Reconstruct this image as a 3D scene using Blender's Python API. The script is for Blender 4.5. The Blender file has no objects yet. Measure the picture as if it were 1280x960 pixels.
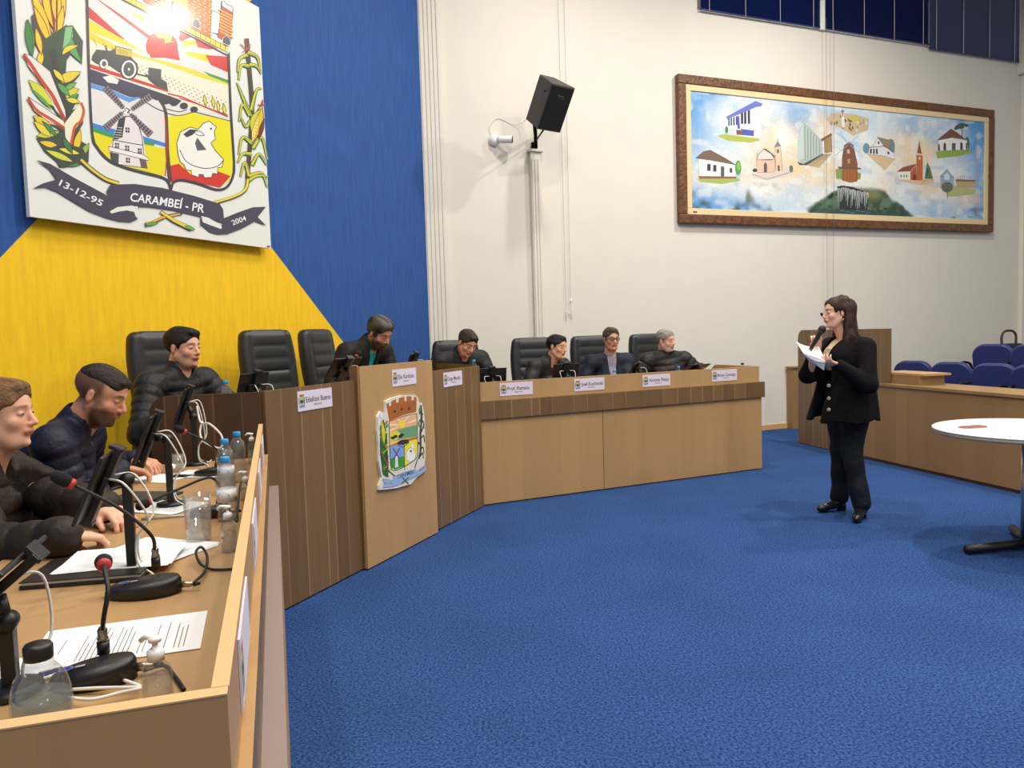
import bpy, bmesh, math, random
import numpy as np
from mathutils import Vector, Matrix, Euler
random.seed(7); np.random.seed(7)
SC = bpy.context.scene
COL = SC.collection
R = math.radians

# ------------------------------------------------------------------ camera
FPX, CAMH = 960.0, 1.42
_roll = math.atan(.03)
_pitch = math.atan(64*math.cos(_roll)/FPX)
FW = np.array([0, math.cos(_pitch), -math.sin(_pitch)])
_r0 = np.array([1.0, 0, 0]); _u0 = np.cross(_r0, FW)
RT = _r0*math.cos(_roll)-_u0*math.sin(_roll)
UP = _u0*math.cos(_roll)+_r0*math.sin(_roll)
CAM = np.array([0, 0, CAMH])
cam = bpy.data.cameras.new('camera'); camo = bpy.data.objects.new('camera', cam); COL.objects.link(camo)
cam.sensor_width = 36; cam.lens = 36*FPX/1280; cam.clip_start = .05
camo.matrix_world = Matrix(((RT[0], UP[0], -FW[0], 0), (RT[1], UP[1], -FW[1], 0), (RT[2], UP[2], -FW[2], CAMH), (0, 0, 0, 1)))
SC.camera = camo
SC.view_settings.view_transform = 'Standard'; SC.view_settings.look = 'None'
SC.view_settings.gamma = 1; SC.view_settings.use_curve_mapping = False
SC.view_settings.exposure = 0.0
SC.cycles.use_denoising = True
SC.cycles.max_bounces = 7; SC.cycles.transparent_max_bounces = 16
SC.cycles.caustics_reflective = False; SC.cycles.caustics_refractive = False
SC.cycles.sample_clamp_indirect = 6

# ------------------------------------------------------------------ light
W = bpy.data.worlds.new('world'); SC.world = W; W.use_nodes = True
W.node_tree.nodes['Background'].inputs[0].default_value = (1.0, .95, .88, 1)
W.node_tree.nodes['Background'].inputs[1].default_value = .44
LAMP_POWER = 100
LAMP_COLOR = (1.0, .945, .855)
LAMP_Z = 6.25
LAMP_SPOTS = [(.6, 1.6), (3.4, 1.6), (6.2, 1.6), (.6, 4.5), (3.4, 4.5), (6.4, 4.5), (1.2, 7.1), (4.43, 7.86),
              (-1.9, 1.6), (.6, -1.4), (3.4, -1.4)]
LAMP_GAIN = {(4.43, 7.86): 1.9, (3.4, 4.5): 1.5}      # the stronger lamps of the grid

# ------------------------------------------------------------------ geometry of the place, worked out from the photograph
def ray(x, y): return FW*FPX+RT*(x-640)-UP*(y-480)
def onz(x, y, z):
    r = ray(x, y); return CAM+r*((z-CAMH)/r[2])
def onwall(x, y, p0, hd):
    h = R(hd); n = np.array([math.cos(h), -math.sin(h), 0]); r = ray(x, y)
    return CAM+r*((n@(np.array([p0[0], p0[1], 0])-CAM))/(n@r))
def aty(x, y, Y):
    r = ray(x, y); return CAM+r*(Y/r[1])
def hdv(deg): return np.array([math.sin(R(deg)), math.cos(R(deg)), 0.0])
HM, HR_, HL, HW = 22.8, 65.0, -17.1, 68.0          # headings: middle dais, right dais, left dais, side wall
UM, UR, UL, UW = hdv(HM), hdv(HR_), hdv(HL), hdv(HW)
NM = np.array([-UM[1], UM[0], 0]); NR = np.array([-UR[1], UR[0], 0]); NL = np.array([-UL[1], UL[0], 0]); NW = np.array([-UW[1], UW[0], 0])
AM = np.array([-1.252, 3.874, 0]); GR = np.array([-.294, 6.253, 0]); AL = np.array([-.341, .87, 0])
WP = np.array([3.455, 10.354, 0]); KC = np.array([-.871, 8.607, 0])

# ------------------------------------------------------------------ helpers
def lin(c):
    return tuple(((v/255)/12.92 if v/255 <= .04045 else ((v/255+.055)/1.055)**2.4) for v in c[:3])
def tag(o, label=None, cat=None, group=None, kind=None):
    if label: o['label'] = label
    if cat: o['category'] = cat
    if group: o['group'] = group
    if kind: o['kind'] = kind
    return o
def empty(name, loc=(0, 0, 0), rz=0, label=None, cat=None, group=None):
    o = bpy.data.objects.new(name, None); COL.objects.link(o)
    o.location = Vector([float(v) for v in loc]); o.rotation_euler = (0, 0, rz)
    o.empty_display_size = .05
    return tag(o, label, cat, group)
def children(o): return [c for c in bpy.data.objects if c.parent == o]
def copy_tree(o, parent=None, loc=None, rz=None, label=None, kids=None):
    if kids is None:
        kids = {}
        for c in bpy.data.objects:
            if c.parent: kids.setdefault(c.parent.name, []).append(c)
    c = o.copy(); COL.objects.link(c)
    if parent: c.parent = parent
    if loc is not None: c.location = Vector([float(v) for v in loc])
    if rz is not None: c.rotation_euler[2] = rz
    if label: c['label'] = label
    for ch in kids.get(o.name, []): copy_tree(ch, c, kids=kids)
    return c
class MB:
    """collects shapes, builds ONE mesh object"""
    def __init__(s): s.v = []; s.f = []; s.m = []; s.s = []; s.T = None
    def add(s, vs, fs, mi=0, sm=False):
        b = len(s.v)
        for p in vs:
            p = Vector(p)
            if s.T is not None: p = s.T @ p
            s.v.append(tuple(p))
        for f in fs: s.f.append([b+i for i in f]); s.m.append(mi); s.s.append(sm)
        return s
    def box(s, c, d, rot=None, mi=0):
        vs = []
        for x in (-1, 1):
            for y in (-1, 1):
                for z in (-1, 1):
                    p = Vector((x*d[0]/2, y*d[1]/2, z*d[2]/2))
                    if rot is not None: p = rot @ p
                    vs.append(p+Vector(c))
        return s.add(vs, [(0, 1, 3, 2), (4, 6, 7, 5), (0, 4, 5, 1), (2, 3, 7, 6), (0, 2, 6, 4), (1, 5, 7, 3)], mi)
    def b2(s, x0, x1, y0, y1, z0, z1, mi=0): return s.box(((x0+x1)/2, (y0+y1)/2, (z0+z1)/2), (abs(x1-x0), abs(y1-y0), abs(z1-z0)), None, mi)
    def tube(s, path, r, n=10, mi=0, cap=True):
        P = [Vector([float(a) for a in p]) for p in path]
        rs = r if isinstance(r, (list, tuple)) else [r]*len(P)
        rings = []; prev = None
        for i, p in enumerate(P):
            t = (P[min(i+1, len(P)-1)]-P[max(i-1, 0)])
            if t.length < 1e-9: t = Vector((0, 0, 1))
            t.normalize()
            if prev is None:
                a = Vector((0, 0, 1)) if abs(t.z) < .9 else Vector((1, 0, 0))
                u = t.cross(a).normalized()
            else:
                u = (prev-t*prev.dot(t))
                u = u.normalized() if u.length > 1e-6 else t.orthogonal().normalized()
            prev = u; w = t.cross(u)
            rings.append([p+(u*math.cos(2*math.pi*k/n)+w*math.sin(2*math.pi*k/n))*rs[i] for k in range(n)])
        vs = [q for r_ in rings for q in r_]; fs = []
        for i in range(len(P)-1):
            for k in range(n):
                fs.append((i*n+k, i*n+(k+1) % n, (i+1)*n+(k+1) % n, (i+1)*n+k))
        if cap: fs.append(tuple(range(n))[::-1]); fs.append(tuple((len(P)-1)*n+k for k in range(n)))
        return s.add(vs, fs, mi, True)
    def lathe(s, prof, c=(0, 0, 0), n=24, mi=0, sm=True, axis=None):
        c = Vector([float(a) for a in c]); q = Matrix.Identity(3)
        if axis is not None: q = Vector((0, 0, 1)).rotation_difference(Vector(axis)).to_matrix()
        vs = []; fs = []
        for (r, z) in prof:
            for k in range(n): vs.append(q @ Vector((r*math.cos(2*math.pi*k/n), r*math.sin(2*math.pi*k/n), z))+c)
        for i in range(len(prof)-1):
            for k in range(n): fs.append((i*n+k, i*n+(k+1) % n, (i+1)*n+(k+1) % n, (i+1)*n+k))
        if prof[0][0] > 1e-6: fs.append(tuple(range(n))[::-1])
        if prof[-1][0] > 1e-6: fs.append(tuple((len(prof)-1)*n+k for k in range(n)))
        return s.add(vs, fs, mi, sm)
    def prism(s, poly, z0, z1, mi=0):
        n = len(poly); vs = [(p[0], p[1], z0) for p in poly]+[(p[0], p[1], z1) for p in poly]
        fs = [tuple(range(n))[::-1], tuple(range(n, 2*n))]+[(i, (i+1) % n, n+(i+1) % n, n+i) for i in range(n)]
        return s.add(vs, fs, mi)
    def sphere(s, c, r, n=16, mi=0):
        if not isinstance(r, (tuple, list)): r = (r, r, r)
        vs = []; m = n//2
        for i in range(m+1):
            th = math.pi*i/m
            for k in range(n): vs.append((c[0]+r[0]*math.sin(th)*math.cos(2*math.pi*k/n), c[1]+r[1]*math.sin(th)*math.sin(2*math.pi*k/n), c[2]-r[2]*math.cos(th)))
        fs = [(i*n+k, i*n+(k+1) % n, (i+1)*n+(k+1) % n, (i+1)*n+k) for i in range(m) for k in range(n)]
        return s.add(vs, fs, mi, True)
    def build(s, name, mats, parent=None, loc=None, rz=None, bevel=0, solid=0, seg=2):
        me = bpy.data.meshes.new(name); me.from_pydata(s.v, [], s.f)
        if not isinstance(mats, (list, tuple)): mats = [mats]
        for m in mats: me.materials.append(m)
        me.polygons.foreach_set('material_index', s.m); me.polygons.foreach_set('use_smooth', s.s)
        bm = bmesh.new(); bm.from_mesh(me); bmesh.ops.recalc_face_normals(bm, faces=bm.faces); bm.to_mesh(me); bm.free()
        me.update()
        o = bpy.data.objects.new(name, me); COL.objects.link(o)
        if parent: o.parent = parent
        if loc is not None: o.location = Vector([float(v) for v in loc])
        if rz is not None: o.rotation_euler[2] = rz
        if bevel:
            b = o.modifiers.new('bevel', 'BEVEL'); b.width = bevel; b.segments = seg; b.limit_method = 'ANGLE'; b.angle_limit = R(40)
        return o
def smoothpath(pts, n=8):
    P = [np.array([float(a) for a in p]) for p in pts]; P = [2*P[0]-P[1]]+P+[2*P[-1]-P[-2]]; out = []
    for i in range(1, len(P)-2):
        for k in range(n):
            t = k/n
            out.append(.5*((2*P[i])+(-P[i-1]+P[i+1])*t+(2*P[i-1]-5*P[i]+4*P[i+1]-P[i+2])*t*t+(-P[i-1]+3*P[i]-3*P[i+1]+P[i+2])*t**3))
    out.append(P[-2]); return out
def rrect(w, h, r, n=6, cx=0, cy=0):
    out = []
    for (sx, sy, a0) in ((1, 1, 0), (-1, 1, 90), (-1, -1, 180), (1, -1, 270)):
        for k in range(n+1):
            a = R(a0+90*k/n); out.append((cx+sx*(w/2-r)+r*math.cos(a), cy+sy*(h/2-r)+r*math.sin(a)))
    return out

# ------------------------------------------------------------------ materials
def mat(name, col, rough=.6, metal=0, spec=.5, bump=None, noise=None, coat=0, sheen=0, trans=None):
    m = bpy.data.materials.new(name); m.use_nodes = True; nt = m.node_tree; b = nt.nodes['Principled BSDF']
    b.inputs['Base Color'].default_value = (*lin(col), 1); b.inputs['Roughness'].default_value = rough
    b.inputs['Metallic'].default_value = metal; b.inputs['Specular IOR Level'].default_value = spec
    b.inputs['Coat Weight'].default_value = coat
    if sheen: b.inputs['Sheen Weight'].default_value = sheen
    if noise or bump:
        tc = nt.nodes.new('ShaderNodeTexCoord')
    if noise:
        sc, amt = noise[0], noise[1]; st = noise[2] if len(noise) > 2 else (1, 1, 1)
        mp = nt.nodes.new('ShaderNodeMapping'); mp.inputs['Scale'].default_value = st
        nz = nt.nodes.new('ShaderNodeTexNoise'); nz.inputs['Scale'].default_value = sc; nz.inputs['Detail'].default_value = 4
        nt.links.new(tc.outputs['Object'], mp.inputs[0]); nt.links.new(mp.outputs[0], nz.inputs['Vector'])
        mr = nt.nodes.new('ShaderNodeMapRange'); mr.inputs[1].default_value = .3; mr.inputs[2].default_value = .7
        mr.inputs[3].default_value = 1-amt; mr.inputs[4].default_value = 1+amt
        nt.links.new(nz.outputs[0], mr.inputs[0])
        mx = nt.nodes.new('ShaderNodeMix'); mx.data_type = 'RGBA'; mx.blend_type = 'MULTIPLY'; mx.inputs[0].default_value = 1
        mx.inputs[6].default_value = (*lin(col), 1)
        nt.links.new(mr.outputs[0], mx.inputs[7]); nt.links.new(mx.outputs[2], b.inputs['Base Color'])
    if bump:
        sc, st, dist = bump[0], bump[1], bump[2]; sv = bump[3] if len(bump) > 3 else (1, 1, 1)
        mp = nt.nodes.new('ShaderNodeMapping'); mp.inputs['Scale'].default_value = sv
        nz = nt.nodes.new('ShaderNodeTexNoise'); nz.inputs['Scale'].default_value = sc; nz.inputs['Detail'].default_value = 3
        nt.links.new(tc.outputs['Object'], mp.inputs[0]); nt.links.new(mp.outputs[0], nz.inputs['Vector'])
        bp = nt.nodes.new('ShaderNodeBump'); bp.inputs['Strength'].default_value = st; bp.inputs['Distance'].default_value = dist
        nt.links.new(nz.outputs[0], bp.inputs['Height']); nt.links.new(bp.outputs[0], b.inputs['Normal'])
    return m
def wood(name, base, var, seam, grain=.10, plank=.17, planks=1.0, seamamt=0.0, rough=.42):
    """vertical-grain laminate: local X runs along the board, Z is up"""
    m = bpy.data.materials.new(name); m.use_nodes = True; nt = m.node_tree; b = nt.nodes['Principled BSDF']; L = nt.links.new
    b.inputs['Roughness'].default_value = rough
    tc = nt.nodes.new('ShaderNodeTexCoord'); sp = nt.nodes.new('ShaderNodeSeparateXYZ'); L(tc.outputs['Object'], sp.inputs[0])
    ad = nt.nodes.new('ShaderNodeMath'); ad.operation = 'ADD'; L(sp.outputs[0], ad.inputs[0]); L(sp.outputs[1], ad.inputs[1])
    # irregular plank index
    n0 = nt.nodes.new('ShaderNodeTexVoronoi'); n0.voronoi_dimensions = '1D'; n0.inputs['Scale'].default_value = 1/plank
    L(ad.outputs[0], n0.inputs['W'])
    n1 = nt.nodes.new('ShaderNodeTexVoronoi'); n1.voronoi_dimensions = '1D'; n1.feature = 'DISTANCE_TO_EDGE'; n1.inputs['Scale'].default_value = 1/plank
    L(ad.outputs[0], n1.inputs['W'])
    cb = nt.nodes.new('ShaderNodeCombineXYZ'); L(ad.outputs[0], cb.inputs[0])
    mz = nt.nodes.new('ShaderNodeMath'); mz.operation = 'MULTIPLY'; mz.inputs[1].default_value = .05; L(sp.outputs[2], mz.inputs[0]); L(mz.outputs[0], cb.inputs[2])
    g = nt.nodes.new('ShaderNodeTexNoise'); g.inputs['Scale'].default_value = 38; g.inputs['Detail'].default_value = 5; L(cb.outputs[0], g.inputs['Vector'])
    g2 = nt.nodes.new('ShaderNodeTexNoise'); g2.inputs['Scale'].default_value = 7; g2.inputs['Detail'].default_value = 3; L(cb.outputs[0], g2.inputs['Vector'])
    sr = nt.nodes.new('ShaderNodeSeparateColor'); L(n0.outputs['Color'], sr.inputs[0])
    def mm(op, a, c):
        k = nt.nodes.new('ShaderNodeMath'); k.operation = op
        for i, q in ((0, a), (1, c)):
            if isinstance(q, (int, float)): k.inputs[i].default_value = q
            else: L(q, k.inputs[i])
        return k.outputs[0]
    f = mm('ADD', mm('MULTIPLY', sr.outputs[0], .55*planks), mm('ADD', mm('MULTIPLY', g.outputs[0], grain*4), mm('MULTIPLY', g2.outputs[0], .6)))
    f = mm('SUBTRACT', f, grain*2+.3-.22*(1-planks))
    mx = nt.nodes.new('ShaderNodeMix'); mx.data_type = 'RGBA'; mx.clamp_factor = True
    L(f, mx.inputs[0]); mx.inputs[6].default_value = (*lin(base), 1); mx.inputs[7].default_value = (*lin(var), 1)
    out = mx.outputs[2]
    if seamamt:
        lt = mm('LESS_THAN', n1.outputs['Distance'], .035)
        sel = mm('MULTIPLY', mm('MULTIPLY', lt, mm('GREATER_THAN', sr.outputs[1], .35)), seamamt)
        m2 = nt.nodes.new('ShaderNodeMix'); m2.data_type = 'RGBA'; L(sel, m2.inputs[0]); L(out, m2.inputs[6]); m2.inputs[7].default_value = (*lin(seam), 1)
        out = m2.outputs[2]
    L(out, b.inputs['Base Color'])
    return m
def vcol(name, rough=.6, spec=.4, sub=0, bump=0, coat=0):
    m = bpy.data.materials.new(name); m.use_nodes = True; nt = m.node_tree; b = nt.nodes['Principled BSDF']
    a = nt.nodes.new('ShaderNodeAttribute'); a.attribute_name = 'Col'; nt.links.new(a.outputs['Color'], b.inputs['Base Color'])
    b.inputs['Roughness'].default_value = rough; b.inputs['Specular IOR Level'].default_value = spec
    b.inputs['Coat Weight'].default_value = coat; b.inputs['Coat Roughness'].default_value = .10
    if bump:
        tc = nt.nodes.new('ShaderNodeTexCoord'); nz = nt.nodes.new('ShaderNodeTexNoise'); nz.inputs['Scale'].default_value = bump; nz.inputs['Detail'].default_value = 4
        bp = nt.nodes.new('ShaderNodeBump'); bp.inputs['Strength'].default_value = .9; bp.inputs['Distance'].default_value = .006
        nt.links.new(tc.outputs['Object'], nz.inputs['Vector']); nt.links.new(nz.outputs[0], bp.inputs['Height']); nt.links.new(bp.outputs[0], b.inputs['Normal'])
    if sub:
        b.inputs['Subsurface Weight'].default_value = sub; b.inputs['Subsurface Radius'].default_value = (.012, .005, .003); b.inputs['Subsurface Scale'].default_value = 1
    return m
def clear(name, tint=(235, 240, 242), fres=.5, alpha=.9, rough=.03):
    m = bpy.data.materials.new(name); m.use_nodes = True; nt = m.node_tree; L = nt.links.new
    for n in list(nt.nodes): nt.nodes.remove(n)
    o = nt.nodes.new('ShaderNodeOutputMaterial'); t = nt.nodes.new('ShaderNodeBsdfTransparent'); t.inputs[0].default_value = (*lin(tint), 1)
    d = nt.nodes.new('ShaderNodeBsdfDiffuse'); d.inputs[0].default_value = (.75, .78, .8, 1)
    g = nt.nodes.new('ShaderNodeBsdfGlossy'); g.inputs['Roughness'].default_value = rough
    lw = nt.nodes.new('ShaderNodeLayerWeight'); lw.inputs[0].default_value = .35
    mr = nt.nodes.new('ShaderNodeMapRange'); mr.inputs[3].default_value = .05; mr.inputs[4].default_value = fres
    L(lw.outputs['Facing'], mr.inputs[0])
    m1 = nt.nodes.new('ShaderNodeMixShader'); m1.inputs[0].default_value = 1-alpha; L(t.outputs[0], m1.inputs[1]); L(d.outputs[0], m1.inputs[2])
    m2 = nt.nodes.new('ShaderNodeMixShader'); L(mr.outputs[0], m2.inputs[0]); L(m1.outputs[0], m2.inputs[1]); L(g.outputs[0], m2.inputs[2])
    L(m2.outputs[0], o.inputs[0]); return m
# ------------------------------------------------------------------ signed-distance modelling for bodies, clothes, hair
def _R(e): return np.array(Euler([R(a) for a in e]).to_matrix())
class SDF:
    def __init__(s, lo, hi, vox):
        s.lo = np.array(lo, float); s.vox = vox
        n = np.ceil((np.array(hi)-s.lo)/vox).astype(int)+1
        s.n = n; s.f = np.full(n, .08, np.float32)
        s.ax = [s.lo[i]+vox*np.arange(n[i]) for i in range(3)]
        s.M = None                      # optional (Rot, origin): primitives given in a turned frame
    def frame(s, Rm=None, o=(0, 0, 0)): s.M = None if Rm is None else (np.array(Rm), np.array(o, float)); return s
    def _sub(s, lo, hi):
        i0 = np.clip(np.floor((lo-s.lo)/s.vox).astype(int), 0, s.n-1); i1 = np.clip(np.ceil((hi-s.lo)/s.vox).astype(int)+1, 1, s.n)
        if np.any(i1 <= i0): return None, None
        g = np.stack(np.meshgrid(*[s.ax[k][i0[k]:i1[k]] for k in range(3)], indexing='ij'), -1)
        return (slice(i0[0], i1[0]), slice(i0[1], i1[1]), slice(i0[2], i1[2])), g
    def _put(s, sl, d, k, mode):
        a = s.f[sl]
        if mode == 'add':
            h = np.maximum(k-np.abs(a-d), 0)/max(k, 1e-6); s.f[sl] = np.minimum(a, d)-h*h*k*.25
        elif mode == 'sub':
            d = -d; h = np.maximum(k-np.abs(a-d), 0)/max(k, 1e-6); s.f[sl] = np.maximum(a, d)+h*h*k*.25
        elif mode == 'and':
            s.f[sl] = np.maximum(a, d)
    def _box(s, pts, m):
        P = np.array(pts)
        if s.M: P = P@s.M[0].T+s.M[1]
        return P.min(0)-m, P.max(0)+m
    def _loc(s, g): return (g-s.M[1])@s.M[0] if s.M else g
    def ell(s, c, r, k=.01, rot=None, mode='add'):
        c = np.array(c, float); r = np.array(r, float); mx = r.max()+k+2*s.vox
        lo, hi = s._box([c], mx); sl, g = s._sub(lo, hi)
        if sl is None: return s
        q = s._loc(g)-c
        if rot is not None: q = q@_R(rot)
        k0 = np.linalg.norm(q/r, axis=-1); k1 = np.linalg.norm(q/(r*r), axis=-1)+1e-9
        s._put(sl, (k0*(k0-1)/k1).astype(np.float32), k, mode); return s
    def cap(s, a, b, ra, rb=None, k=.01, mode='add', ridge=None, flat=None):
        a = np.array(a, float); b = np.array(b, float); rb = ra if rb is None else rb
        m = max(ra, rb)*(1.0 if flat is None else 1/min(1, flat[1]))+k+2*s.vox
        lo, hi = s._box([a, b], m); sl, g = s._sub(lo, hi)
        if sl is None: return s
        q = s._loc(g)-a; ab = b-a; L2 = ab@ab+1e-12; t = np.clip(q@ab/L2, 0, 1)
        w = q-t[..., None]*ab
        if flat is not None:
            fd = np.array(flat[0], float); fd /= np.linalg.norm(fd); w = w+((flat[1]-1)*(w@fd))[..., None]*fd
        d = np.linalg.norm(w, axis=-1)-(ra+(rb-ra)*t)
        if ridge: d = d-ridge[0]*(np.abs(np.sin(math.pi*(t*math.sqrt(L2)/ridge[1]+(ridge[2] if len(ridge) > 2 else 0))))**.6-.5)
        s._put(sl, d.astype(np.float32), k, mode); return s
    def box(s, c, h, r=.01, k=.01, rot=None, mode='add', fn=None):
        c = np.array(c, float); h = np.array(h, float); lo, hi = s._box([c], np.linalg.norm(h)+k+2*s.vox); sl, g = s._sub(lo, hi)
        if sl is None: return s
        q = s._loc(g)-c
        if rot is not None: q = q@_R(rot)
        if fn is not None: q = fn(q)
        e = np.abs(q)-(h-r); d = np.linalg.norm(np.maximum(e, 0), axis=-1)+np.minimum(e.max(-1), 0)-r
        s._put(sl, d.astype(np.float32), k, mode); return s
    def warp(s, fn):                    # add a displacement field to the distance
        g = np.stack(np.meshgrid(*s.ax, indexing='ij'), -1)
        near = np.abs(s.f) < .04
        s.f[near] += fn(g[near]).astype(np.float32); return s
    def mesh(s):
        f = s.f.copy(); f[0] = f[-1] = .05; f[:, 0] = f[:, -1] = .05; f[:, :, 0] = f[:, :, -1] = .05
        ins = f < 0
        n = np.array(f.shape)-1
        cnt = np.zeros(n, np.int8)
        for dx in (0, 1):
            for dy in (0, 1):
                for dz in (0, 1): cnt += ins[dx:n[0]+dx, dy:n[1]+dy, dz:n[2]+dz]
        act = (cnt > 0) & (cnt < 8)
        idx = np.full(n, -1, np.int64); cells = np.argwhere(act); idx[act] = np.arange(len(cells))
        acc = np.zeros((len(cells), 3)); num = np.zeros(len(cells)); off = [(a, b, c) for a in (0, 1) for b in (0, 1) for c in (0, 1)]
        V = {o: f[cells[:, 0]+o[0], cells[:, 1]+o[1], cells[:, 2]+o[2]] for o in off}
        for a in off:
            for ax in range(3):
                if a[ax]: continue
                b = tuple(1 if i == ax else a[i] for i in range(3)); fa, fb = V[a], V[b]
                x = (fa < 0) != (fb < 0); t = np.where(x, fa/np.where(np.abs(fa-fb) < 1e-9, 1, fa-fb), 0)
                p = np.array(a, float)[None]+t[:, None]*(np.array(b)-np.array(a))[None]
                acc += np.where(x[:, None], p, 0); num += x
        vs = (cells+acc/np.maximum(num, 1)[:, None])*s.vox+s.lo
        F = []
        for ax in range(3):
            sl0 = [slice(None)]*3; sl1 = [slice(None)]*3; sl0[ax] = slice(0, -1); sl1[ax] = slice(1, None)
            A, B = ins[tuple(sl0)], ins[tuple(sl1)]; e = np.argwhere(A != B)
            o1, o2 = [(i) for i in range(3) if i != ax]
            e = e[(e[:, o1] > 0) & (e[:, o2] > 0) & (e[:, o1] < n[o1]) & (e[:, o2] < n[o2])]
            def at(d1, d2):
                q = e.copy(); q[:, o1] -= d1; q[:, o2] -= d2; return idx[q[:, 0], q[:, 1], q[:, 2]]
            q = np.stack([at(1, 1), at(0, 1), at(0, 0), at(1, 0)], 1)
            flip = A[e[:, 0], e[:, 1], e[:, 2]] == (ax == 1)
            q[flip] = q[flip][:, ::-1]; F.append(q)
        return vs, np.concatenate(F)
    def build(s, name, mt, parent=None, origin=(0, 0, 0), color=None, keep=None, smooth=2):
        vs, fs = s.mesh()
        if not len(vs): return None
        # light Laplacian relax
        for _ in range(smooth):
            a = np.zeros_like(vs); c = np.zeros(len(vs))
            for i in range(4):
                j = (i+1) % 4; np.add.at(a, fs[:, i], vs[fs[:, j]]); np.add.at(a, fs[:, j], vs[fs[:, i]]); np.add.at(c, fs[:, i], 1); np.add.at(c, fs[:, j], 1)
            vs = vs*.5+.5*a/np.maximum(c, 1)[:, None]
        me = bpy.data.meshes.new(name); me.vertices.add(len(vs)); me.vertices.foreach_set('co', (vs-np.array(origin)).astype(np.float32).ravel())
        me.loops.add(fs.size); me.loops.foreach_set('vertex_index', fs.astype(np.int32).ravel())
        me.polygons.add(len(fs)); me.polygons.foreach_set('loop_start', np.arange(0, fs.size, 4, dtype=np.int32)); me.polygons.foreach_set('loop_total', np.full(len(fs), 4, np.int32))
        me.update(calc_edges=True); me.validate()
        me.polygons.foreach_set('use_smooth', [True]*len(me.polygons)); me.materials.append(mt)
        if color is not None:
            c = color(vs); at = me.color_attributes.new('Col', 'FLOAT_COLOR', 'POINT')
            at.data.foreach_set('color', np.concatenate([c, np.ones((len(vs), 1))], 1).astype(np.float32).ravel())
        o = bpy.data.objects.new(name, me); COL.objects.link(o)
        if parent: o.parent = parent
        return o
def nrm(v): v = np.array(v, float); return v/np.linalg.norm(v)
def smst(x, a, b): t = np.clip((x-a)/(b-a), 0, 1); return t*t*(3-2*t)

# head frame: +Y the face looks, +X the person's right hand side (screen right when the face looks away), +Z crown, origin between the ears; metres
def head_sdf(S, Rm, o, w=1.0, nose=1.0, jaw=1.0, full=0.0):
    S.frame(Rm, o)
    S.ell((0, -.018, .040), (.074*w, .093, .078), .01)
    S.ell((0, .022, .030), (.066*w, .066, .066), .02)             # forehead
    S.ell((0, .030, -.030), (.056*w+full*.006, .058, .066), .02)    # mid face
    S.ell((0, .040, -.082), ((.034+full*.012)*w*jaw, .038, .030), .028)   # chin
    for s in (-1, 1):
        S.cap((s*.050*w, -.002, -.042), (s*.028*w*jaw, .045, -.088), .016+full*.006, .014+full*.005, .025)  # jaw line
        S.ell((s*.038*w, .060, -.022), (.020, .018, .017), .02)      # cheekbone
        S.cap((s*.010, .084, .026), (s*.040*w, .072, .024), .008, .007, .010)  # brow
        S.ell((s*.031, .094, .006), (.0150, .012, .0105), .010, mode='sub')
        S.ell((s*.031, .0735, .004), (.0125, .0125, .0115), .003)                   # eyeball under the lid
        S.cap((s*.042, .0770, .0085), (s*.022, .0825, .0095), .0035, .0035, .003)   # upper lid fold
        # ear
        S.ell((s*.075*w, -.006, -.004), (.008, .016, .028), .007, rot=(0, 0, -s*14))
        S.ell((s*.084*w, -.001, .002), (.005, .008, .014), .003, rot=(0, 0, -s*14), mode='sub')
    S.cap((0, .084, .014), (0, .106*1, -.026), .0075*nose, .0105*nose, .010)
    for s in (-1, 1): S.ell((s*.0105*nose, .094, -.030), (.0075, .010, .0075), .005)
    S.ell((0, .088, -.052), (.021, .010, .012), .012)             # muzzle
    S.cap((-.019, .0885, -.0530), (.019, .0885, -.0530), .0034, .0034, .004)
    S.cap((-.006, .0935, -.0522), (.006, .0935, -.0522), .0040, .0040, .008)
    S.cap((-.014, .0880, -.0615), (.014, .0880, -.0615), .0048, .0048, .004)
    S.cap((-.025, .0930, -.0572), (.025, .0930, -.0572), .0016, .0016, .002, mode='sub')
    S.ell((0, .076, -.092), (.016, .014, .013), .012)             # chin boss
    S.frame()
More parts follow.
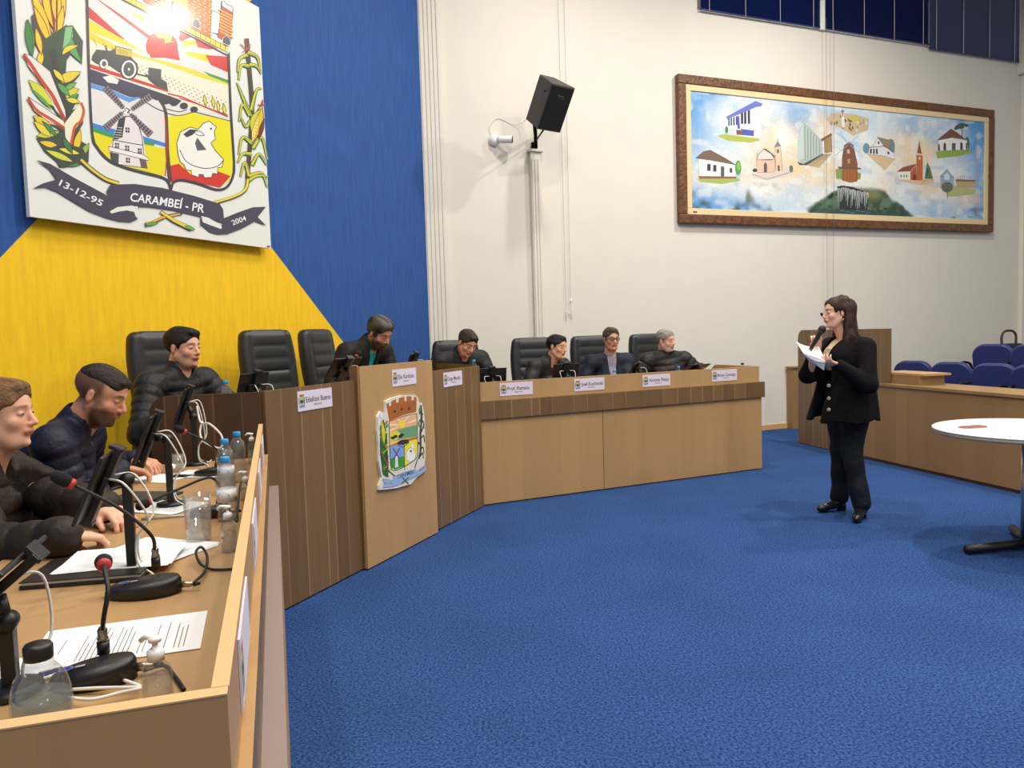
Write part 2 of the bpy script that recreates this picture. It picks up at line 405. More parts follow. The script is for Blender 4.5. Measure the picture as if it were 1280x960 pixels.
def skin_color(Rm, o, base, lip=(176, 96, 84), brow=(40, 28, 22), beard=None, beard_amt=0, hair=None, fade=0, stub=None, nail=False):
    base, lip, brow = (np.array(lin(c)) for c in (base, lip, brow))
    def f(P):
        q = (P-np.array(o))@np.array(Rm); x, y, z = q[:, 0], q[:, 1], q[:, 2]; ax = np.abs(x)
        c = np.tile(base, (len(P), 1))
        def mixin(w, col): nonlocal c; w = np.clip(w, 0, 1)[:, None]; c = c*(1-w)+np.array(col)*w
        head = (np.linalg.norm(q/np.array((.12, .14, .16)), axis=1) < 1)
        red = base*np.array((1.0, .72, .68))
        mixin(.35*head*np.exp(-(((ax-.036)/.018)**2+((z+.028)/.018)**2))*(y > .03), red)
        mixin(.40*head*np.exp(-((ax/.016)**2+((z+.026)/.014)**2))*(y > .085), red)
        mixin(.40*head*smst(ax, .072, .078)*(np.abs(z+.004) < .03)*(np.abs(y+.006) < .02), red)
        if beard is not None:
            b = np.array(lin(beard))
            m = smst(-z, .030, .045)*smst(y, -.005, .02)*head*(z > -.13)
            m = np.maximum(m, .8*smst(ax, .052, .062)*smst(-z, .0, .02)*smst(y, -.0, .018)*(1-smst(y, .03, .06))*head*(z > -.13))
            m2 = np.exp(-((ax/.026)**2+((z+.043)/.006)**2)**2)*(y > .07)
            m = m*(1-.9*np.exp(-((ax/.024)**2+((z+.057)/.008)**2)**2)*(y > .07))*(1-.9*np.exp(-((ax-.036)/.017)**2-((z+.024)/.018)**2))
            mixin(beard_amt*np.maximum(m, m2*head), b)
        mixin(.80*head*(y > .07)*np.exp(-((ax/.024)**4+((z+.0572)/.0095)**4)), lip)
        mixin(.9*head*(y > .06)*np.exp(-((ax/.024)**4+((z+.0572)/.0018)**2)), base*.25)
        bz = .0275-.10*np.maximum(ax-.034, 0)
        mixin(.92*head*(y > .055)*np.exp(-(((ax-.030)/.0195)**6+((z-bz)/.0052)**2)), brow)
        # lash line: a thin dark band across each eye
        mixin(.80*head*(y > .06)*np.exp(-(((ax-.031)/.0135)**6+((z-.0030)/.0026)**2)), brow*.5)
        if hair is not None and fade > 0:
            hc = np.array(lin(hair))
            m = smst(z, -.03, .03)*smst(-y, -.045, -.020)*head*(ax < .0865)*(1-smst(ax, .074, .078)*(np.abs(y+.006) < .02)*(z < .03))
            m = np.maximum(m, head*smst(-y, -.0, .02)*smst(z, -.075, -.03)*(ax < .072))
            mixin(fade*m, hc)
        return c
    return f
# ------------------------------------------------------------------ shared materials
M = {}
M['oak'] = wood('oak_laminate', (187, 149, 101), (161, 126, 82), (200, 167, 120), .07, .20, .55)
M['oak2'] = wood('oak_laminate_counter', (150, 117, 76), (126, 96, 60), (168, 136, 92), .08, .16, .8)
M['walnut'] = wood('walnut_laminate', (106, 80, 50), (138, 108, 72), (174, 144, 102), .11, .14, .7, .5)
M['walnut2'] = wood('walnut_dark_laminate', (66, 42, 25), (98, 68, 42), (128, 98, 66), .07, .12, .8, .5)
M['edge'] = mat('oak_edging', (206, 170, 122), .45)
M['top'] = wood('oak_worktop', (178, 142, 98), (156, 122, 80), (200, 165, 120), .06, .5, .3, rough=.38)
M['black'] = mat('black_plastic', (22, 22, 24), .42)
M['blackm'] = mat('black_satin_metal', (16, 16, 18), .3, .6)
M['rubber'] = mat('dark_rubber', (14, 14, 15), .7)
M['screen'] = mat('screen_glass', (10, 11, 14), .08, 0, .6)
M['chrome'] = mat('chrome', (210, 208, 200), .22, 1)
M['nickel'] = mat('nickel_plug', (168, 156, 130), .3, 1)
M['white'] = mat('white_plastic', (235, 235, 232), .45)
M['cablew'] = mat('white_cable', (222, 220, 214), .5)
M['cableb'] = mat('black_cable', (20, 19, 20), .55)
M['paper'] = mat('paper', (236, 236, 236), .8)
M['plate'] = mat('name_plate_card', (222, 212, 226), .55)
M['red'] = mat('red_ring', (178, 52, 50), .5)
M['foam'] = mat('foam', (18, 17, 18), .95, bump=(260, .6, .002))
M['leather'] = mat('black_leather', (34, 36, 39), .42, bump=(220, .15, .001))
M['whitepaint'] = mat('cream_paint', (222, 217, 206), .75, noise=(3, .015))
M['bluecap'] = mat('blue_bottle_cap', (38, 140, 205), .4)
M['clear'] = clear('clear_plastic', (250, 251, 252), .45, .96)
M['water'] = clear('water', (244, 247, 248), .18, .95)
M['waterb'] = clear('pale_blue_liquid', (196, 214, 224), .2, .88)
M['gel'] = clear('clear_gel', (244, 244, 242), .25, .90)
M['glass'] = clear('glass', (252, 252, 252), .5, .95)
M['vc'] = vcol('printed_colours', .5)
M['board'] = vcol('glossy_printed_board', .30, .5, coat=.6)
M['paint'] = vcol('oil_paint', .6, .3)

def carpet():
    m = bpy.data.materials.new('blue_carpet'); m.use_nodes = True; nt = m.node_tree; L = nt.links.new; b = nt.nodes['Principled BSDF']
    b.inputs['Roughness'].default_value = .95; b.inputs['Specular IOR Level'].default_value = .1
    tc = nt.nodes.new('ShaderNodeTexCoord')
    n = nt.nodes.new('ShaderNodeTexNoise'); n.inputs['Scale'].default_value = 95; n.inputs['Detail'].default_value = 5; n.inputs['Roughness'].default_value = .7
    n2 = nt.nodes.new('ShaderNodeTexNoise'); n2.inputs['Scale'].default_value = 1.6; n2.inputs['Detail'].default_value = 3
    L(tc.outputs['Object'], n.inputs['Vector']); L(tc.outputs['Object'], n2.inputs['Vector'])
    cr = nt.nodes.new('ShaderNodeValToRGB'); L(n.outputs[0], cr.inputs[0])
    cr.color_ramp.elements[0].position = .38; cr.color_ramp.elements[0].color = (*lin((14, 40, 88)), 1)
    cr.color_ramp.elements[1].position = .66; cr.color_ramp.elements[1].color = (*lin((64, 98, 154)), 1)
    mr = nt.nodes.new('ShaderNodeMapRange'); mr.inputs[1].default_value = .3; mr.inputs[2].default_value = .7; mr.inputs[3].default_value = .9; mr.inputs[4].default_value = 1.08
    L(n2.outputs[0], mr.inputs[0]); mx = nt.nodes.new('ShaderNodeMix'); mx.data_type = 'RGBA'; mx.blend_type = 'MULTIPLY'; mx.inputs[0].default_value = 1
    L(cr.outputs[0], mx.inputs[6]); L(mr.outputs[0], mx.inputs[7]); L(mx.outputs[2], b.inputs['Base Color'])
    bp = nt.nodes.new('ShaderNodeBump'); bp.inputs['Strength'].default_value = .10; bp.inputs['Distance'].default_value = .002
    L(n.outputs[0], bp.inputs['Height']); L(bp.outputs[0], b.inputs['Normal']); return m
M['carpet'] = carpet()
def plaster(name, col, amt=.10):
    return mat(name, col, .8, noise=(30, amt, (1, 1, .12)), bump=(55, .7, .008, (1, 1, .14)))
M['pblue'] = plaster('blue_combed_plaster', (30, 78, 146), .16)
M['pyellow'] = plaster('yellow_combed_plaster', (238, 192, 14), .08)

# ------------------------------------------------------------------ the room
def structure(o): o['kind'] = 'structure'; return o
structure(MB().b2(-7, 13, -6, 16, -.1, 0).build('floor', M['carpet']))
structure(MB().b2(-7, 13, -6, 16, 6.5, 6.6).build('ceiling', M['whitepaint']))
# stage wall: a painted X of blue and yellow fields, local X = along the wall, local -Y = into the room
w = MB(); AP = (-3.686, 3.06); S0, S1, ZT = -9.5, 0.0, 6.5
rb = AP[0]+AP[1]/.847; lb = AP[0]-AP[1]/1.03; rt = AP[0]+(ZT-AP[1])/1.0; lt = AP[0]-(ZT-AP[1])/1.0
def wq(pts, mi): w.add([(p[0], 0, p[1]) for p in pts], [tuple(range(len(pts)))], mi)
wq([AP, (lb, 0), (rb, 0)], 1); wq([AP, (rt, ZT), (lt, ZT)], 1)
wq([AP, (rb, 0), (S1, 0), (S1, ZT), (rt, ZT)], 0); wq([AP, (lt, ZT), (S0, ZT), (S0, 0), (lb, 0)], 0)
w.b2(S0, S1, .002, .15, 0, ZT)
structure(w.build('wall_left', [M['pblue'], M['pyellow']], loc=KC, rz=R(90-HM)))
# side wall with the high window opening, local X along UW from WP
w = MB(); X0, X1 = -4.74, 9.0; wx0, wx1, wz0, wz1 = -1.06, 4.86, 5.40, 6.35
w.b2(X0, X1, 0, .2, 0, wz0); w.b2(X0, wx0, 0, .2, wz0, 6.5); w.b2(wx1, X1, 0, .2, wz0, 6.5); w.b2(wx0, wx1, 0, .2, wz1, 6.5)
side = structure(w.build('wall_side', M['whitepaint'], loc=WP, rz=R(90-HW)))
w = MB(); w.b2(-4.3, 6.5, -.018, 0, 0, .075)
structure(w.build('baseboard_side', mat('oak_baseboard', (206, 164, 108), .5), loc=WP, rz=R(90-HW), bevel=.004))
def pilaster(x0, x1, z1, n, dep):
    w = MB(); w.b2(x0, x1, -dep, 0, 0, z1)
    p = (x1-x0)/(n+.5)
    for k in range(n): w.b2(x0+p*(k+.30), x0+p*(k+1.02), -dep-.009, -dep, .12, z1-(.08 if z1 < 5 else 0))
    return structure(w.build('trim_1', M['whitepaint'], loc=WP, rz=R(90-HW), bevel=.006))
pilaster(-4.72, -4.46, 6.5, 5, .05).name = 'trim_1'
pilaster(-3.43, -3.30, 3.50, 3, .05).name = 'trim_2'
structure(MB().b2(-3.46, -3.27, -.075, 0, 3.50, 3.53).build('trim_4', M['whitepaint'], loc=WP, rz=R(90-HW), bevel=.004))
w = MB(); w.b2(4.95, 5.35, -.07, 0, 0, 6.5); w.b2(4.86, 5.45, -.16, 0, 5.17, 5.34)
for k in range(4): w.b2(5.0+.08*k, 5.05+.08*k, -.085, -.07, .1, 5.1)
structure(w.build('trim_3', M['whitepaint'], loc=WP, rz=R(90-HW), bevel=.01))
# window frame with a mullion, and its blinds
win = structure(empty('window_1', WP, R(90-HW)))
w = MB()
for (a, b, c, d) in ((wx0, wx1, wz0, wz0+.05), (wx0, wx1, wz1-.05, wz1), (wx0, wx0+.05, wz0, wz1), (wx1-.05, wx1, wz0, wz1), (2.9, 2.95, wz0, wz1)): w.b2(a, b, .08, .14, c, d)
w.b2(.893, .973, -.05, .14, wz0-.02, wz1)
w.build('window_frame', M['white'], win)
MB().b2(wx0, wx1, .10, .105, wz0, wz1).build('pane', M['glass'], win)
M['blind'] = mat('navy_blind_slat', (18, 34, 92), .35, 0, .5)
for i, (a, b, zb, tl, lb_) in enumerate(((wx0+.02, .885, wz0-.01, 38, 'leftmost'), (.98, 2.91, wz0-.01, 30, 'middle'), (2.93, wx1-.02, wz0-.06, 62, 'rightmost'))):
    t = empty('venetian_blind', (WP+UW*(a+b)/2+np.array([0, 0, zb])), R(90-HW),
              {'leftmost': 'navy blue venetian blind left of the white mullion in the high window',
               'middle': 'navy blue venetian blind just right of the white mullion',
               'rightmost': 'navy blue venetian blind hanging slightly lower at the right end of the window'}[lb_], 'window blind', 'navy blinds in the high window')
    h = b-a; m = MB(); n = int((wz1-zb)/.024)
    for k in range(1, n): m.box((0, -.045, .024*k), (h, .026, .0014), Matrix.Rotation(R(-tl), 3, 'X'))
    m.build('slats', M['blind'], t)
    MB().box((0, -.045, .008), (h, .03, .014)).build('bottom_rail', M['blind'], t, bevel=.003)
    MB().box((0, -.045, wz1-zb-.02), (h, .05, .04)).build('head_rail', M['blind'], t, bevel=.003)
    for x in np.arange(-h/2+.12, h/2, (h-.24)/3.0-.001): MB().tube([(x, -.062, 0), (x, -.062, wz1-zb)], .0042, 6).build('light_slit_cord', M['cablew'], t)  # ladder cords drawn thick and white, standing in for daylight leaking through the slits
def pull_cord(x, ztop, zbot, gap, label, dy=-.09, mt=None):
    t = empty('blind_pull_cord', WP+UW*x+np.array([0, 0, zbot]), R(90-HW), label, 'cord')
    m = MB(); H_ = ztop-zbot
    m.tube(smoothpath([(-gap/2, dy, H_), (-gap/2, dy, H_*.5), (-gap*.45, dy, .12), (-gap*.5, dy, .05), (0, dy, 0), (gap*.5, dy, .05), (gap*.35, dy, .14), (gap/2, dy, H_*.5), (gap/2, dy, H_)], 6), .0032 if mt is None else .0024, 6)
    m.build('cord', mt or M['cablew'], t)
    MB().lathe([(.006, 0), (.009, .02), (.005, .05)], (gap*.35, dy, .14), 10).build('tassel', M['white'], t)
pull_cord(-2.97, 6.48, 1.62, .075, 'thin white looped cord hanging down the wall beside the loudspeaker', -.02)
pull_cord(.99, 5.5, 1.55, .13, 'thin grey looped cord hanging from the high window across the painting', -.12, mat('grey_cord', (96, 92, 88), .6))
# platforms behind the desks
def plat(name, pts, z):
    return structure(MB().prism([tuple(p[:2]) for p in pts], .001, z).build(name, M['carpet']))
plat('floor_platform_left', [AL+NL*.045+UL*.02, AL+UL*2.93+NL*.045, np.array([-1.76, 3.77]), KC+UM*-4.95-NM*.01, KC+UM*-7.2-NM*.01, np.array([-3.6, .75])], .12)
plat('floor_platform_middle', [AM+NM*.03+UM*.03, GR+NM*.03-UM*.02, np.array([-.58, 6.70]), KC-NM*.02-UM*.1, KC+UM*-4.9-NM*.01, np.array([-1.74, 3.82])], .25)
plat('floor_platform_right', [GR+NR*.045+UR*.03, GR+UR*3.03+NR*.045, GR+UR*3.03+NR*1.75, np.array([.1, 8.6]), np.array([-.7, 8.3]), np.array([-.57, 6.72])], .12)

# ceiling lamps: the room's own light
for i, (x, y) in enumerate(LAMP_SPOTS):
    t = empty('ceiling_lamp', (x, y, LAMP_Z), 0, 'round white ceiling lamp over the %s %s of the hall' % ('camera end' if y < 0 else 'near part' if y < 3 else 'middle part' if y < 6 else 'far part', 'at the far left' if x < 0 else 'left of centre' if x < 2 else 'at the centre' if x < 5 else 'at the right'), 'ceiling lamp', 'ceiling lamps over the hall')
    MB().lathe([(.22, 0), (.24, .02), (.24, .09), (.05, .10), (.04, .24), (0, .24)], (0, 0, .01), 28).build('lamp_housing', M['white'], t)
    l = bpy.data.lights.new('bulb', 'AREA'); l.shape = 'DISK'; l.size = .28; l.energy = LAMP_POWER*LAMP_GAIN.get((x, y), .92); l.color = LAMP_COLOR
    lo = bpy.data.objects.new('bulb', l); COL.objects.link(lo); lo.parent = t; lo.location = (0, 0, 0)

# ------------------------------------------------------------------ council desks (local X along the front, local Y towards the seats)
def mesh_in(t, name, m, mt, **k): return m.build(name, mt, t, **k)
RAIL, BT, BB, WT = 1.02, .868, .716, .85
dl = empty('council_desk', AL, R(90-HL), 'long oak council desk in the near left foreground with bottles and microphones on it', 'desk', 'council desks of the dais')
mesh_in(dl, 'upper_fascia', MB().b2(0, 2.93, 0, .018, BT-.01, RAIL-.002), M['oak'])
mesh_in(dl, 'rail_edging', MB().b2(0, 2.93, -.001, .019, RAIL-.002, RAIL), M['edge'])
mesh_in(dl, 'front_band', MB().b2(.0, 2.93, -.016, 0, BB, BT), M['walnut'])
mesh_in(dl, 'band_ledge', MB().b2(.0, 2.93, -.017, 0, BT, BT+.003), M['oak'])
mesh_in(dl, 'front_panel', MB().b2(0, 2.93, -.056, .018, .01, BB-.003), M['oak'])
mesh_in(dl, 'panel_capping', MB().b2(0, 2.93, -.058, -.0, BB-.003, BB), mat('grey_capping', (150, 134, 128), .35))
mesh_in(dl, 'worktop', MB().b2(.02, 2.99, .019, .66, WT-.03, WT), M['top'], bevel=.002)
mesh_in(dl, 'end_panel', MB().b2(-.02, 0, 0, .70, .01, RAIL-.002), M['oak'])
mesh_in(dl, 'end_edging', MB().b2(-.021, .001, 0, .70, RAIL-.002, RAIL), M['edge'])
mesh_in(dl, 'leg_panel', MB().b2(1.45, 1.47, .05, .60, .12, WT-.03), M['oak'])

dr = empty('council_desk', GR, R(90-HR_), 'long oak council desk with a dark band and four name plates, before the white wall', 'desk', 'council desks of the dais')
LRD = 3.02
mesh_in(dr, 'upper_fascia', MB().b2(0.02, LRD, 0.02, .038, BT-.01, RAIL-.002), M['oak'])
mesh_in(dr, 'rail_edging', MB().b2(0.02, LRD, 0.019, .039, RAIL-.002, RAIL), M['edge'])
mesh_in(dr, 'front_band', MB().b2(.0, LRD+.035, -.022, .02, BB, BT), M['walnut'], bevel=.002)
mesh_in(dr, 'front_panel', MB().b2(0, 1.197, 0, .02, .01, BB), M['oak'])
mesh_in(dr, 'front_panel', MB().b2(1.203, LRD+.01, 0, .02, .01, BB), M['oak'])
mesh_in(dr, 'worktop', MB().b2(.02, LRD-.02, .04, .64, WT-.03, WT), M['top'], bevel=.002)
def side_panel(L, zt, rad, th=.02):
    """profile in local X (0..L) / Z, extruded in Y"""
    pts = [(0, .01), (0, zt)]+[(L-rad+rad*math.sin(R(a)), zt-rad+rad*math.cos(R(a))) for a in range(0, 91, 10)]+[(L, .01)]
    m = MB(); n = len(pts); m.add([(p[0], -th/2, p[1]) for p in pts]+[(p[0], th/2, p[1]) for p in pts],
                                 [tuple(range(n)), tuple(range(n, 2*n))[::-1]]+[(i, n+i, n+(i+1) % n, (i+1) % n) for i in range(n)])
    return m
o = mesh_in(dr, 'end_panel', side_panel(.70, RAIL, .10), M['oak'], loc=(LRD, .03, 0), rz=R(90))

dm = empty('council_desk', AM, R(90-HM), 'tall walnut council desk behind the emblem podium at the centre of the dais', 'desk', 'council desks of the dais')
mesh_in(dm, 'front_panel', MB().b2(0, .82, 0, .02, .01, 1.163), M['walnut'])
mesh_in(dm, 'front_panel', MB().b2(1.68, 2.56, 0, .02, .01, 1.163), M['walnut'])
mesh_in(dm, 'worktop', MB().b2(.03, 2.52, .02, .50, .97, 1.0).b2(2.52, 2.66, .10, .50, .97, 1.0), M['top'])
a0 = math.atan2(-.227, -.974)-R(90-HM)
mesh_in(dm, 'side_panel', side_panel(.53, 1.16, .09), M['walnut2'], loc=(0.0, .02, 0), rz=a0)
a1 = math.atan2(.855, -.519)-R(90-HM)
mesh_in(dm, 'side_panel', side_panel(.80, 1.17, .09), M['walnut2'], loc=(2.54, .03, 0), rz=a1)

pod = empty('podium', AM+UM*.80, R(90-HM), 'tall oak podium front carrying a painted coat of arms at the centre of the dais', 'podium')
mesh_in(pod, 'front_panel', MB().b2(0, .90, -.035, -.015, .01, 1.245), M['oak'])
mesh_in(pod, 'side_panel', MB().b2(-.002, .018, -.015, .04, .01, 1.245), M['walnut'])
mesh_in(pod, 'side_panel', MB().b2(.882, .902, -.015, .04, .01, 1.245), M['walnut'])

# ------------------------------------------------------------------ public side: tribune and counter
RC = np.array([3.404, 9.115, 0]); HC = 167.0; UC = hdv(HC); NC = np.array([-UC[1], UC[0], 0])     # NC points to the right, away from the floor
tr = empty('tribune', RC, R(90-HC), 'dark walnut speaking tribune with rounded corner behind the standing woman', 'lectern')
# local X runs towards the camera, local Y away from the central floor
pts = [(0, .01), (0, 1.35-.10)]+[(.10-.10*math.cos(R(a)), 1.25+.10*math.sin(R(a))) for a in range(0, 91, 10)]+[(1.54, 1.35), (1.54, .01)]
m = MB(); n = len(pts); m.add([(p[0], 0, p[1]) for p in pts]+[(p[0], .025, p[1]) for p in pts], [tuple(range(n)), tuple(range(n, 2*n))[::-1]]+[(i, n+i, n+(i+1) % n, (i+1) % n) for i in range(n)])
m.build('front_panel', M['walnut'], tr)
MB().b2(.05, 1.20, .025, .16, 1.02, 1.05).build('reading_shelf', M['oak2'], tr)
sc = empty('side_cabinet', WP+UW*.315, R(90-HW), 'low oak cabinet standing against the white wall behind the tribune', 'cabinet')
MB().b2(0, .9, -.12, -.02, 0.001, .83).build('body', M['oak2'], sc)
MB().b2(-.025, .9, -.14, -.02, .83, .85).build('top', M['oak2'], sc)
ct = empty('visitor_counter', RC+UC*1.02, R(90-HC), 'long oak counter front running along the right side of the carpet', 'counter')
MB().b2(0, 3.6, -.03, -.005, .03, .775).build('front_panel', M['oak2'], ct)
MB().b2(0, 3.6, -.025, -.006, 0.002, .03).build('kick_strip', mat('dark_kick_strip', (58, 34, 22), .6), ct)
MB().b2(-.01, .53, -.045, -.001, .775, .805).b2(.53, 3.62, -.045, .40, .775, .805).build('counter_top', M['oak2'], ct, bevel=.003)
MB().b2(3.55, 3.6, -.004, .38, .01, .775).build('end_panel', M['oak2'], ct)
sb = empty('raised_shelf', RC+UC*1.30+NC*.0, R(90-HC), 'small raised oak shelf on the counter beside the tribune', 'shelf')
MB().b2(.06, .62, .03, .30, .806, .895).build('box', M['oak2'], sb)
MB().b2(.04, .66, 0.028, .34, .895, .915).build('shelf_board', M['oak'], sb)
# ------------------------------------------------------------------ flat pictures: drawn shapes on a real board
class Pic:
    """flat coloured shapes on a plane; fn(x, y) gives the point of the plane, each shape a hair in front of the last"""
    def __init__(s, fn, normal, sc=1.0, ox=0, oy=0, step=4e-5):
        s.fn = fn; s.n = np.array(normal, float); s.sc = sc; s.ox = ox; s.oy = oy; s.v = []; s.f = []; s.c = []; s.k = 0; s.step = step
    def crop(s, ox, oy, sc): s.ox, s.oy, s.sc = ox, oy, sc; return s
    def pt(s, p): return s.fn(s.ox+p[0]/s.sc, s.oy+p[1]/s.sc)+s.n*(s.k*s.step)
    def poly(s, pts, col):
        s.k += 1; b = len(s.v); s.v += [tuple(s.pt(p)) for p in pts]; s.f.append(list(range(b, b+len(pts)))); s.c.append(lin(col)); return s
    def polys(s, rings, col):
        s.k += 1
        for pts in rings:
            b = len(s.v); s.v += [tuple(s.pt(p)) for p in pts]; s.f.append(list(range(b, b+len(pts)))); s.c.append(lin(col))
        return s
    def stroke(s, pts, w, col, w2=None, sm=False):
        if sm: pts = [tuple(p[:2]) for p in smoothpath([(p[0], p[1], 0) for p in pts], 5)]
        P = [np.array(p, float) for p in pts]; n = len(P); w2 = w if w2 is None else w2; Lf = []; Rt = []
        for i, p in enumerate(P):
            t = P[min(i+1, n-1)]-P[max(i-1, 0)]; t = t/(np.linalg.norm(t)+1e-9); q = np.array((-t[1], t[0]))*(w+(w2-w)*i/max(1, n-1))/2
            Lf.append(p+q); Rt.append(p-q)
        s.k += 1; b = len(s.v); s.v += [tuple(s.pt(p)) for p in Lf+Rt]
        for i in range(n-1): s.f.append([b+i, b+i+1, b+n+i+1, b+n+i]); s.c.append(lin(col))
        return s
    def ell(s, cx, cy, rx, ry, col, rot=0, a0=0, a1=360):
        c, d = math.cos(R(rot)), math.sin(R(rot)); pts = []
        n = 20
        for k in range(n if a1-a0 == 360 else n+1):
            a = R(a0+(a1-a0)*k/n); x, y = rx*math.cos(a), ry*math.sin(a); pts.append((cx+x*c-y*d, cy+x*d+y*c))
        return s.poly(pts, col)
    def outl(s, pts, w, col, sm=False):
        if sm: return s.stroke(list(pts)+[pts[0]], w, col, sm=True)
        return s.stroke(list(pts)+[pts[0]], w, col)
    def leaf(s, a, b, w, col, edge=(40, 40, 40), ew=1.6, bend=0):
        a = np.array(a, float); b = np.array(b, float); t = b-a; L = np.linalg.norm(t); q = np.array((-t[1], t[0]))/L
        up = [a+t*k/8+q*(w/2*math.sin(math.pi*k/8)+bend*math.sin(math.pi*k/8)) for k in range(9)]
        dn = [a+t*k/8+q*(-w/2*math.sin(math.pi*k/8)+bend*math.sin(math.pi*k/8)) for k in range(8, 0, -1)]
        s.poly(up+dn, col)
        if ew: s.outl(up+dn, ew, edge)
        return s
    def text(s, txt, p0, p1, h, col, bold=0, arc=0):
        """text from p0 to p1 along the baseline, cap height h (picture units)"""
        cu = bpy.data.curves.new('t', 'FONT'); cu.body = txt; cu.size = 1; cu.offset = bold; cu.resolution_u = 3
        o = bpy.data.objects.new('t', cu); COL.objects.link(o); bpy.context.view_layer.update()
        me = o.to_mesh(); vs = np.array([v.co[:2] for v in me.vertices]); fs = [list(f.vertices) for f in me.polygons]
        if len(vs):
            w = vs[:, 0].max(); x0 = vs[:, 0].min(); p0 = np.array(p0, float); p1 = np.array(p1, float); d = p1-p0; dn = np.array((d[1], -d[0]))/np.linalg.norm(d)
            s.k += 1; b = len(s.v)
            for (x, y) in vs:
                u = (x-x0)/(w-x0); p = p0+d*u+dn*(y/.70*h+arc*math.sin(math.pi*u)); s.v.append(tuple(s.pt(p)))
            for f in fs: s.f.append([b+i for i in f]); s.c.append(lin(col))
        o.to_mesh_clear(); bpy.data.objects.remove(o); bpy.data.curves.remove(cu); return s
    def build(s, name, mt, parent=None, origin=(0, 0, 0), rz=0):
        V = np.array(s.v)-np.array(origin, float)
        if rz:
            c, d = math.cos(-rz), math.sin(-rz); V = np.stack([V[:, 0]*c-V[:, 1]*d, V[:, 0]*d+V[:, 1]*c, V[:, 2]], 1)
        me = bpy.data.meshes.new(name); me.from_pydata(V.tolist(), [], s.f); me.materials.append(mt)
        at = me.color_attributes.new('Col', 'FLOAT_COLOR', 'CORNER'); cc = []
        for f, c in zip(me.polygons, s.c): cc += [c[0], c[1], c[2], 1]*f.loop_total
        at.data.foreach_set('color', cc)
        o = bpy.data.objects.new(name, me); COL.objects.link(o)
        if parent: o.parent = parent
        return o

# ------------------------------------------------------------------ the big coat-of-arms board on the stage wall
BO = KC-NM*.075
em = lambda x, y: onwall(x, y, BO, HM)
DK = (62, 60, 66); YL = (232, 214, 22); RD = (206, 46, 40); WH = (226, 228, 222); GN = (40, 140, 62)
bx0, bx1, bz0, bz1 = -4.555, -2.58, 2.15, 4.04
eb = empty('coat_of_arms_board', KC+np.array([0, 0, 0]), R(90-HM), 'large white board with the painted municipal coat of arms on the blue and yellow wall', 'wall board')
pc0, pc1 = em(38, 273), em(339, 309)
bx0 = float((pc0-BO)@UM); bx1 = float((pc1-BO)@UM); bz0 = float(pc0[2]+pc1[2])/2; bz1 = float(em(331, 13)[2])
MB().b2(bx0, bx1, -.073, -.045, bz0, bz1).build('panel', mat('white_board_face', WH, .3, coat=.6), eb)
MB().b2(bx0+.1, bx1-.1, -.045, .01, bz0+.1, bz0+.16).build('mounting_batten', M['white'], eb)
MB().b2(bx0+.1, bx1-.1, -.045, .01, bz1-.16, bz1-.1).build('mounting_batten', M['white'], eb)
P = Pic(em, -NM, 2.908, step=9e-6)
# shield fields
P.poly([(318, -60), (830, 190), (835, 400), (846, 600), (838, 650), (800, 684), (735, 668), (655, 652), (618, 672), (590, 640), (520, 620), (450, 603), (392, 575), (350, 530), (334, 470), (322, 230)], (222, 220, 218))
P.poly([(322, 118), (480, 190), (560, 225), (700, 262), (830, 300), (830, 420), (720, 400), (600, 345), (325, 235)], (232, 228, 206))
# sun rays
for (a, b, c, d, col) in (((318, 20), (318, 62), (450, 150), (450, 140), RD), ((320, 70), (322, 112), (520, 190), (460, 150), YL), ((330, -20), (420, 40), (560, 140), (540, 142), RD),
                          ((470, 40), (520, 60), (585, 120), (570, 122), YL), ((600, 84), (640, 104), (622, 120), (612, 118), RD), ((655, 108), (700, 132), (660, 150), (650, 142), RD),
                          ((660, 150), (700, 146), (742, 158), (670, 170), YL), ((704, 132), (792, 176), (762, 180), (720, 172), RD), ((672, 186), (760, 198), (772, 232), (680, 200), YL),
                          ((746, 200), (828, 206), (830, 264), (766, 236), RD)):
    P.poly([a, b, c, d], col)
P.ell(588, 168, 58, 56, (208, 54, 52), 0, 150, 395)
P.poly([(548, 210), (530, 160), (560, 125), (600, 112), (640, 150), (654, 220), (600, 210)], (208, 54, 52))
P.poly([(560, 118), (590, 128), (626, 128), (620, 150), (640, 150), (600, 158), (598, 140), (575, 138)], YL)
P.poly([(322, 112), (420, 165), (520, 205), (600, 222), (700, 252), (832, 302), (832, 310), (740, 285), (560, 222), (440, 195), (322, 142)], (222, 208, 40))
P.poly([(738, 258), (832, 292), (832, 304), (760, 276)], (70, 150, 70))
for i in range(11):
    for j in range(24):
        x = 430+i*6+j*17; y = 205+i*13+j*7.2
        if x > 826 or y > 215+(x-420)*.52 or y < 190+(x-420)*.29+8: continue
        P.ell(x, y, 1.9, 1.9, DK)
for i in range(5): P.stroke([(340+i*34, 140+i*16), (352+i*34, 168+i*16)], 2, (200, 130, 110))
# field edge with red hatching and the dark road
P.poly([(325, 232), (610, 325), (610, 335), (325, 246)], RD)
P.poly([(325, 250), (420, 282), (620, 350), (660, 366), (640, 385), (560, 360), (470, 352), (400, 322), (326, 300)], (66, 62, 84))
P.poly([(372, 280), (400, 274), (432, 290), (426, 306), (392, 300)], WH)
P.stroke([(610, 340), (660, 352), (720, 378), (828, 424)], 5, (190, 60, 60)); P.stroke([(650, 356), (700, 372), (828, 418)], 3, RD)
for x, y in ((742, 356), (772, 364), (790, 378), (812, 388)):
    P.leaf((x, y-12), (x+6, y+30), 11, YL, DK, 2)
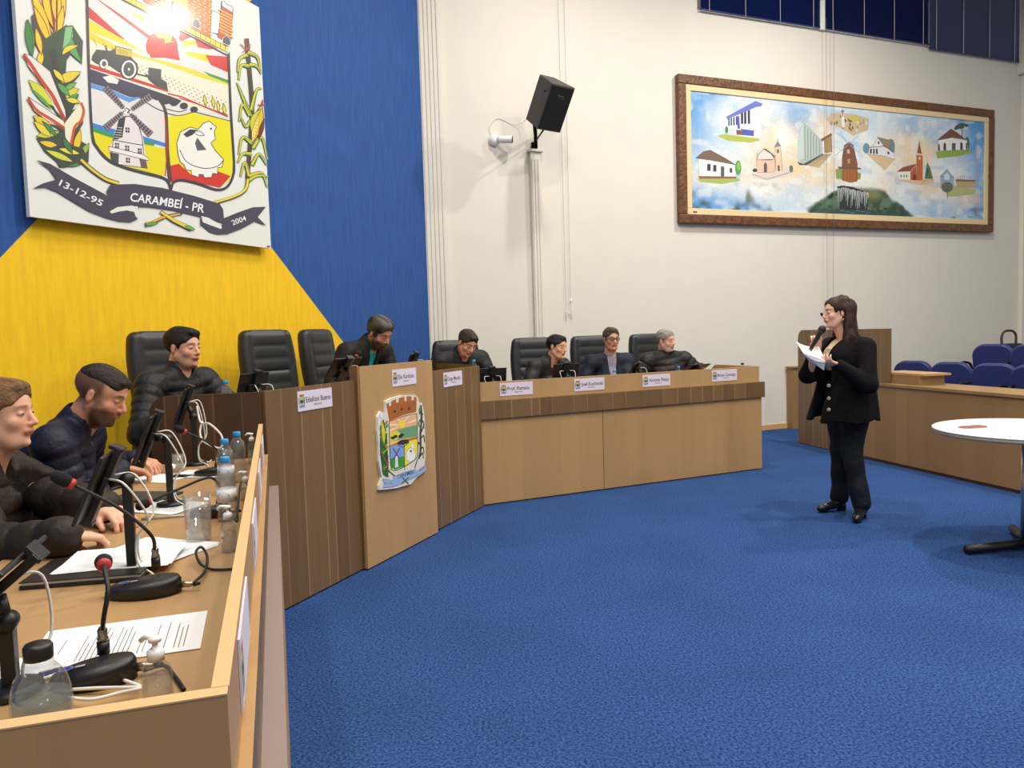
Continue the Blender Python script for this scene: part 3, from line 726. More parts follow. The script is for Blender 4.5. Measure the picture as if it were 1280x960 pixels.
# tractor and seeder
P.poly([(335, 203), (350, 180), (400, 185), (420, 175), (472, 205), (500, 232), (500, 262), (470, 275), (430, 262), (400, 240), (350, 232), (332, 218)], (72, 72, 76))
P.stroke([(384, 165), (390, 188)], 4, DK)
P.poly([(420, 168), (478, 182), (476, 208), (420, 198)], (222, 190, 30)); P.poly([(428, 176), (468, 186), (466, 202), (428, 194)], (190, 170, 60)); P.outl([(420, 168), (478, 182), (476, 208), (420, 198)], 2.5, DK)
P.ell(375, 232, 17, 20, DK); P.ell(377, 232, 15, 17, WH); P.ell(378, 232, 8, 10, (90, 90, 90))
P.ell(468, 251, 34, 39, DK); P.ell(468, 252, 27, 33, WH); P.ell(468, 252, 20, 26, (80, 80, 84)); P.ell(468, 252, 4, 5, WH)
P.stroke([(495, 268), (560, 285)], 5, DK)
P.poly([(540, 245), (586, 252), (585, 285), (606, 300), (610, 328), (580, 320), (556, 304), (538, 288)], (74, 74, 76))
P.stroke([(530, 270), (566, 308)], 6, DK)
# lower left field: sky, mill, ground
P.poly([(327, 302), (400, 324), (470, 355), (520, 350), (470, 372), (400, 340), (329, 318)], (90, 150, 215))
P.poly([(332, 445), (400, 466), (470, 480), (600, 520), (602, 534), (500, 505), (400, 490), (334, 462)], (60, 130, 205))
P.poly([(334, 462), (400, 484), (470, 498), (560, 518), (560, 530), (400, 505), (336, 478)], (60, 150, 80))
P.poly([(336, 478), (400, 500), (600, 540), (604, 628), (590, 640), (520, 620), (450, 603), (392, 575), (350, 530)], (226, 214, 20))
P.poly([(340, 320), (325, 302)], DK) if False else None
# lower right field
P.poly([(607, 425), (700, 410), (835, 438), (846, 600), (838, 650), (800, 682), (735, 668), (655, 652), (618, 666)], (230, 220, 24))
P.poly([(608, 605), (650, 595), (700, 640), (790, 622), (838, 640), (800, 682), (735, 668), (655, 652), (618, 666)], (204, 50, 38))
P.stroke([(572, 352), (600, 400), (606, 480), (608, 560), (618, 660)], 9, (92, 60, 62), 16, sm=True)
P.stroke([(600, 430), (606, 540), (600, 640)], 4, (190, 60, 50), sm=True)
for (x, y, r) in ((600, 362, 22), (572, 350, 18), (632, 374, 15), (545, 350, 14), (668, 385, 15), (520, 348, 11), (705, 398, 14), (640, 366, 10)): P.ell(x, y, r, r*.8, (58, 64, 66))
P.stroke([(600, 410), (650, 420), (700, 408)], 3, DK, sm=True); P.stroke([(606, 396), (650, 406), (680, 398)], 2.5, DK, sm=True); P.stroke([(500, 350), (560, 390), (604, 408)], 3, DK, sm=True)
P.stroke([(700, 405), (760, 420), (836, 440)], 3, DK)
# mill
P.poly([(428, 478), (452, 430), (492, 424), (500, 470), (520, 500), (536, 612), (404, 594), (396, 540)], (226, 220, 220))
P.poly([(432, 432), (456, 424), (444, 500), (412, 512)], (60, 60, 62)); P.poly([(398, 552), (432, 560), (430, 598), (404, 592)], (72, 72, 74)); P.poly([(505, 575), (530, 582), (536, 612), (512, 608)], (110, 84, 96))
for k in range(6): P.stroke([(420-k*2, 462+k*9), (444-k, 465+k*9)], 2, WH)
P.outl([(446, 424), (494, 420), (516, 500), (522, 560), (536, 612), (404, 594), (410, 510)], 2.6, DK)
P.stroke([(408, 508), (470, 520), (520, 528)], 3, DK); P.poly([(394, 532), (520, 562), (540, 576), (538, 584), (396, 548)], (232, 228, 226)); P.outl([(394, 532), (520, 562), (540, 576), (538, 584), (396, 548)], 2.2, DK)
for (x, y) in ((463, 472), (425, 528), (462, 538), (508, 548), (465, 582)): P.poly([(x-8, y-9), (x+7, y-8), (x+7, y+11), (x-8, y+9)], (70, 66, 74)); P.stroke([(x, y-9), (x, y+9)], 1.6, WH); P.stroke([(x-8, y), (x+7, y+1)], 1.6, WH)
P.ell(462, 402, 17, 15, (236, 234, 232)); P.stroke([(456, 392), (470, 398), (462, 412)], 5, DK)
for (a, b) in (((382, 318), (448, 392)), ((548, 348), (478, 398)), ((382, 466), (444, 410)), ((548, 490), (474, 416))):
    a = np.array(a, float); b = np.array(b, float); t = (b-a)/np.linalg.norm(b-a); q = np.array((-t[1], t[0]))
    P.poly([a+q*13, a-q*13, b-q*7, b+q*7], (96, 78, 88))
    for k in range(9): c = a+(b-a)*(k+.5)/9; P.stroke([c-q*11, c+q*11], 1.8, (196, 184, 190))
    P.stroke([a, b+t*14], 2.5, DK)
# bird over cog wheel
P.poly([(655, 480), (690, 462), (720, 470), (738, 448), (760, 440), (786, 462), (778, 478), (782, 505), (765, 520), (780, 545), (812, 580), (806, 608), (790, 610), (790, 632), (772, 630), (768, 645), (742, 646), (738, 635), (722, 634), (720, 645), (696, 636), (694, 620), (676, 618), (668, 600), (654, 588), (646, 560), (642, 520)], (236, 236, 230))
P.outl([(655, 480), (690, 462), (720, 470), (738, 448), (760, 440), (786, 462), (778, 478), (782, 505), (765, 520), (780, 545), (812, 580), (806, 608), (790, 610), (790, 632), (772, 630), (768, 645), (742, 646), (738, 635), (722, 634), (720, 645), (696, 636), (694, 620), (676, 618), (668, 600), (654, 588), (646, 560), (642, 520)], 3, DK)
P.stroke([(652, 545), (680, 590), (740, 612), (790, 604), (812, 582)], 3, DK, sm=True)
P.poly([(665, 488), (690, 470), (718, 472), (700, 490), (678, 500)], DK); P.poly([(716, 500), (750, 545), (716, 548), (708, 520)], (90, 90, 92)); P.leaf((705, 478), (742, 492), 16, WH, DK, 2.5)
P.ell(766, 468, 4, 4, DK)
# shield outline
P.stroke([(314, -70), (322, 230), (334, 480), (352, 535), (394, 582), (450, 608), (520, 628), (590, 646), (612, 664), (620, 692)], 9, DK, sm=True)
P.stroke([(620, 692), (630, 664), (660, 655), (720, 668), (788, 690), (826, 678), (846, 640), (850, 590), (838, 400), (830, 190)], 9, DK, sm=True)
P.stroke([(314, -70), (620, 92), (832, 205)], 5, DK)
# mural crown
P.poly([(420, -55), (600, 30), (620, 40), (828, 150), (830, 196), (620, 80), (420, -18)], WH); P.poly([(430, -30), (826, 170), (826, 190), (430, -10)], (236, 214, 40)); P.outl([(430, -30), (826, 170), (826, 190), (430, -10)], 2, DK)
for k in range(22): x = 440+k*18; P.stroke([(x, -26+k*9.05), (x, -8+k*9.05)], 1.8, DK)
def tower(pts, col, mort, door=None):
    P.poly(pts, col); P.outl(pts, 2.4, DK)
    x0 = min(p[0] for p in pts); x1 = max(p[0] for p in pts); y0 = min(p[1] for p in pts); y1 = max(p[1] for p in pts)
    for j in range(int((y1-y0)/11)):
        for i in range(5):
            x = x0+8+i*(x1-x0-16)/4+(5 if j % 2 else 0); y = y0+16+j*11+(x-x0)*.5
            if y < y1-12-(x1-x)*.5: P.poly([(x-5, y-4), (x+5, y+.5), (x+5, y+5), (x-5, y+.5)], mort)
    if door: P.ell(door[0], door[1], 14, 20, (70, 70, 76)); P.outl([(door[0]-15, door[1]+8), (door[0]-13, door[1]-10), (door[0], door[1]-20), (door[0]+13, door[1]-4), (door[0]+16, door[1]+22)], 2, WH)
tower([(640, -60), (700, -40), (690, 50), (672, 90), (622, 62)], (226, 206, 60), (246, 232, 130), None)
tower([(690, -60), (768, -20), (764, 138), (672, 92)], (196, 96, 40), (240, 196, 40), (712, 86))
tower([(768, 36), (800, 52), (794, 124), (764, 118)], (228, 226, 222), (206, 204, 204))
tower([(806, 16), (846, 34), (836, 160), (790, 136)], (200, 60, 40), (232, 190, 50), (822, 148))
P.poly([(804, 22), (806, 4), (816, 6), (820, 16), (830, 20), (840, 22), (847, 34), (842, 46)], WH); P.outl([(804, 22), (806, 4), (816, 6), (820, 16), (830, 20), (840, 22), (847, 34), (842, 46)], 2.4, DK)
tower([(520, -70), (600, -50), (596, 40), (520, 6)], (206, 110, 50), (240, 200, 60), (570, -10))
# left branch: wheat, soy pods, leaves
P.poly([(112, 60), (150, 20), (200, 150), (235, 95), (262, 92), (300, 150), (296, 235), (262, 190), (240, 220), (236, 290), (292, 270), (240, 330), (286, 345), (262, 400), (300, 385), (300, 450), (270, 500), (322, 530), (320, 590), (230, 610), (160, 550), (130, 500), (175, 505), (118, 425), (190, 470), (228, 480), (180, 450), (215, 430), (150, 330), (190, 340), (200, 300), (128, 236), (160, 220), (120, 150)], (64, 74, 60))
P.leaf((100, 70), (116, 210), 30, (70, 140, 72)); P.leaf((150, 180), (140, 250), 24, (226, 204, 50)); P.leaf((232, 190), (262, 110), 26, (150, 206, 150), ew=1)
for (a, b, w_) in (((110, -40), (188, 150), 34), ((235, -40), (200, 150), 34), ((150, -50), (196, 110), 30), ((200, -60), (206, 90), 36), ((120, 20), (186, 170), 26), ((228, 20), (206, 140), 26)):
    P.leaf(a, b, w_, (232, 196, 34), (150, 60, 30), 3)
P.stroke([(175, -40), (200, 140)], 7, (140, 60, 30)); P.stroke([(205, -40), (204, 160)], 6, (120, 50, 30))
P.leaf((95, 72), (112, 205), 26, (60, 130, 66)); P.leaf((240, 90), (296, 230), 30, (84, 160, 90), bend=14); P.leaf((210, 210), (285, 165), 20, (224, 206, 40), bend=-10)
P.poly([(150, 150), (240, 90), (262, 120), (225, 190), (236, 250), (200, 262), (160, 210)], (58, 78, 58)); P.poly([(236, 100), (262, 96), (252, 150), (226, 178)], (130, 190, 130))
P.leaf((128, 100), (150, 200), 22, (232, 200, 40), (150, 60, 30), 3)
P.leaf((128, 235), (190, 300), 40, (226, 210, 40)); P.leaf((196, 300), (292, 262), 36, (228, 200, 50)); P.leaf((205, 350), (286, 325), 44, (210, 200, 50)); P.leaf((232, 375), (285, 340), 22, (70, 150, 70), ew=0)
P.stroke([(190, 180), (205, 280), (240, 400), (265, 500), (270, 560)], 22, (58, 62, 58), 28, sm=True)
P.leaf((102, 290), (200, 390), 40, (206, 210, 60)); P.leaf((110, 320), (190, 400), 14, (90, 160, 80), ew=0)
P.poly([(84, 195), (110, 205), (180, 260), (235, 400), (238, 440), (200, 400), (150, 300), (100, 240)], (226, 224, 214)); P.stroke([(84, 200), (110, 235), (150, 295), (190, 350), (215, 400), (236, 440)], 13, (196, 66, 40), sm=True); P.outl([(84, 195), (110, 202), (180, 260), (235, 400), (238, 440), (150, 310), (100, 240)], 2.4, DK)
P.poly([(100, 352), (150, 385), (230, 440), (234, 465), (180, 450), (120, 400)], (228, 224, 214)); P.stroke([(100, 358), (130, 400), (180, 432), (232, 466)], 11, (200, 80, 40), sm=True); P.outl([(100, 352), (150, 385), (230, 440), (234, 468), (170, 440), (120, 402)], 2.4, DK)
P.poly([(292, 372), (304, 400), (296, 440), (262, 480), (255, 530), (236, 500), (232, 450), (262, 410)], (232, 226, 200)); P.stroke([(292, 374), (302, 402), (292, 440), (270, 462), (256, 526)], 10, (204, 84, 40), sm=True)
for (a, b, w_, c) in (((118, 420), (190, 470), 30, (220, 196, 40)), ((130, 495), (215, 480), 28, (200, 200, 50)), ((140, 515), (215, 535), 22, (224, 196, 50)), ((170, 545), (280, 590), 30, (120, 180, 70)), ((270, 560), (290, 470), 26, (226, 196, 50)), ((290, 570), (322, 520), 22, (150, 180, 60)), ((212, 590), (290, 600), 20, (60, 140, 70))):
    P.leaf(a, b, w_, c)
P.poly([(160, 545), (230, 520), (300, 540), (316, 575), (260, 600), (216, 610), (200, 580)], (60, 70, 60)); P.leaf((165, 546), (262, 588), 20, (206, 210, 70), ew=0)
P.stroke([(290, 580), (330, 615), (380, 650), (430, 668)], 16, DK, sm=True); P.stroke([(292, 580), (334, 618), (384, 652), (430, 667)], 9, (224, 200, 50), sm=True)
for (a, b, w_, c) in (((120, 440), (186, 500), 26, (226, 206, 60)), ((228, 330), (276, 300), 20, (110, 170, 80)), ((236, 360), (290, 372), 20, (226, 210, 60)), ((205, 300), (252, 350), 22, (90, 160, 80)), ((150, 440), (210, 500), 18, (70, 130, 70)), ((210, 540), (290, 560), 20, (226, 214, 70)), ((226, 500), (262, 560), 22, (60, 120, 64)), ((190, 250), (232, 300), 20, (226, 208, 60))):
    P.leaf(a, b, w_, c, ew=2)
# right branch: maize
P.stroke([(895, 140), (905, 250), (915, 400), (905, 560), (898, 650)], 15, (74, 66, 50), sm=True)
P.stroke([(890, 140), (896, 190)], 4, (170, 70, 60)); P.stroke([(872, 160), (892, 180)], 3, (170, 80, 70)); P.stroke([(910, 160), (894, 178)], 3, (170, 80, 70)); P.stroke([(880, 190), (910, 170)], 3, (170, 80, 70))
for pts in ([(898, 200), (870, 215), (862, 262)], [(900, 190), (935, 210), (946, 268)], [(902, 240), (875, 240), (866, 290)], [(905, 235), (930, 240), (945, 260)], [(910, 420), (880, 350), (860, 300)], [(912, 400), (930, 330), (948, 320)],
            [(908, 420), (880, 380), (868, 440)], [(910, 440), (892, 460), (872, 420)], [(915, 520), (880, 500), (866, 560)], [(918, 540), (950, 500), (970, 580)], [(912, 560), (880, 560), (862, 590)], [(915, 600), (940, 560), (968, 600)],
            [(905, 640), (888, 590), (872, 640)], [(905, 640), (950, 630), (970, 680)], [(898, 660), (930, 640), (972, 640)]):
    P.stroke(pts, 17, DK, 5, sm=True); P.stroke(pts, 12, (216, 206, 46), 3, sm=True); P.stroke([(p[0]+3, p[1]+3) for p in pts], 4, (90, 160, 70), 2, sm=True)
P.leaf((916, 520), (950, 380), 40, (222, 190, 60), (90, 60, 40), 3); P.leaf((915, 520), (938, 400), 22, (240, 214, 110), (150, 110, 40), 1.5)
for k in range(9): P.stroke([(915+k*2.6, 500-k*12), (931+k*1.6, 506-k*12)], 2, (190, 150, 50))
P.leaf((912, 480), (948, 395), 20, (200, 200, 60), bend=-12); P.leaf((938, 510), (958, 430), 16, (110, 60, 40)); P.stroke([(950, 386), (954, 362)], 9, (190, 60, 60), 3)
P.stroke([(936, 380), (950, 385), (962, 378)], 4, (180, 50, 50))
P.stroke([(900, 650), (890, 690), (850, 715), (775, 738)], 13, DK, sm=True); P.stroke([(900, 650), (890, 688), (850, 713), (775, 737)], 8, (232, 210, 50), sm=True)
P.crop(30, 200, 4.063)
# stems below the ribbon
P.stroke([(612, 330), (640, 322), (720, 285), (800, 272)], 22, DK, 14); P.stroke([(618, 328), (700, 292), (790, 274)], 15, (224, 170, 60), 8); P.leaf((612, 330), (680, 318), 18, (90, 170, 70), DK, 2)
P.stroke([(690, 262), (760, 310), (850, 352)], 18, DK, 24); P.stroke([(692, 264), (760, 308), (840, 346)], 12, (226, 206, 60), 17); P.leaf((812, 334), (866, 354), 18, (110, 180, 60), DK, 2)
# ribbon
RB = (70, 64, 84)
P.poly([(60, 0), (130, 20), (250, 90), (400, 170), (430, 190), (600, 205), (560, 280), (575, 300), (540, 316), (480, 312), (420, 296), (330, 262), (250, 214), (170, 165), (110, 140), (42, 145), (90, 120), (160, 100), (128, 50)], RB)
P.poly([(432, 262), (470, 240), (540, 232), (575, 236), (575, 290), (566, 292), (556, 264), (520, 256), (480, 262), (440, 272)], WH)
P.poly([(436, 125), (560, 122), (700, 142), (860, 182), (990, 222), (1008, 250), (1015, 320), (990, 316), (900, 290), (760, 258), (640, 240), (560, 236), (430, 200), (416, 160)], RB)
P.poly([(896, 285), (930, 292), (980, 320), (1006, 345), (996, 352), (950, 332), (910, 318)], WH)
P.poly([(894, 290), (898, 330), (940, 366), (980, 378), (1030, 376), (1100, 350), (1170, 312), (1228, 334), (1184, 290), (1225, 238), (1160, 240), (1080, 268), (1012, 296), (1000, 345), (950, 328), (905, 306)], RB)
P.poly([(900, 300), (950, 312), (1004, 344), (996, 350), (940, 330), (905, 316)], WH)
P.stroke([(895, 290), (895, 340)], 3, DK)
P.text('13-12-95', (172, 128), (388, 236), 32, (236, 236, 240), .01)
P.text('CARAMBEÍ - PR', (534, 208), (910, 268), 42, (240, 240, 244), .015, arc=3)
P.text('2004', (1058, 332), (1128, 306), 26, (236, 236, 240), .01)
P.poly([(1232, 434), (1247, 437), (1247, 443), (1232, 440)], (60, 60, 60))
P.build('painted_arms', M['board'], eb, KC, R(90-HM))

# ------------------------------------------------------------------ plywood arms on the podium front
def crest_podium():
    PO = AM-NM*.052; fn = lambda x, y: onwall(x, y, PO, HM)
    P = Pic(fn, -NM, step=9e-6).crop(460, 480, 6.857)
    out = [(150, 150), (200, 122), (290, 96), (400, 94), (432, 118), (436, 158), (462, 158), (480, 240), (488, 320), (490, 460), (494, 600), (486, 680), (502, 745), (420, 800), (370, 858), (300, 876), (250, 892), (150, 905), (96, 908), (98, 870), (120, 800), (92, 660), (92, 540), (80, 400), (84, 280), (110, 232), (150, 260)]
    # real thickness
    F_ = [fn(460+x/6.857, 480+y/6.857) for x, y in out]; Bk = [p+NM*.016 for p in F_]; n = len(out)
    O = AM+UM*.80; c, d = math.cos(-R(90-HM)), math.sin(-R(90-HM))
    loc = lambda p: ((p[0]-O[0])*c-(p[1]-O[1])*d, (p[0]-O[0])*d+(p[1]-O[1])*c, p[2])
    m = MB(); m.add([loc(p) for p in F_+Bk], [tuple(range(n)), tuple(range(n, 2*n))[::-1]]+[(i, n+i, n+(i+1) % n, (i+1) % n) for i in range(n)])
    cb = m.build('coat_of_arms', mat('white_edged_plywood', (222, 218, 208), .5), pod)
    BR = (176, 104, 50)
    P.poly([(155, 170), (180, 160), (180, 190), (198, 186), (196, 150), (240, 128), (242, 160), (262, 156), (262, 122), (312, 108), (314, 146), (330, 146), (330, 106), (372, 104), (374, 140), (392, 138), (392, 106), (418, 118), (414, 240), (300, 268), (182, 318)], BR)
    for j in range(7):
        P.stroke([(160+j*3, 200+j*17), (290, 160+j*16), (414, 150+j*14)], 2.5, (120, 70, 36), sm=True)
    for x, y in ((228, 230), (290, 212), (350, 208)): P.poly([(x-12, y+14), (x, y-16), (x+12, y+12)], (50, 50, 40))
    P.poly([(178, 320), (300, 276), (416, 250), (424, 570), (410, 640), (312, 706), (230, 738), (196, 720), (186, 560)], (240, 200, 120))
    P.poly([(178, 326), (300, 280), (416, 262), (418, 350), (300, 380), (178, 420)], (236, 176, 130))
    for (a, b, c_, d_) in (((180, 340), (180, 358), (280, 352), (280, 346)), ((250, 300), (262, 296), (288, 330), (284, 334)), ((340, 276), (360, 272), (306, 330), (302, 326)), ((414, 296), (416, 318), (330, 340), (326, 336)), ((178, 396), (178, 412), (262, 368), (256, 364))):
        P.poly([a, b, c_, d_], (244, 226, 190))
    P.ell(292, 344, 28, 34, (240, 220, 70)); P.poly([(178, 420), (300, 378), (418, 350), (418, 450), (300, 470), (180, 500)], (110, 160, 120)); P.poly([(178, 410), (250, 400), (300, 440), (240, 480), (180, 500)], (220, 210, 70))
    for x, y in ((212, 462), (236, 450), (290, 436), (276, 450)): P.ell(x, y, 18, 13, (40, 44, 46))
    P.poly([(182, 530), (300, 480), (424, 450), (424, 470), (310, 500), (184, 546)], (190, 110, 60))
    P.poly([(184, 540), (308, 500), (310, 700), (230, 736), (198, 716)], (130, 160, 214)); P.poly([(190, 640), (310, 620), (312, 704), (232, 736), (200, 716)], (60, 150, 60))
    P.poly([(310, 498), (424, 470), (422, 570), (408, 630), (314, 700)], (236, 226, 60))
    P.ell(302, 498, 52, 22, (60, 50, 56), -12); P.stroke([(250, 520), (300, 540), (350, 500)], 6, DK, sm=True)
    P.poly([(234, 620), (254, 620), (260, 712), (232, 716)], (224, 224, 230)); P.stroke([(214, 552), (270, 640)], 9, (70, 74, 110)); P.stroke([(272, 550), (216, 650)], 9, (70, 74, 110))
    P.poly([(326, 590), (340, 560), (370, 545), (372, 500), (392, 520), (394, 560), (412, 600), (400, 650), (360, 670), (330, 650)], (240, 240, 230)); P.outl([(326, 590), (340, 560), (370, 545), (392, 560), (412, 600), (400, 650), (360, 670), (330, 650)], 3, DK)
    P.poly([(352, 570), (378, 566), (372, 590)], DK)
    P.stroke([(180, 320), (186, 560), (198, 716), (232, 742), (312, 708), (410, 640), (426, 566), (418, 250)], 6, (40, 40, 40), sm=True); P.stroke([(310, 500), (314, 740)], 5, (40, 40, 40)); P.stroke([(178, 322), (300, 276), (418, 252)], 5, (40, 40, 40))
    for k in range(12): P.leaf((128+(k % 3)*14, 500+k*24), (104+(k % 4)*20, 330+k*32), 22, ((60, 130, 50), (200, 200, 60), (40, 90, 44))[k % 3], (40, 60, 40), 2)
    P.poly([(104, 400), (118, 330), (134, 300), (150, 380), (164, 470), (170, 600), (176, 720), (160, 800), (128, 780), (108, 640), (100, 520)], (40, 96, 48))
    rl = random.Random(5)
    for k in range(34):
        y = 330+k*13.5; x = 132+(y-330)*.05+rl.uniform(-14, 22); sd = -1 if k % 2 else 1
        P.leaf((x, y+24), (x+sd*rl.uniform(18, 32), y-16), rl.uniform(12, 19), rl.choice(((216, 208, 60), (60, 140, 60), (34, 90, 44), (120, 170, 70), (190, 120, 60))), (30, 40, 30), 1.8)
    P.leaf((140, 520), (120, 310), 30, (214, 206, 60)); P.stroke([(104, 560), (140, 640), (172, 700)], 14, (130, 80, 50), sm=True); P.leaf((120, 720), (160, 800), 30, (50, 110, 50))
    P.leaf((112, 300), (118, 236), 22, (236, 236, 236), (200, 200, 200), 2); P.leaf((90, 380), (100, 280), 18, (230, 230, 230), (200, 200, 200), 2)
    P.stroke([(452, 180), (458, 300), (448, 420), (450, 560), (436, 640)], 16, (70, 80, 60), sm=True)
    for pts in ([(452, 240), (436, 260)], [(452, 240), (472, 262)], [(454, 300), (434, 330), (440, 370)], [(456, 310), (476, 330), (478, 380)], [(450, 420), (468, 380), (476, 350)], [(450, 470), (476, 440), (484, 500)], [(448, 520), (430, 500), (426, 540)], [(448, 560), (470, 540), (480, 590)], [(444, 620), (468, 590), (474, 640)]):
        P.stroke(pts, 11, (56, 48, 40), 6, sm=len(pts) > 2)
    P.leaf((438, 250), (450, 180), 16, (90, 150, 90))
    P.stroke([(424, 640), (400, 720)], 7, DK); P.stroke([(170, 740), (230, 790)], 9, (50, 90, 50))
    BL = (150, 178, 220)
    P.poly([(124, 812), (216, 826), (216, 796), (300, 760), (410, 730), (418, 750), (492, 690), (486, 720), (500, 744), (420, 790), (366, 812), (300, 850), (214, 880), (124, 890), (140, 850)], BL)
    P.outl([(124, 812), (216, 826), (216, 796), (300, 760), (410, 730), (418, 750), (492, 690), (486, 720), (500, 744), (420, 790), (366, 812), (300, 850), (214, 880), (124, 890), (140, 850)], 3, (70, 90, 130))
    P.text('CARAMBEI', (256, 812), (398, 762), 30, (40, 50, 100), .01); P.text('13-12-95', (144, 862), (206, 856), 15, (60, 70, 110)); P.text('2004', (440, 750), (484, 722), 16, (60, 70, 110))
    P.stroke([(286, 850), (350, 800)], 9, (40, 110, 50)); P.stroke([(290, 800), (346, 856)], 9, (40, 90, 40))
    P.build('painted_arms', M['vc'], cb, O, R(90-HM)).location = (0, 0, 0)
crest_podium()

# ------------------------------------------------------------------ name plates on the desks
def name_plate(origin, hd, s, zc, off, name, label, n_in, small='VEREADOR', wide=.305):
    U = hdv(hd); t = empty('name_plate', origin+U*s+np.array([0, 0, zc]), R(90-hd), label, 'name plate', 'name plates on the council desks')
    MB().b2(-wide/2, wide/2, off-.004, off-.0005, -.054, .054).build('card', M['plate'], t)
    fn = lambda x, y: np.array([x, off-.0042, -y]); P = Pic(fn, (0, -1, 0), step=8e-6)
    P.poly([(-.138, -.036), (-.100, -.036), (-.100, -.026), (-.138, -.026)], (170, 84, 60)); P.poly([(-.136, -.026), (-.102, -.026), (-.102, .012), (-.119, .022), (-.136, .012)], (176, 180, 130))
    P.poly([(-.134, -.006), (-.104, -.006), (-.104, .006), (-.119, .012), (-.134, .006)], (56, 84, 58)); P.stroke([(-.142, -.02), (-.141, .018)], .006, (80, 110, 80)); P.stroke([(-.097, -.02), (-.098, .018)], .006, (70, 80, 60))
    P.poly([(-.142, .022), (-.096, .018), (-.096, .034), (-.142, .036)], (130, 140, 176))
    x1 = min(.138, -.078+.0165*len(name))
    if name: P.text(name, (-.084, .010), (x1, .010), .030, (60, 50, 66), .012); P.text(small, (-.02, .031), (.055, .031), .010, (80, 72, 86), .008)
    P.build('lettering', M['vc'], t)
for a in ((AM, HM, .405, 1.085, 0, 'Edeilton Bueno', 'white name plate on the walnut panel left of the podium', 0),
          (AM, HM, 1.312, 1.150, -.035, 'Elio Kardozo', 'white name plate at the top of the oak podium above its painted arms', 0),
          (AM, HM, 2.078, 1.087, 0, 'Diego Macedo', 'white name plate on the walnut panel right of the podium', 0),
          (GR, HR_, .372, .951, .02, 'Prof. Renato', 'white name plate at the left end of the far oak desk, first of its four', 0),
          (GR, HR_, 1.083, .949, .02, 'Joel Kuchinski', 'white name plate below the seated man in glasses, second of four', 0),
          (GR, HR_, 1.796, .946, .02, 'Antonio Pleszy', 'white name plate below the grey bearded man, third of four', 0),
          (GR, HR_, 2.586, .952, .02, 'Bruno Camargo', 'white name plate nearest the far right end of the oak desk', 0)):
    name_plate(*a)
for i, s in enumerate((.35, 1.07, 1.79, 2.5)):
    name_plate(AL, HL, s, .945, 0, '',
               ('white name plate seen edge-on at the near end of the left desk rail', 'second white name plate seen edge-on along the left desk rail', 'third white name plate seen edge-on along the left desk rail', 'white name plate seen edge-on at the far end of the left desk rail')[i], 0)
# ------------------------------------------------------------------ the framed painting on the side wall
PO = WP-NW*.085
pm = lambda x, y: onwall(x, y, PO, HW)
pp = [pm(848, 92.5), pm(1244, 136.5), pm(1238, 290.5), pm(847, 278)]
px0 = float((pp[0]-WP)@UW); px1 = float((pp[1]-WP)@UW); pz1 = float(pp[0][2]+pp[1][2])/2; pz0 = float(pp[2][2]+pp[3][2])/2
pa = empty('framed_painting', WP, R(90-HW), 'wide painting of buildings and a waterfall in a carved brown frame', 'painting')
FWD = .115
M['frame'] = mat('carved_brown_frame', (104, 66, 38), .5, noise=(14, .35, (1, 1, 1)), bump=(24, .7, .02))
m = MB()
for (a, b, c, d) in ((px0, px1, pz1-FWD, pz1), (px0, px1, pz0, pz0+FWD), (px0, px0+FWD, pz0+FWD, pz1-FWD), (px1-FWD, px1, pz0+FWD, pz1-FWD)): m.b2(a, b, -.085, -.002, c, d)
m.build('frame', M['frame'], pa, bevel=.012)
m = MB(); i0, i1 = FWD-.004, FWD+.075
for (a, b, c, d) in ((px0+i0, px1-i0, pz1-i1, pz1-i0), (px0+i0, px1-i0, pz0+i0, pz0+i1), (px0+i0, px0+i1, pz0+i1, pz1-i1), (px1-i1, px1-i0, pz0+i1, pz1-i1)): m.b2(a, b, -.07, -.01, c, d)
m.build('inner_mat', mat('cream_liner', (226, 204, 158), .6), pa, bevel=.004)
# canvas: soft clouds as vertex colours on a dense grid
cx0, cx1, cz0, cz1 = px0+i1-.005, px1-i1+.005, pz0+i1-.005, pz1-i1+.005
NXc, NZc = 300, 96
gx, gz = np.meshgrid(np.linspace(0, 1, NXc), np.linspace(0, 1, NZc), indexing='ij')
rng = np.random.RandomState(4)
def vnoise(nx, nz):
    g = rng.rand(nx+2, nz+2); x = gx*nx; z = gz*nz; xi = x.astype(int); zi = z.astype(int); fx = x-xi; fz = z-zi; fx = fx*fx*(3-2*fx); fz = fz*fz*(3-2*fz)
    return (g[xi, zi]*(1-fx)+g[xi+1, zi]*fx)*(1-fz)+(g[xi, zi+1]*(1-fx)+g[xi+1, zi+1]*fx)*fz
nz_ = .34*vnoise(10, 4)+.33*vnoise(24, 9)+.33*vnoise(60, 20); nz_ = np.clip((nz_-.5)*1.6+.5, 0, 1)
base = np.array(lin((206, 222, 230))); blue = np.array(lin((84, 150, 210))); whitec = np.array(lin((232, 236, 232))); sand = np.array(lin((232, 208, 170)))
C3 = np.tile(base, (NXc, NZc, 1))
def mixc(w, col):
    global C3
    w = np.clip(w, 0, 1)[..., None]; C3 = C3*(1-w)+np.array(col)*w
mixc(smst(nz_, .50, .75), whitec)
def blob(cx, cy, rx, ry, col, amt=1.0, soft=1.0):
    d = ((gx-cx)/rx)**2+((1-gz-cy)/ry)**2; mixc(amt*np.exp(-d**soft)*(.35+1.2*nz_), col)
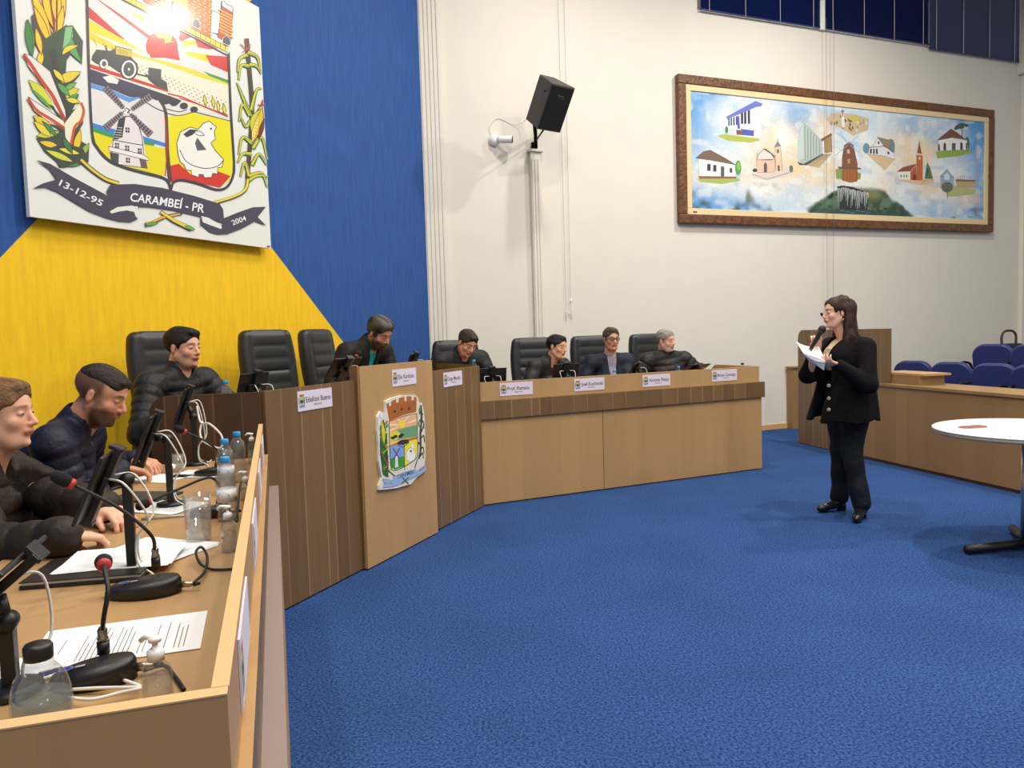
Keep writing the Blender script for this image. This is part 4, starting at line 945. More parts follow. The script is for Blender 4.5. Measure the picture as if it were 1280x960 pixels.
for (x, y, rx, ry, a) in ((.02, .10, .09, .35, .9), (.03, .5, .05, .3, .6), (.05, .93, .13, .16, 1.0), (.14, .98, .10, .12, .9), (.33, .18, .07, .14, .7), (.46, .12, .10, .10, .45), (.71, .10, .05, .2, .6), (.95, .12, .10, .3, 1.0), (.99, .55, .04, .4, .8), (.96, .92, .08, .25, .6), (.80, .95, .08, .12, .5), (.30, .82, .05, .10, .45), (.25, .04, .2, .08, .3), (.82, .20, .06, .15, .5)):
    blob(x, y, rx, ry, blue, a)
for (x, y, rx, ry) in ((.26, .42, .07, .22), (.40, .22, .05, .14), (.33, .55, .08, .2), (.20, .52, .05, .1), (.42, .62, .08, .12), (.66, .32, .06, .14), (.72, .45, .07, .22), (.62, .62, .05, .14), (.76, .32, .06, .1), (.80, .70, .10, .12), (.10, .72, .12, .08), (.93, .78, .06, .08)):
    blob(x, y, rx, ry, sand, .85)
for (x, y, rx, ry) in ((.12, .22, .07, .12), (.19, .08, .08, .08), (.07, .62, .05, .2), (.28, .33, .03, .12), (.55, .44, .05, .2), (.60, .50, .05, .2), (.56, .60, .07, .08), (.88, .18, .05, .12), (.86, .55, .05, .1), (.45, .85, .1, .05), (.20, .82, .12, .1)):
    blob(x, y, rx, ry, whitec, .8)
mixc(smst(vnoise(40, 14), .62, .85)*.45, whitec); mixc(smst(vnoise(30, 12), .7, .95)*.3, blue)
# waterfall hill
hill = np.clip(1-np.abs((gx-.535)/(.05+.17*(1-gz-.70)/.3)), 0, 1)*(1-gz > .72); e = smst(hill+.25*(nz_-.5), .02, .2)*smst(1-gz, .72, .78)
mixc(e*.95, np.array(lin((84, 112, 84)))); mixc(e*smst(nz_, .4, .65)*.8, np.array(lin((44, 66, 52)))); blob(.57, .80, .04, .05, lin((160, 150, 90)), .5)
mixc(e*smst(1-gz, .90, .97)*.7, np.array(lin((50, 74, 76))))
C3 = C3*(.93+.14*rng.rand(NXc, NZc, 1))
vs = np.stack([cx0+(cx1-cx0)*gx, np.full_like(gx, -.055), cz0+(cz1-cz0)*gz], -1).reshape(-1, 3)
fs = [(i*NZc+j, (i+1)*NZc+j, (i+1)*NZc+j+1, i*NZc+j+1) for i in range(NXc-1) for j in range(NZc-1)]
me = bpy.data.meshes.new('canvas'); me.from_pydata(vs.tolist(), [], fs); me.materials.append(M['paint'])
at = me.color_attributes.new('Col', 'FLOAT_COLOR', 'POINT'); at.data.foreach_set('color', np.concatenate([C3.reshape(-1, 3), np.ones((NXc*NZc, 1))], 1).astype(np.float32).ravel())
cv = bpy.data.objects.new('canvas', me); COL.objects.link(cv); cv.parent = pa
MB().b2(cx0, cx1, -.053, -.04, cz0, cz1).build('backing_board', M['white'], cv)
P = Pic(lambda x, y: onwall(x, y, WP-NW*.0555, HW), -NW, 3.048, 840, 60, step=9e-6)
LN = (84, 74, 66)
def house(pts, roof, wallc, roofc, wins, door=None, grass=None, line=LN):
    if grass: P.poly(grass, (166, 182, 92))
    P.poly(pts, wallc); P.outl(pts, 1.2, line); P.poly(roof, roofc); P.outl(roof, 1.2, line)
    for w in wins: P.poly(w, (70, 66, 74))
    if door: P.poly(door, (92, 96, 96))
# white and blue school, upper left
P.poly([(172, 334), (200, 328), (330, 345), (335, 352), (300, 360), (215, 354)], (176, 186, 84))
P.poly([(208, 264), (325, 222), (340, 236), (338, 338), (268, 334), (212, 322)], (232, 234, 238)); P.poly([(206, 262), (318, 202), (345, 212), (340, 222), (324, 224), (210, 272)], (112, 120, 196)); P.poly([(262, 308), (312, 314), (312, 336), (268, 332)], (84, 100, 184))
for k, x in enumerate((214, 223, 233, 243)): P.poly([(x, 270-k*3), (x+6, 268-k*3), (x+6, 296-k), (x, 297-k)], (74, 78, 120))
P.poly([(246, 262), (256, 258), (259, 308), (250, 308)], (84, 92, 180))
for x in (262, 274, 288): P.poly([(x, 250-(x-262)*.4), (x+9, 246-(x-262)*.4), (x+10, 288), (x+1, 290)], (66, 66, 96))
P.poly([(244, 312), (262, 312), (270, 332), (246, 330)], (130, 96, 70)); P.poly([(212, 310), (236, 306), (244, 330), (216, 328)], (206, 212, 220)); P.ell(208, 312, 6, 14, (86, 130, 80))
# white cottage, lower left
house([(98, 420), (150, 424), (244, 446), (243, 494), (104, 494)], [(90, 420), (120, 394), (146, 389), (200, 418), (246, 446), (150, 428)], (226, 228, 230), (122, 100, 88), [[(134, 442), (147, 442), (147, 468), (134, 468)], [(157, 446), (169, 446), (169, 471), (157, 471)], [(220, 458), (229, 458), (229, 475), (220, 475)]],
      [(186, 450), (199, 452), (199, 492), (186, 492)], [(94, 500), (150, 494), (250, 494), (262, 505), (190, 518), (110, 510)])
P.poly([(100, 488), (244, 490), (244, 497), (104, 498)], (140, 100, 80)); P.ell(252, 456, 12, 28, (96, 156, 84)); P.ell(254, 450, 7, 16, (130, 190, 90))
# pink church with the bell tower
P.poly([(305, 480), (350, 478), (460, 466), (462, 478), (362, 505), (308, 494)], (216, 204, 196)); P.stroke([(305, 480), (362, 500), (462, 470)], 1.5, LN)
house([(322, 426), (326, 408), (350, 384), (384, 404), (392, 424), (392, 472), (324, 476)], [(350, 384), (358, 384), (392, 412), (390, 420)], (226, 190, 168), (120, 90, 84), [[(340, 424), (342, 422), (384, 424), (384, 427), (340, 428)]], [(350, 444), (356, 434), (362, 444), (362, 474), (350, 474)])
P.poly([(324, 426), (330, 404), (350, 386), (378, 404), (390, 424)], (226, 214, 204)); P.outl([(324, 426), (330, 404), (350, 386), (378, 404), (390, 424)], 1.2, LN)
P.poly([(392, 376), (414, 376), (420, 468), (396, 470)], (228, 200, 172)); P.poly([(390, 376), (402, 354), (416, 374)], (130, 134, 150)); P.outl([(392, 376), (414, 376), (420, 468), (396, 470)], 1.2, LN); P.poly([(400, 386), (407, 386), (407, 400), (400, 400)], (100, 84, 80)); P.poly([(402, 448), (410, 446), (411, 468), (403, 469)], (110, 84, 76)); P.stroke([(403, 354), (403, 346)], 1.5, LN)
P.poly([(420, 430), (446, 446), (448, 466), (422, 468)], (220, 206, 196)); P.ell(316, 466, 9, 7, (80, 70, 60)); P.ell(454, 460, 7, 14, (96, 124, 90))
# railway station with train
P.poly([(480, 340), (498, 280), (508, 286), (572, 352), (574, 402), (500, 444), (478, 424)], (170, 186, 178)); P.poly([(478, 350), (500, 284), (504, 420), (480, 430)], (192, 206, 204))
for k in range(6): x = 506+k*11; P.stroke([(x, 298+k*11), (x+1, 428-k*5)], 1.8, (116, 130, 122)); P.stroke([(x+5, 302+k*11), (x+6, 424-k*5)], 1, (220, 224, 214))
P.poly([(476, 432), (500, 442), (574, 402), (580, 408), (512, 446), (486, 446)], (74, 84, 92)); P.poly([(512, 446), (580, 404), (610, 402), (560, 456)], (188, 168, 132)); P.stroke([(508, 448), (586, 406)], 1.6, (104, 88, 74)); P.stroke([(526, 450), (596, 406)], 1.4, (120, 100, 82))
P.poly([(572, 346), (606, 328), (610, 396), (582, 400), (580, 352)], (168, 138, 96)); P.outl([(572, 346), (606, 328), (610, 396), (582, 400), (580, 352)], 1.3, LN); P.poly([(566, 348), (606, 324), (610, 332), (572, 356)], (128, 98, 72))
# memorial with cross, upper middle
P.poly([(588, 272), (608, 248), (646, 246), (700, 254), (750, 270), (748, 312), (690, 334), (640, 302), (600, 290)], (196, 180, 150))
for k in range(34):
    a = rng.rand(2); x = 596+a[0]*146; y = 256+a[1]*58
    if abs((x-670)/80)+abs((y-286)/46) < 1: P.leaf((x, y-7), (x+3, y+8), 6+3*rng.rand(), ((140, 112, 80), (222, 212, 190), (108, 92, 74), (176, 150, 104))[k % 4], ew=0)
P.poly([(644, 250), (654, 250), (658, 302), (648, 302)], (226, 226, 218)); P.stroke([(650, 234), (650, 262)], 3, (80, 74, 66)); P.stroke([(643, 241), (658, 241)], 3, (80, 74, 66)); P.ell(696, 268, 26, 12, (192, 186, 104), 10)
# wooden mill, centre
P.poly([(622, 462), (646, 460), (650, 500), (626, 498)], (136, 160, 90)); P.poly([(704, 472), (720, 478), (718, 500), (702, 502)], (150, 150, 84))
P.poly([(656, 372), (674, 358), (690, 370), (706, 440), (706, 508), (680, 512), (648, 504), (648, 420)], (136, 92, 74)); P.poly([(650, 454), (706, 458), (706, 508), (680, 512), (648, 504)], (166, 104, 66))
for k in range(6): P.stroke([(660+k*5, 370), (652+k*9, 450)], 1.2, (96, 64, 54))
for k in range(5): P.stroke([(654+k*12, 458), (654+k*12, 506)], 1.2, (110, 66, 44))
P.poly([(632, 452), (716, 456), (722, 462), (634, 460)], (112, 86, 76)); P.outl([(656, 372), (674, 358), (690, 370), (706, 440), (706, 508), (680, 512), (648, 504), (648, 420)], 1.4, (80, 56, 48)); P.poly([(666, 388), (676, 386), (678, 402), (668, 402)], (198, 176, 160)); P.poly([(668, 424), (678, 422), (678, 440), (670, 440)], (188, 150, 110))
for (a, b) in (((672, 364), (628, 322)), ((674, 364), (712, 336)), ((670, 370), (622, 410)), ((678, 368), (712, 400))): P.stroke([a, b], 2.2, (150, 180, 200))
P.poly([(640, 326), (652, 332), (672, 362)], (176, 204, 220)); P.poly([(712, 338), (700, 336), (678, 360)], (186, 210, 224))
# white farmhouse right of the mill
P.poly([(742, 404), (760, 400), (850, 424), (810, 466), (770, 430)], (214, 188, 150)); P.ell(740, 382, 13, 20, (110, 150, 168)); P.ell(834, 376, 15, 30, (106, 138, 150))
house([(766, 372), (784, 342), (808, 372), (848, 404), (846, 424), (808, 412), (748, 404), (750, 380)], [(782, 340), (836, 352), (830, 384), (806, 372)], (224, 226, 228), (150, 132, 106), [[(754, 384), (761, 384), (761, 402), (754, 402)], [(776, 384), (783, 384), (784, 404), (777, 404)], [(784, 356), (790, 356), (790, 366), (784, 366)], [(820, 394), (828, 396), (828, 406), (820, 404)]], [(765, 384), (772, 384), (773, 404), (766, 404)])
P.stroke([(746, 380), (806, 374), (850, 396)], 3, (140, 106, 90))
# red steepled church
P.poly([(862, 500), (940, 502), (996, 498), (998, 512), (950, 522), (880, 508)], (214, 186, 146)); P.poly([(858, 472), (918, 442), (938, 444), (938, 504), (862, 500)], (228, 226, 216)); P.poly([(856, 472), (880, 454), (934, 440), (908, 470)], (148, 82, 66))
P.poly([(908, 472), (930, 446), (932, 504), (908, 503)], (176, 92, 70)); P.poly([(932, 408), (954, 410), (954, 504), (932, 504)], (190, 104, 66)); P.poly([(933, 400), (938, 378), (942, 350), (946, 378), (952, 404)], (140, 90, 66)); P.outl([(932, 408), (954, 410), (954, 504), (932, 504)], 1.2, LN)
P.poly([(918, 486), (922, 478), (928, 486), (928, 503), (918, 503)], (110, 60, 50)); P.ell(943, 420, 4, 6, (226, 200, 170))
for x in (872, 884, 894): P.ell(x, 488, 3, 5, (110, 120, 110))
P.poly([(962, 498), (972, 434), (984, 458), (994, 498)], (76, 122, 84)); P.poly([(968, 490), (972, 450), (978, 470)], (56, 92, 64)); P.stroke([(950, 516), (960, 504), (998, 502)], 2, (176, 148, 120))
# white house with the pine, upper right
P.poly([(1006, 394), (1060, 392), (1130, 386), (1144, 398), (1090, 412), (1010, 420)], (146, 172, 76)); P.ell(1124, 366, 10, 28, (84, 120, 84))
house([(1012, 352), (1064, 342), (1124, 352), (1128, 388), (1014, 392)], [(1012, 350), (1062, 308), (1086, 322), (1118, 348), (1066, 340)], (232, 232, 228), (120, 82, 66), [[(1034, 366), (1038, 360), (1044, 366), (1044, 390), (1034, 390)], [(1098, 362), (1103, 358), (1107, 364), (1107, 388), (1098, 388)], [(1014, 368), (1019, 364), (1021, 390), (1014, 390)], [(1120, 362), (1125, 360), (1126, 386), (1120, 386)]], [(1066, 362), (1080, 362), (1080, 389), (1066, 389)])
P.stroke([(1106, 346), (1104, 310)], 3, (100, 90, 74)); [P.ell(x, y, 13, 6, (70, 96, 80), r) for (x, y, r) in ((1090, 298, -20), (1104, 292, 0), (1118, 294, 10), (1100, 302, 0), (1086, 304, -30))]
# grey house with long shed, lower right
P.poly([(1020, 530), (1060, 520), (1160, 540), (1150, 556), (1060, 566)], (178, 184, 120)); P.poly([(1022, 490), (1046, 462), (1074, 492), (1074, 524), (1024, 530)], (150, 172, 190)); P.outl([(1022, 490), (1046, 462), (1074, 492)], 2, (100, 118, 140))
P.ell(1048, 530, 22, 20, (104, 112, 104)); P.stroke([(1048, 540), (1050, 572)], 3, (100, 92, 80)); P.poly([(1080, 502), (1156, 506), (1158, 532), (1086, 532)], (186, 166, 128)); P.poly([(1080, 500), (1156, 503), (1156, 509), (1080, 508)], (128, 98, 84))
for x in range(1090, 1142, 8): P.stroke([(x, 500), (x, 486)], 1.6, (150, 140, 130))
P.poly([(1036, 486), (1048, 474), (1058, 488), (1056, 502), (1038, 502)], (208, 218, 226))
# falls
P.poly([(628, 528), (650, 524), (690, 530), (736, 548), (748, 580), (744, 616), (640, 614), (632, 580)], (52, 58, 58))
for k in range(26):
    x = 630+k*4.6; y0 = 530+6*rng.rand()+max(0, (x-660))*.22; y1 = y0+22+50*rng.rand(); P.stroke([(x, y0), (x+2, (y0+y1)/2), (x+1, min(y1, 614))], 1.6+1.6*rng.rand(), (216, 222, 222), .8)
for k in range(60):
    a = rng.rand(2); x = 520+a[0]*300; y = 545+a[1]*90
    if abs(x-668) < (y-515)*1.5 and not (628 < x < 746 and y < 616): P.ell(x, y, 4+5*rng.rand(), 3+4*rng.rand(), ((60, 88, 62), (96, 118, 78), (40, 60, 50), (112, 116, 74))[k % 4])
P.poly([(620, 616), (760, 616), (790, 640), (600, 636)], (56, 80, 84)); [P.stroke([(640+k*20, 620+k % 3*4), (656+k*20, 620+k % 3*4)], 1.2, (140, 160, 160)) for k in range(6)]
P.stroke([(1128, 645), (1134, 642), (1139, 645), (1146, 643)], 1.4, (60, 60, 80))
P.build('painted_scenes', M['paint'], cv, WP, R(90-HW))
MB().b2(px0+.20, px0+.26, -.072, -.069, pz0+.135, pz0+.15).build('title_tag', M['black'], pa)
# ------------------------------------------------------------------ loudspeaker and camera on the wall
def basis(f, u):
    f = nrm(f); u = np.array(u, float); u = nrm(u-f*(u@f)); r = np.cross(f, u); return f, u, r
sp0 = aty(695.5, 136, 8.36)
phi = R(33); hx, hy = .60, -.80
f = np.array([hx*math.cos(phi), hy*math.cos(phi), -math.sin(phi)]); u = np.array([hx*math.sin(phi), hy*math.sin(phi), math.cos(phi)]); r = np.cross(f, u); r = -r if r[0] < 0 else r
ls = empty('loudspeaker', sp0, 0, 'black wall loudspeaker tilted downwards on a bracket above the narrow pilaster', 'loudspeaker')
def spk(p): return tuple(r*p[0]+f*p[1]+u*p[2])
W2, H2, D = .162, .245, .33
def frus(m, w0, w1, h, y0, y1, mi=0):
    P_ = [(-w0, y0, -h), (w0, y0, -h), (w0, y0, h), (-w0, y0, h), (-w1, y1, -h), (w1, y1, -h), (w1, y1, h), (-w1, y1, h)]
    m.add([spk(p) for p in P_], [(0, 1, 2, 3), (7, 6, 5, 4), (0, 4, 5, 1), (1, 5, 6, 2), (2, 6, 7, 3), (3, 7, 4, 0)], mi)
m = MB(); frus(m, W2, .10, H2, 0, -D); m.build('cabinet', mat('grey_black_cabinet', (62, 58, 54), .6, noise=(60, .15)), ls, bevel=.012)
m = MB(); frus(m, W2-.012, W2-.010, H2-.014, .008, -.002); m.build('grille', mat('black_grille', (14, 15, 16), .5, bump=(300, .6, .003)), ls, bevel=.006)
P = Pic(lambda x, y: np.array(spk((x, .0086, y))), f); P.stroke([(-.045, .135), (.035, .135)], .006, (120, 124, 128)); P.stroke([(-.01, .112), (-.01, .122)], .005, (110, 112, 116)); P.stroke([(.01, .110), (.01, .122)], .005, (110, 112, 116)); P.stroke([(.035, .105), (.035, .120)], .006, (120, 140, 160)); P.stroke([(-.02, -.10), (.03, -.10)], .004, (60, 60, 64))
P.build('badge', M['vc'], ls)
m = MB()
for i in range(1): m.tube([spk((-.132, -.10, .14)), spk((-.155, -.098, .14))], .016, 12)
m.build('side_socket', M['black'], ls)
wpt = WP+UW*-3.365-NW*.06+np.array([0, 0, 3.52]); wl = wpt-sp0
br = np.array(spk((-.06, -.20, -H2)))
m = MB(); m.tube([br, wl+np.array([0, 0, .16]), wl+np.array([0, 0, .02])], .022, 10); m.build('bracket_arm', M['blackm'], ls)
MB().tube([np.array(spk((.03, -.12, -H2))), wl+np.array([0, 0, .10])], .010, 8).build('bracket_stay', M['blackm'], ls)
MB().tube([wl+np.array([0, 0, .02]), wl+NW*.055+np.array([0, 0, .02])], .02, 8).box(tuple(wl+NW*.045+np.array([0, 0, .03])), (.07, .02, .13), Matrix.Rotation(R(90-HW), 3, 'Z')).build('wall_bracket', M['blackm'], ls)
c0 = onwall(617, 176, WP, HW)
cc = empty('security_camera', c0, R(90-HW), 'small white bullet camera on the white wall left of the loudspeaker', 'security camera')
MB().lathe([(.065, 0), (.065, .03), (.05, .06), (.03, .075), (0, .075)], (0, 0, 0), 20, axis=(0, -1, 0)).build('mount', M['white'], cc)
MB().lathe([(.03, 0), (.04, .02), (.042, .16), (.036, .165)], (.02, -.07, .0), 20, axis=(.9, -.42, -.05)).build('camera_body', M['white'], cc)
MB().lathe([(.037, 0), (.037, .008), (0, .008)], np.array((.02, -.07, 0))+nrm((.9, -.42, -.05))*.166, 20, axis=(.9, -.42, -.05)).build('lens', M['black'], cc)
wc = empty('thin_wall_wire', c0, 0, 'thin pale wire looping over the wall between camera and loudspeaker', 'wire')
a = onwall(617, 176, WP-NW*.01, HW)-c0; MB().tube(smoothpath([a, onwall(612, 160, WP-NW*.01, HW)-c0, onwall(622, 148, WP-NW*.01, HW)-c0, onwall(640, 155, WP-NW*.01, HW)-c0, onwall(655, 152, WP-NW*.1, HW)-c0, np.array(spk((-.05, -.33, -.1)))+sp0-c0], 6), .003, 5).build('wire', M['cablew'], wc)

# ------------------------------------------------------------------ round white table with a phone
tb = empty('round_table', (3.13, 4.62, 0), 0, 'round white pedestal table at the right edge of the blue carpet', 'table')
MB().lathe([(.50, 0), (.500, .012), (.524, .012), (.524, .018), (.520, .021), (0, .021)], (0, 0, .729), 72).build('tabletop', mat('white_laminate', (240, 232, 230), .35), tb)
MB().lathe([(0, 0), (.505, 0), (.518, .006), (.521, .026), (0, .026)], (0, 0, .7145), 72).build('edge_band', mat('beige_edge_band', (190, 178, 152), .5), tb)
MB().tube([(0, 0, .04), (0, 0, .715)], .042, 24).build('column', M['chrome'], tb)
for k in range(3):
    a = R(188+120*k); m = MB(); m.tube([(0, 0, .045), (.42*math.cos(a), .42*math.sin(a), .030)], [.030, .026], 10); m.build('foot', M['black'], tb)
ph = empty('mobile_phone', tuple(onz(1216, 534.5, .75)), R(14), 'rose gold mobile phone case lying on the round white table', 'phone')
MB().prism(rrect(.17, .082, .014), .0005, .004).build('case', mat('rose_gold_case', (206, 150, 138), .35, .2), ph, bevel=.001)
MB().prism(rrect(.155, .07, .012), .004, .010).build('phone_body', mat('rose_back', (160, 110, 104), .3, .3), ph, bevel=.001)

# ------------------------------------------------------------------ high-backed executive chair
def chair_back():
    S = SDF((-.34, -.14, -.32), (.34, .16, .52), .011)
    def fn(q):
        z = q[..., 2]; w = .222+.020*np.sin((z+.20)*5.0)-.055*smst(z, .36, .48)**2-.012*smst(z,.2,.4)
        q = q.copy(); q[..., 0] = q[..., 0]*(.24/w); q[..., 1] = q[..., 1]-.05*(q[..., 2]**2)*1.2+.02; return q
    S.box((0, 0, .09), (.24, .050, .38), .046, .001, fn=fn)
    def wp(P):
        z = P[:, 2]; front = smst(P[:, 1], -.01, .02)*(1-smst(np.abs(P[:, 0]), .135, .165)); return .011*front*(np.abs(np.sin(math.pi*(z+.02)/.092))**.35*-1+.5)+.006*np.exp(-((np.abs(P[:, 0])-.165)/.008)**2)*(P[:, 1] > 0)
    S.warp(wp); return S
def exec_chair(label, loc, rz, tiltside=0):
    t = empty('office_chair', loc, rz, label, 'chair', 'black executive chairs of the dais')
    S = chair_back(); o = S.build('backrest', M['leather'], t); o.location = (0, -.27, .78); o.rotation_euler[0] = R(8)
    MB().prism(rrect(.50, .48, .10), .42, .50).build('seat', M['leather'], t, bevel=.025, seg=3)
    for s in (-1, 1): MB().tube(smoothpath([(s*.24, .12, .44), (s*.30, .14, .50), (s*.31, .12, .66), (s*.30, -.02, .69), (s*.28, -.20, .66)], 4), .020, 8).build('armrest', M['black'], t)
    MB().tube([(0, -.20, .42), (0, -.33, .48), (0, -.335, .66)], .028, 8).build('back_support', M['black'], t)
    MB().tube([(0, 0, .09), (0, 0, .42)], .028, 12).build('gas_column', M['blackm'], t)
    for k in range(5):
        a = R(90+72*k); l = MB().tube([(0, 0, .10), (.27*math.cos(a), .27*math.sin(a), .06)], [.026, .016], 8).build('leg', M['black'], t)
        MB().sphere((.27*math.cos(a), .27*math.sin(a), .026), (.024, .024, .0255), 12).build('caster', M['rubber'], l)
    return t
face_m = R(90-HM)+R(180)          # local +Y turned towards the room on the middle dais
def facing(v): return math.atan2(-v[0], v[1])
def mid(px, py, off): return onwall(px, py, AM+NM*off, HM)
def rgt(px, py, off): return onwall(px, py, GR+NR*off, HR_)
CH = []
E0 = exec_chair('black high-backed office chair behind the man in the black quilted jacket, before the yellow wall', (*(mid(207, 417, 1.12)-NM*.27)[:2], .251), facing(-NM)-R(3))
specs = [(mid(333, 410, 1.10), .251, -NM, -10, 'empty black high-backed office chair before the yellow wall', 1.0), (mid(407, 408, 1.10), .251, -NM, 8, 'empty black office chair turned aside, before the edge of the yellow field', 1.0),
         (rgt(566, 424, 1.15), .121, -NR, -8, 'black office chair behind the bowed man beside the pilaster', 1.0), (rgt(660, 420, 1.17), .121, -NR, -14, 'empty looking black office chair under the narrow pilaster', 1.0),
         (rgt(741, 420, 1.15), .121, -NR, 0, 'black office chair behind the man in glasses', 1.0), (rgt(813, 417, 1.15), .121, -NR, 0, 'black office chair behind the grey bearded man', 1.0)]
_k = {}
for c in bpy.data.objects:
    if c.parent: _k.setdefault(c.parent.name, []).append(c)
for (p, z, fv, dz, lab, sc_) in specs: copy_tree(E0, loc=(p[0]+.27*fv[0], p[1]+.27*fv[1], z), rz=facing(fv)+R(dz), label=lab, kids=_k)
def low_chair(label, loc, rz):
    t = empty('desk_chair', loc, rz, label, 'chair')
    MB().prism(rrect(.46, .44, .08), .40, .47).build('seat', M['leather'], t, bevel=.02)
    m = MB(); m.T = Matrix.Translation((0, -.24, .70)) @ Matrix.Rotation(R(96), 4, 'X'); m.prism(rrect(.42, .30, .08), -.02, .02); m.build('backrest', M['leather'], t, bevel=.015)
    MB().tube([(0, -.10, .42), (0, -.27, .44), (0, -.275, .62)], .02, 8).build('back_support', M['black'], t)
    MB().tube([(0, 0, .08), (0, 0, .41)], .026, 12).build('gas_column', M['blackm'], t)
    for k in range(5):
        a = R(90+72*k); l = MB().tube([(0, 0, .09), (.25*math.cos(a), .25*math.sin(a), .055)], [.024, .015], 8).build('leg', M['black'], t)
        MB().sphere((.25*math.cos(a), .25*math.sin(a), .024), .0235, 10).build('caster', M['rubber'], l)
    return t

# ------------------------------------------------------------------ blue visitor chairs
M['bvinyl'] = mat('navy_vinyl', (44, 52, 104), .38, bump=(180, .1, .001)); M['bshell'] = mat('navy_shell', (58, 66, 120), .45)
def visitor_chair(label, loc, rz, group='navy visitor chairs behind the counter'):
    t = empty('visitor_chair', loc, rz, label, 'chair', group)
    rot = Matrix.Rotation(R(80), 4, 'X')
    def pad(w, h, r_, y0, y1):
        m = MB(); m.T = Matrix.Translation((0, -.22, .66)) @ rot; m.prism(rrect(w, h, r_, 8), y0, y1); return m
    b = pad(.49, .46, .15, -.052, -.012).build('backrest', M['bvinyl'], t, bevel=.016, seg=3)
    pad(.50, .47, .155, -.012, .022).build('back_shell', M['bshell'], t, bevel=.01)
    MB().prism(rrect(.48, .46, .12, 8), .40, .46).build('seat', M['bvinyl'], t, bevel=.02, seg=3)
    for s in (-1, 1): MB().tube(smoothpath([(s*.255, -.22, .42), (s*.27, -.20, .60), (s*.27, -.05, .655), (s*.27, .14, .645), (s*.27, .18, .58), (s*.255, .10, .43)], 4), .017, 8).build('armrest', M['black'], t)
    MB().tube([(-.26, 0, .38), (.26, 0, .38)], .022, 8).build('seat_beam', M['blackm'], t)
    for s in (-1, 1): MB().tube([(s*.2, .12, .004), (s*.2, 0, .03), (s*.2, 0, .38)], .016, 8).build('leg', M['blackm'], t)
    return t
FV = nrm((-.80, -.60))
def vpos(px, Y): q = aty(px, 400, Y); return (q[0]+FV[0]*.22, q[1]+FV[1]*.22)
V0 = visitor_chair('navy visitor chair nearest the tribune, leftmost of the front row', (*vpos(1143, 10.2), 0.001), facing(FV))
_k = {}
for c in bpy.data.objects:
    if c.parent: _k.setdefault(c.parent.name, []).append(c)
stp = structure(MB().b2(0, 5.2, 0, 3.0, .001, .19).build('floor_step', M['carpet'], loc=(5.72, 11.3, 0), rz=R(90-167)))
for (px, Y, z, dz, lab) in ((1191, 9.6, .001, 0, 'second navy visitor chair of the front row'), (1246, 9.0, .001, 2, 'third navy visitor chair of the front row, in front of a raised one'), (1297, 8.5, .001, 0, 'navy visitor chair of the front row, cut by the right picture edge'),
                           (1243, 10.15, .191, 0, 'navy visitor chair on the raised second row with a bag handle behind it'), (1293, 9.6, .191, 0, 'navy visitor chair of the raised second row cut by the right picture edge')):
    copy_tree(V0, loc=(*vpos(px, Y), z), rz=facing(FV)+R(dz), label=lab, kids=_k)
def handbag(px, py, Y, label):
    b = aty(px, py, Y); t = empty('handbag', (b[0], b[1], 0), 0, label, 'bag', 'dark handbags on the rear seats')
    z = b[2]
    MB().box((0, .0, z-.20), (.34, .14, .28)).build('bag_body', mat('dark_bag_leather', (30, 32, 52), .5), t, bevel=.03)
    MB().tube(smoothpath([(-.10, 0, z-.08), (-.10, 0, z+.05), (-.05, 0, z+.115), (.05, 0, z+.115), (.10, 0, z+.05), (.10, 0, z-.08)], 5), .017, 8).build('bag_handle', mat('brown_handle', (62, 46, 36), .5), t)
    return t
bt = empty('low_bench', (7.30, 10.9, 0.19), R(0), 'dark bench behind the raised chairs carrying bags', 'bench')
MB().box((0, 0, .22), (1.5, .42, .44)).build('bench_seat', M['bshell'], bt, bevel=.02)
MB().box((0, 0, .46), (1.5, .42, .04)).build('bench_pad', M['bvinyl'], bt, bevel=.01)
handbag(1261, 424, 10.9, 'dark handbag with a brown loop handle showing above the raised visitor chair')
handbag(1298, 424, 10.9, 'second dark handbag cut off by the right picture edge')
# ------------------------------------------------------------------ small things on the desks
TL = R(90-HL)
def dk(px, py, z=.851): return onz(px, py, z)
def bottle(loc, label, h=.205, r=.032, cap='bluecap', liquid=None, lab=True, level=.72, group='water bottles on the desks', big=False):
    t = empty('water_bottle', loc, R(random.uniform(0, 360)) if not big else 0, label, 'bottle', group)
    if big: prof = [(r*.9, 0), (r, .006), (r, .060), (r*.97, .078), (r*.84, .098), (r*.62, .112), (r*.47, .119), (r*.46, .130)]
    else: prof = [(r*.86, 0), (r, .008), (r*.97, .03), (r, .05), (r*.94, .060), (r*.94, .105), (r, .115), (r*.98, h-.065), (r*.80, h-.043), (r*.45, h-.027), (r*.40, h-.016)]
    MB().lathe(prof, n=28).build('bottle_body', M['clear'], t)
    q = [(rr*.93, zz+.002) for rr, zz in prof if zz < h*level]; q = [(0, .003)]+q+[(q[-1][0], h*level*.99), (0, h*level*.99)]
    MB().lathe(q, n=24).build('contents', M[liquid or 'water'], t)
    rc = r*.46; zc = prof[-1][1]-.004
    MB().lathe([(rc, 0), (rc*1.04, .003), (rc*1.04, .016 if not big else .018), (rc*.9, .019 if not big else .022), (0, .019 if not big else .022)], (0, 0, zc), 24).build('cap', M[cap], t)
    if lab:
        m = MB(); m.lathe([(r*.955, .062), (r*.955, .103)], n=28); o = m.build('label_band', mat('bottle_label', (226, 228, 232), .5), t)
        P = Pic(lambda x, y: np.array((math.sin(x)*(r*.957), -math.cos(x)*(r*.957), y)), (0, 0, 0))
        for dx in (0, math.pi): P.ell(dx, .082, .62, .013, (24, 84, 170)); P.stroke([(dx-.35, .082), (dx-.1, .085), (dx+.1, .080), (dx+.35, .083)], .005, (230, 236, 244))
        P.build('label_print', M['vc'], o).rotation_euler[2] = -t.rotation_euler[2]
    return t
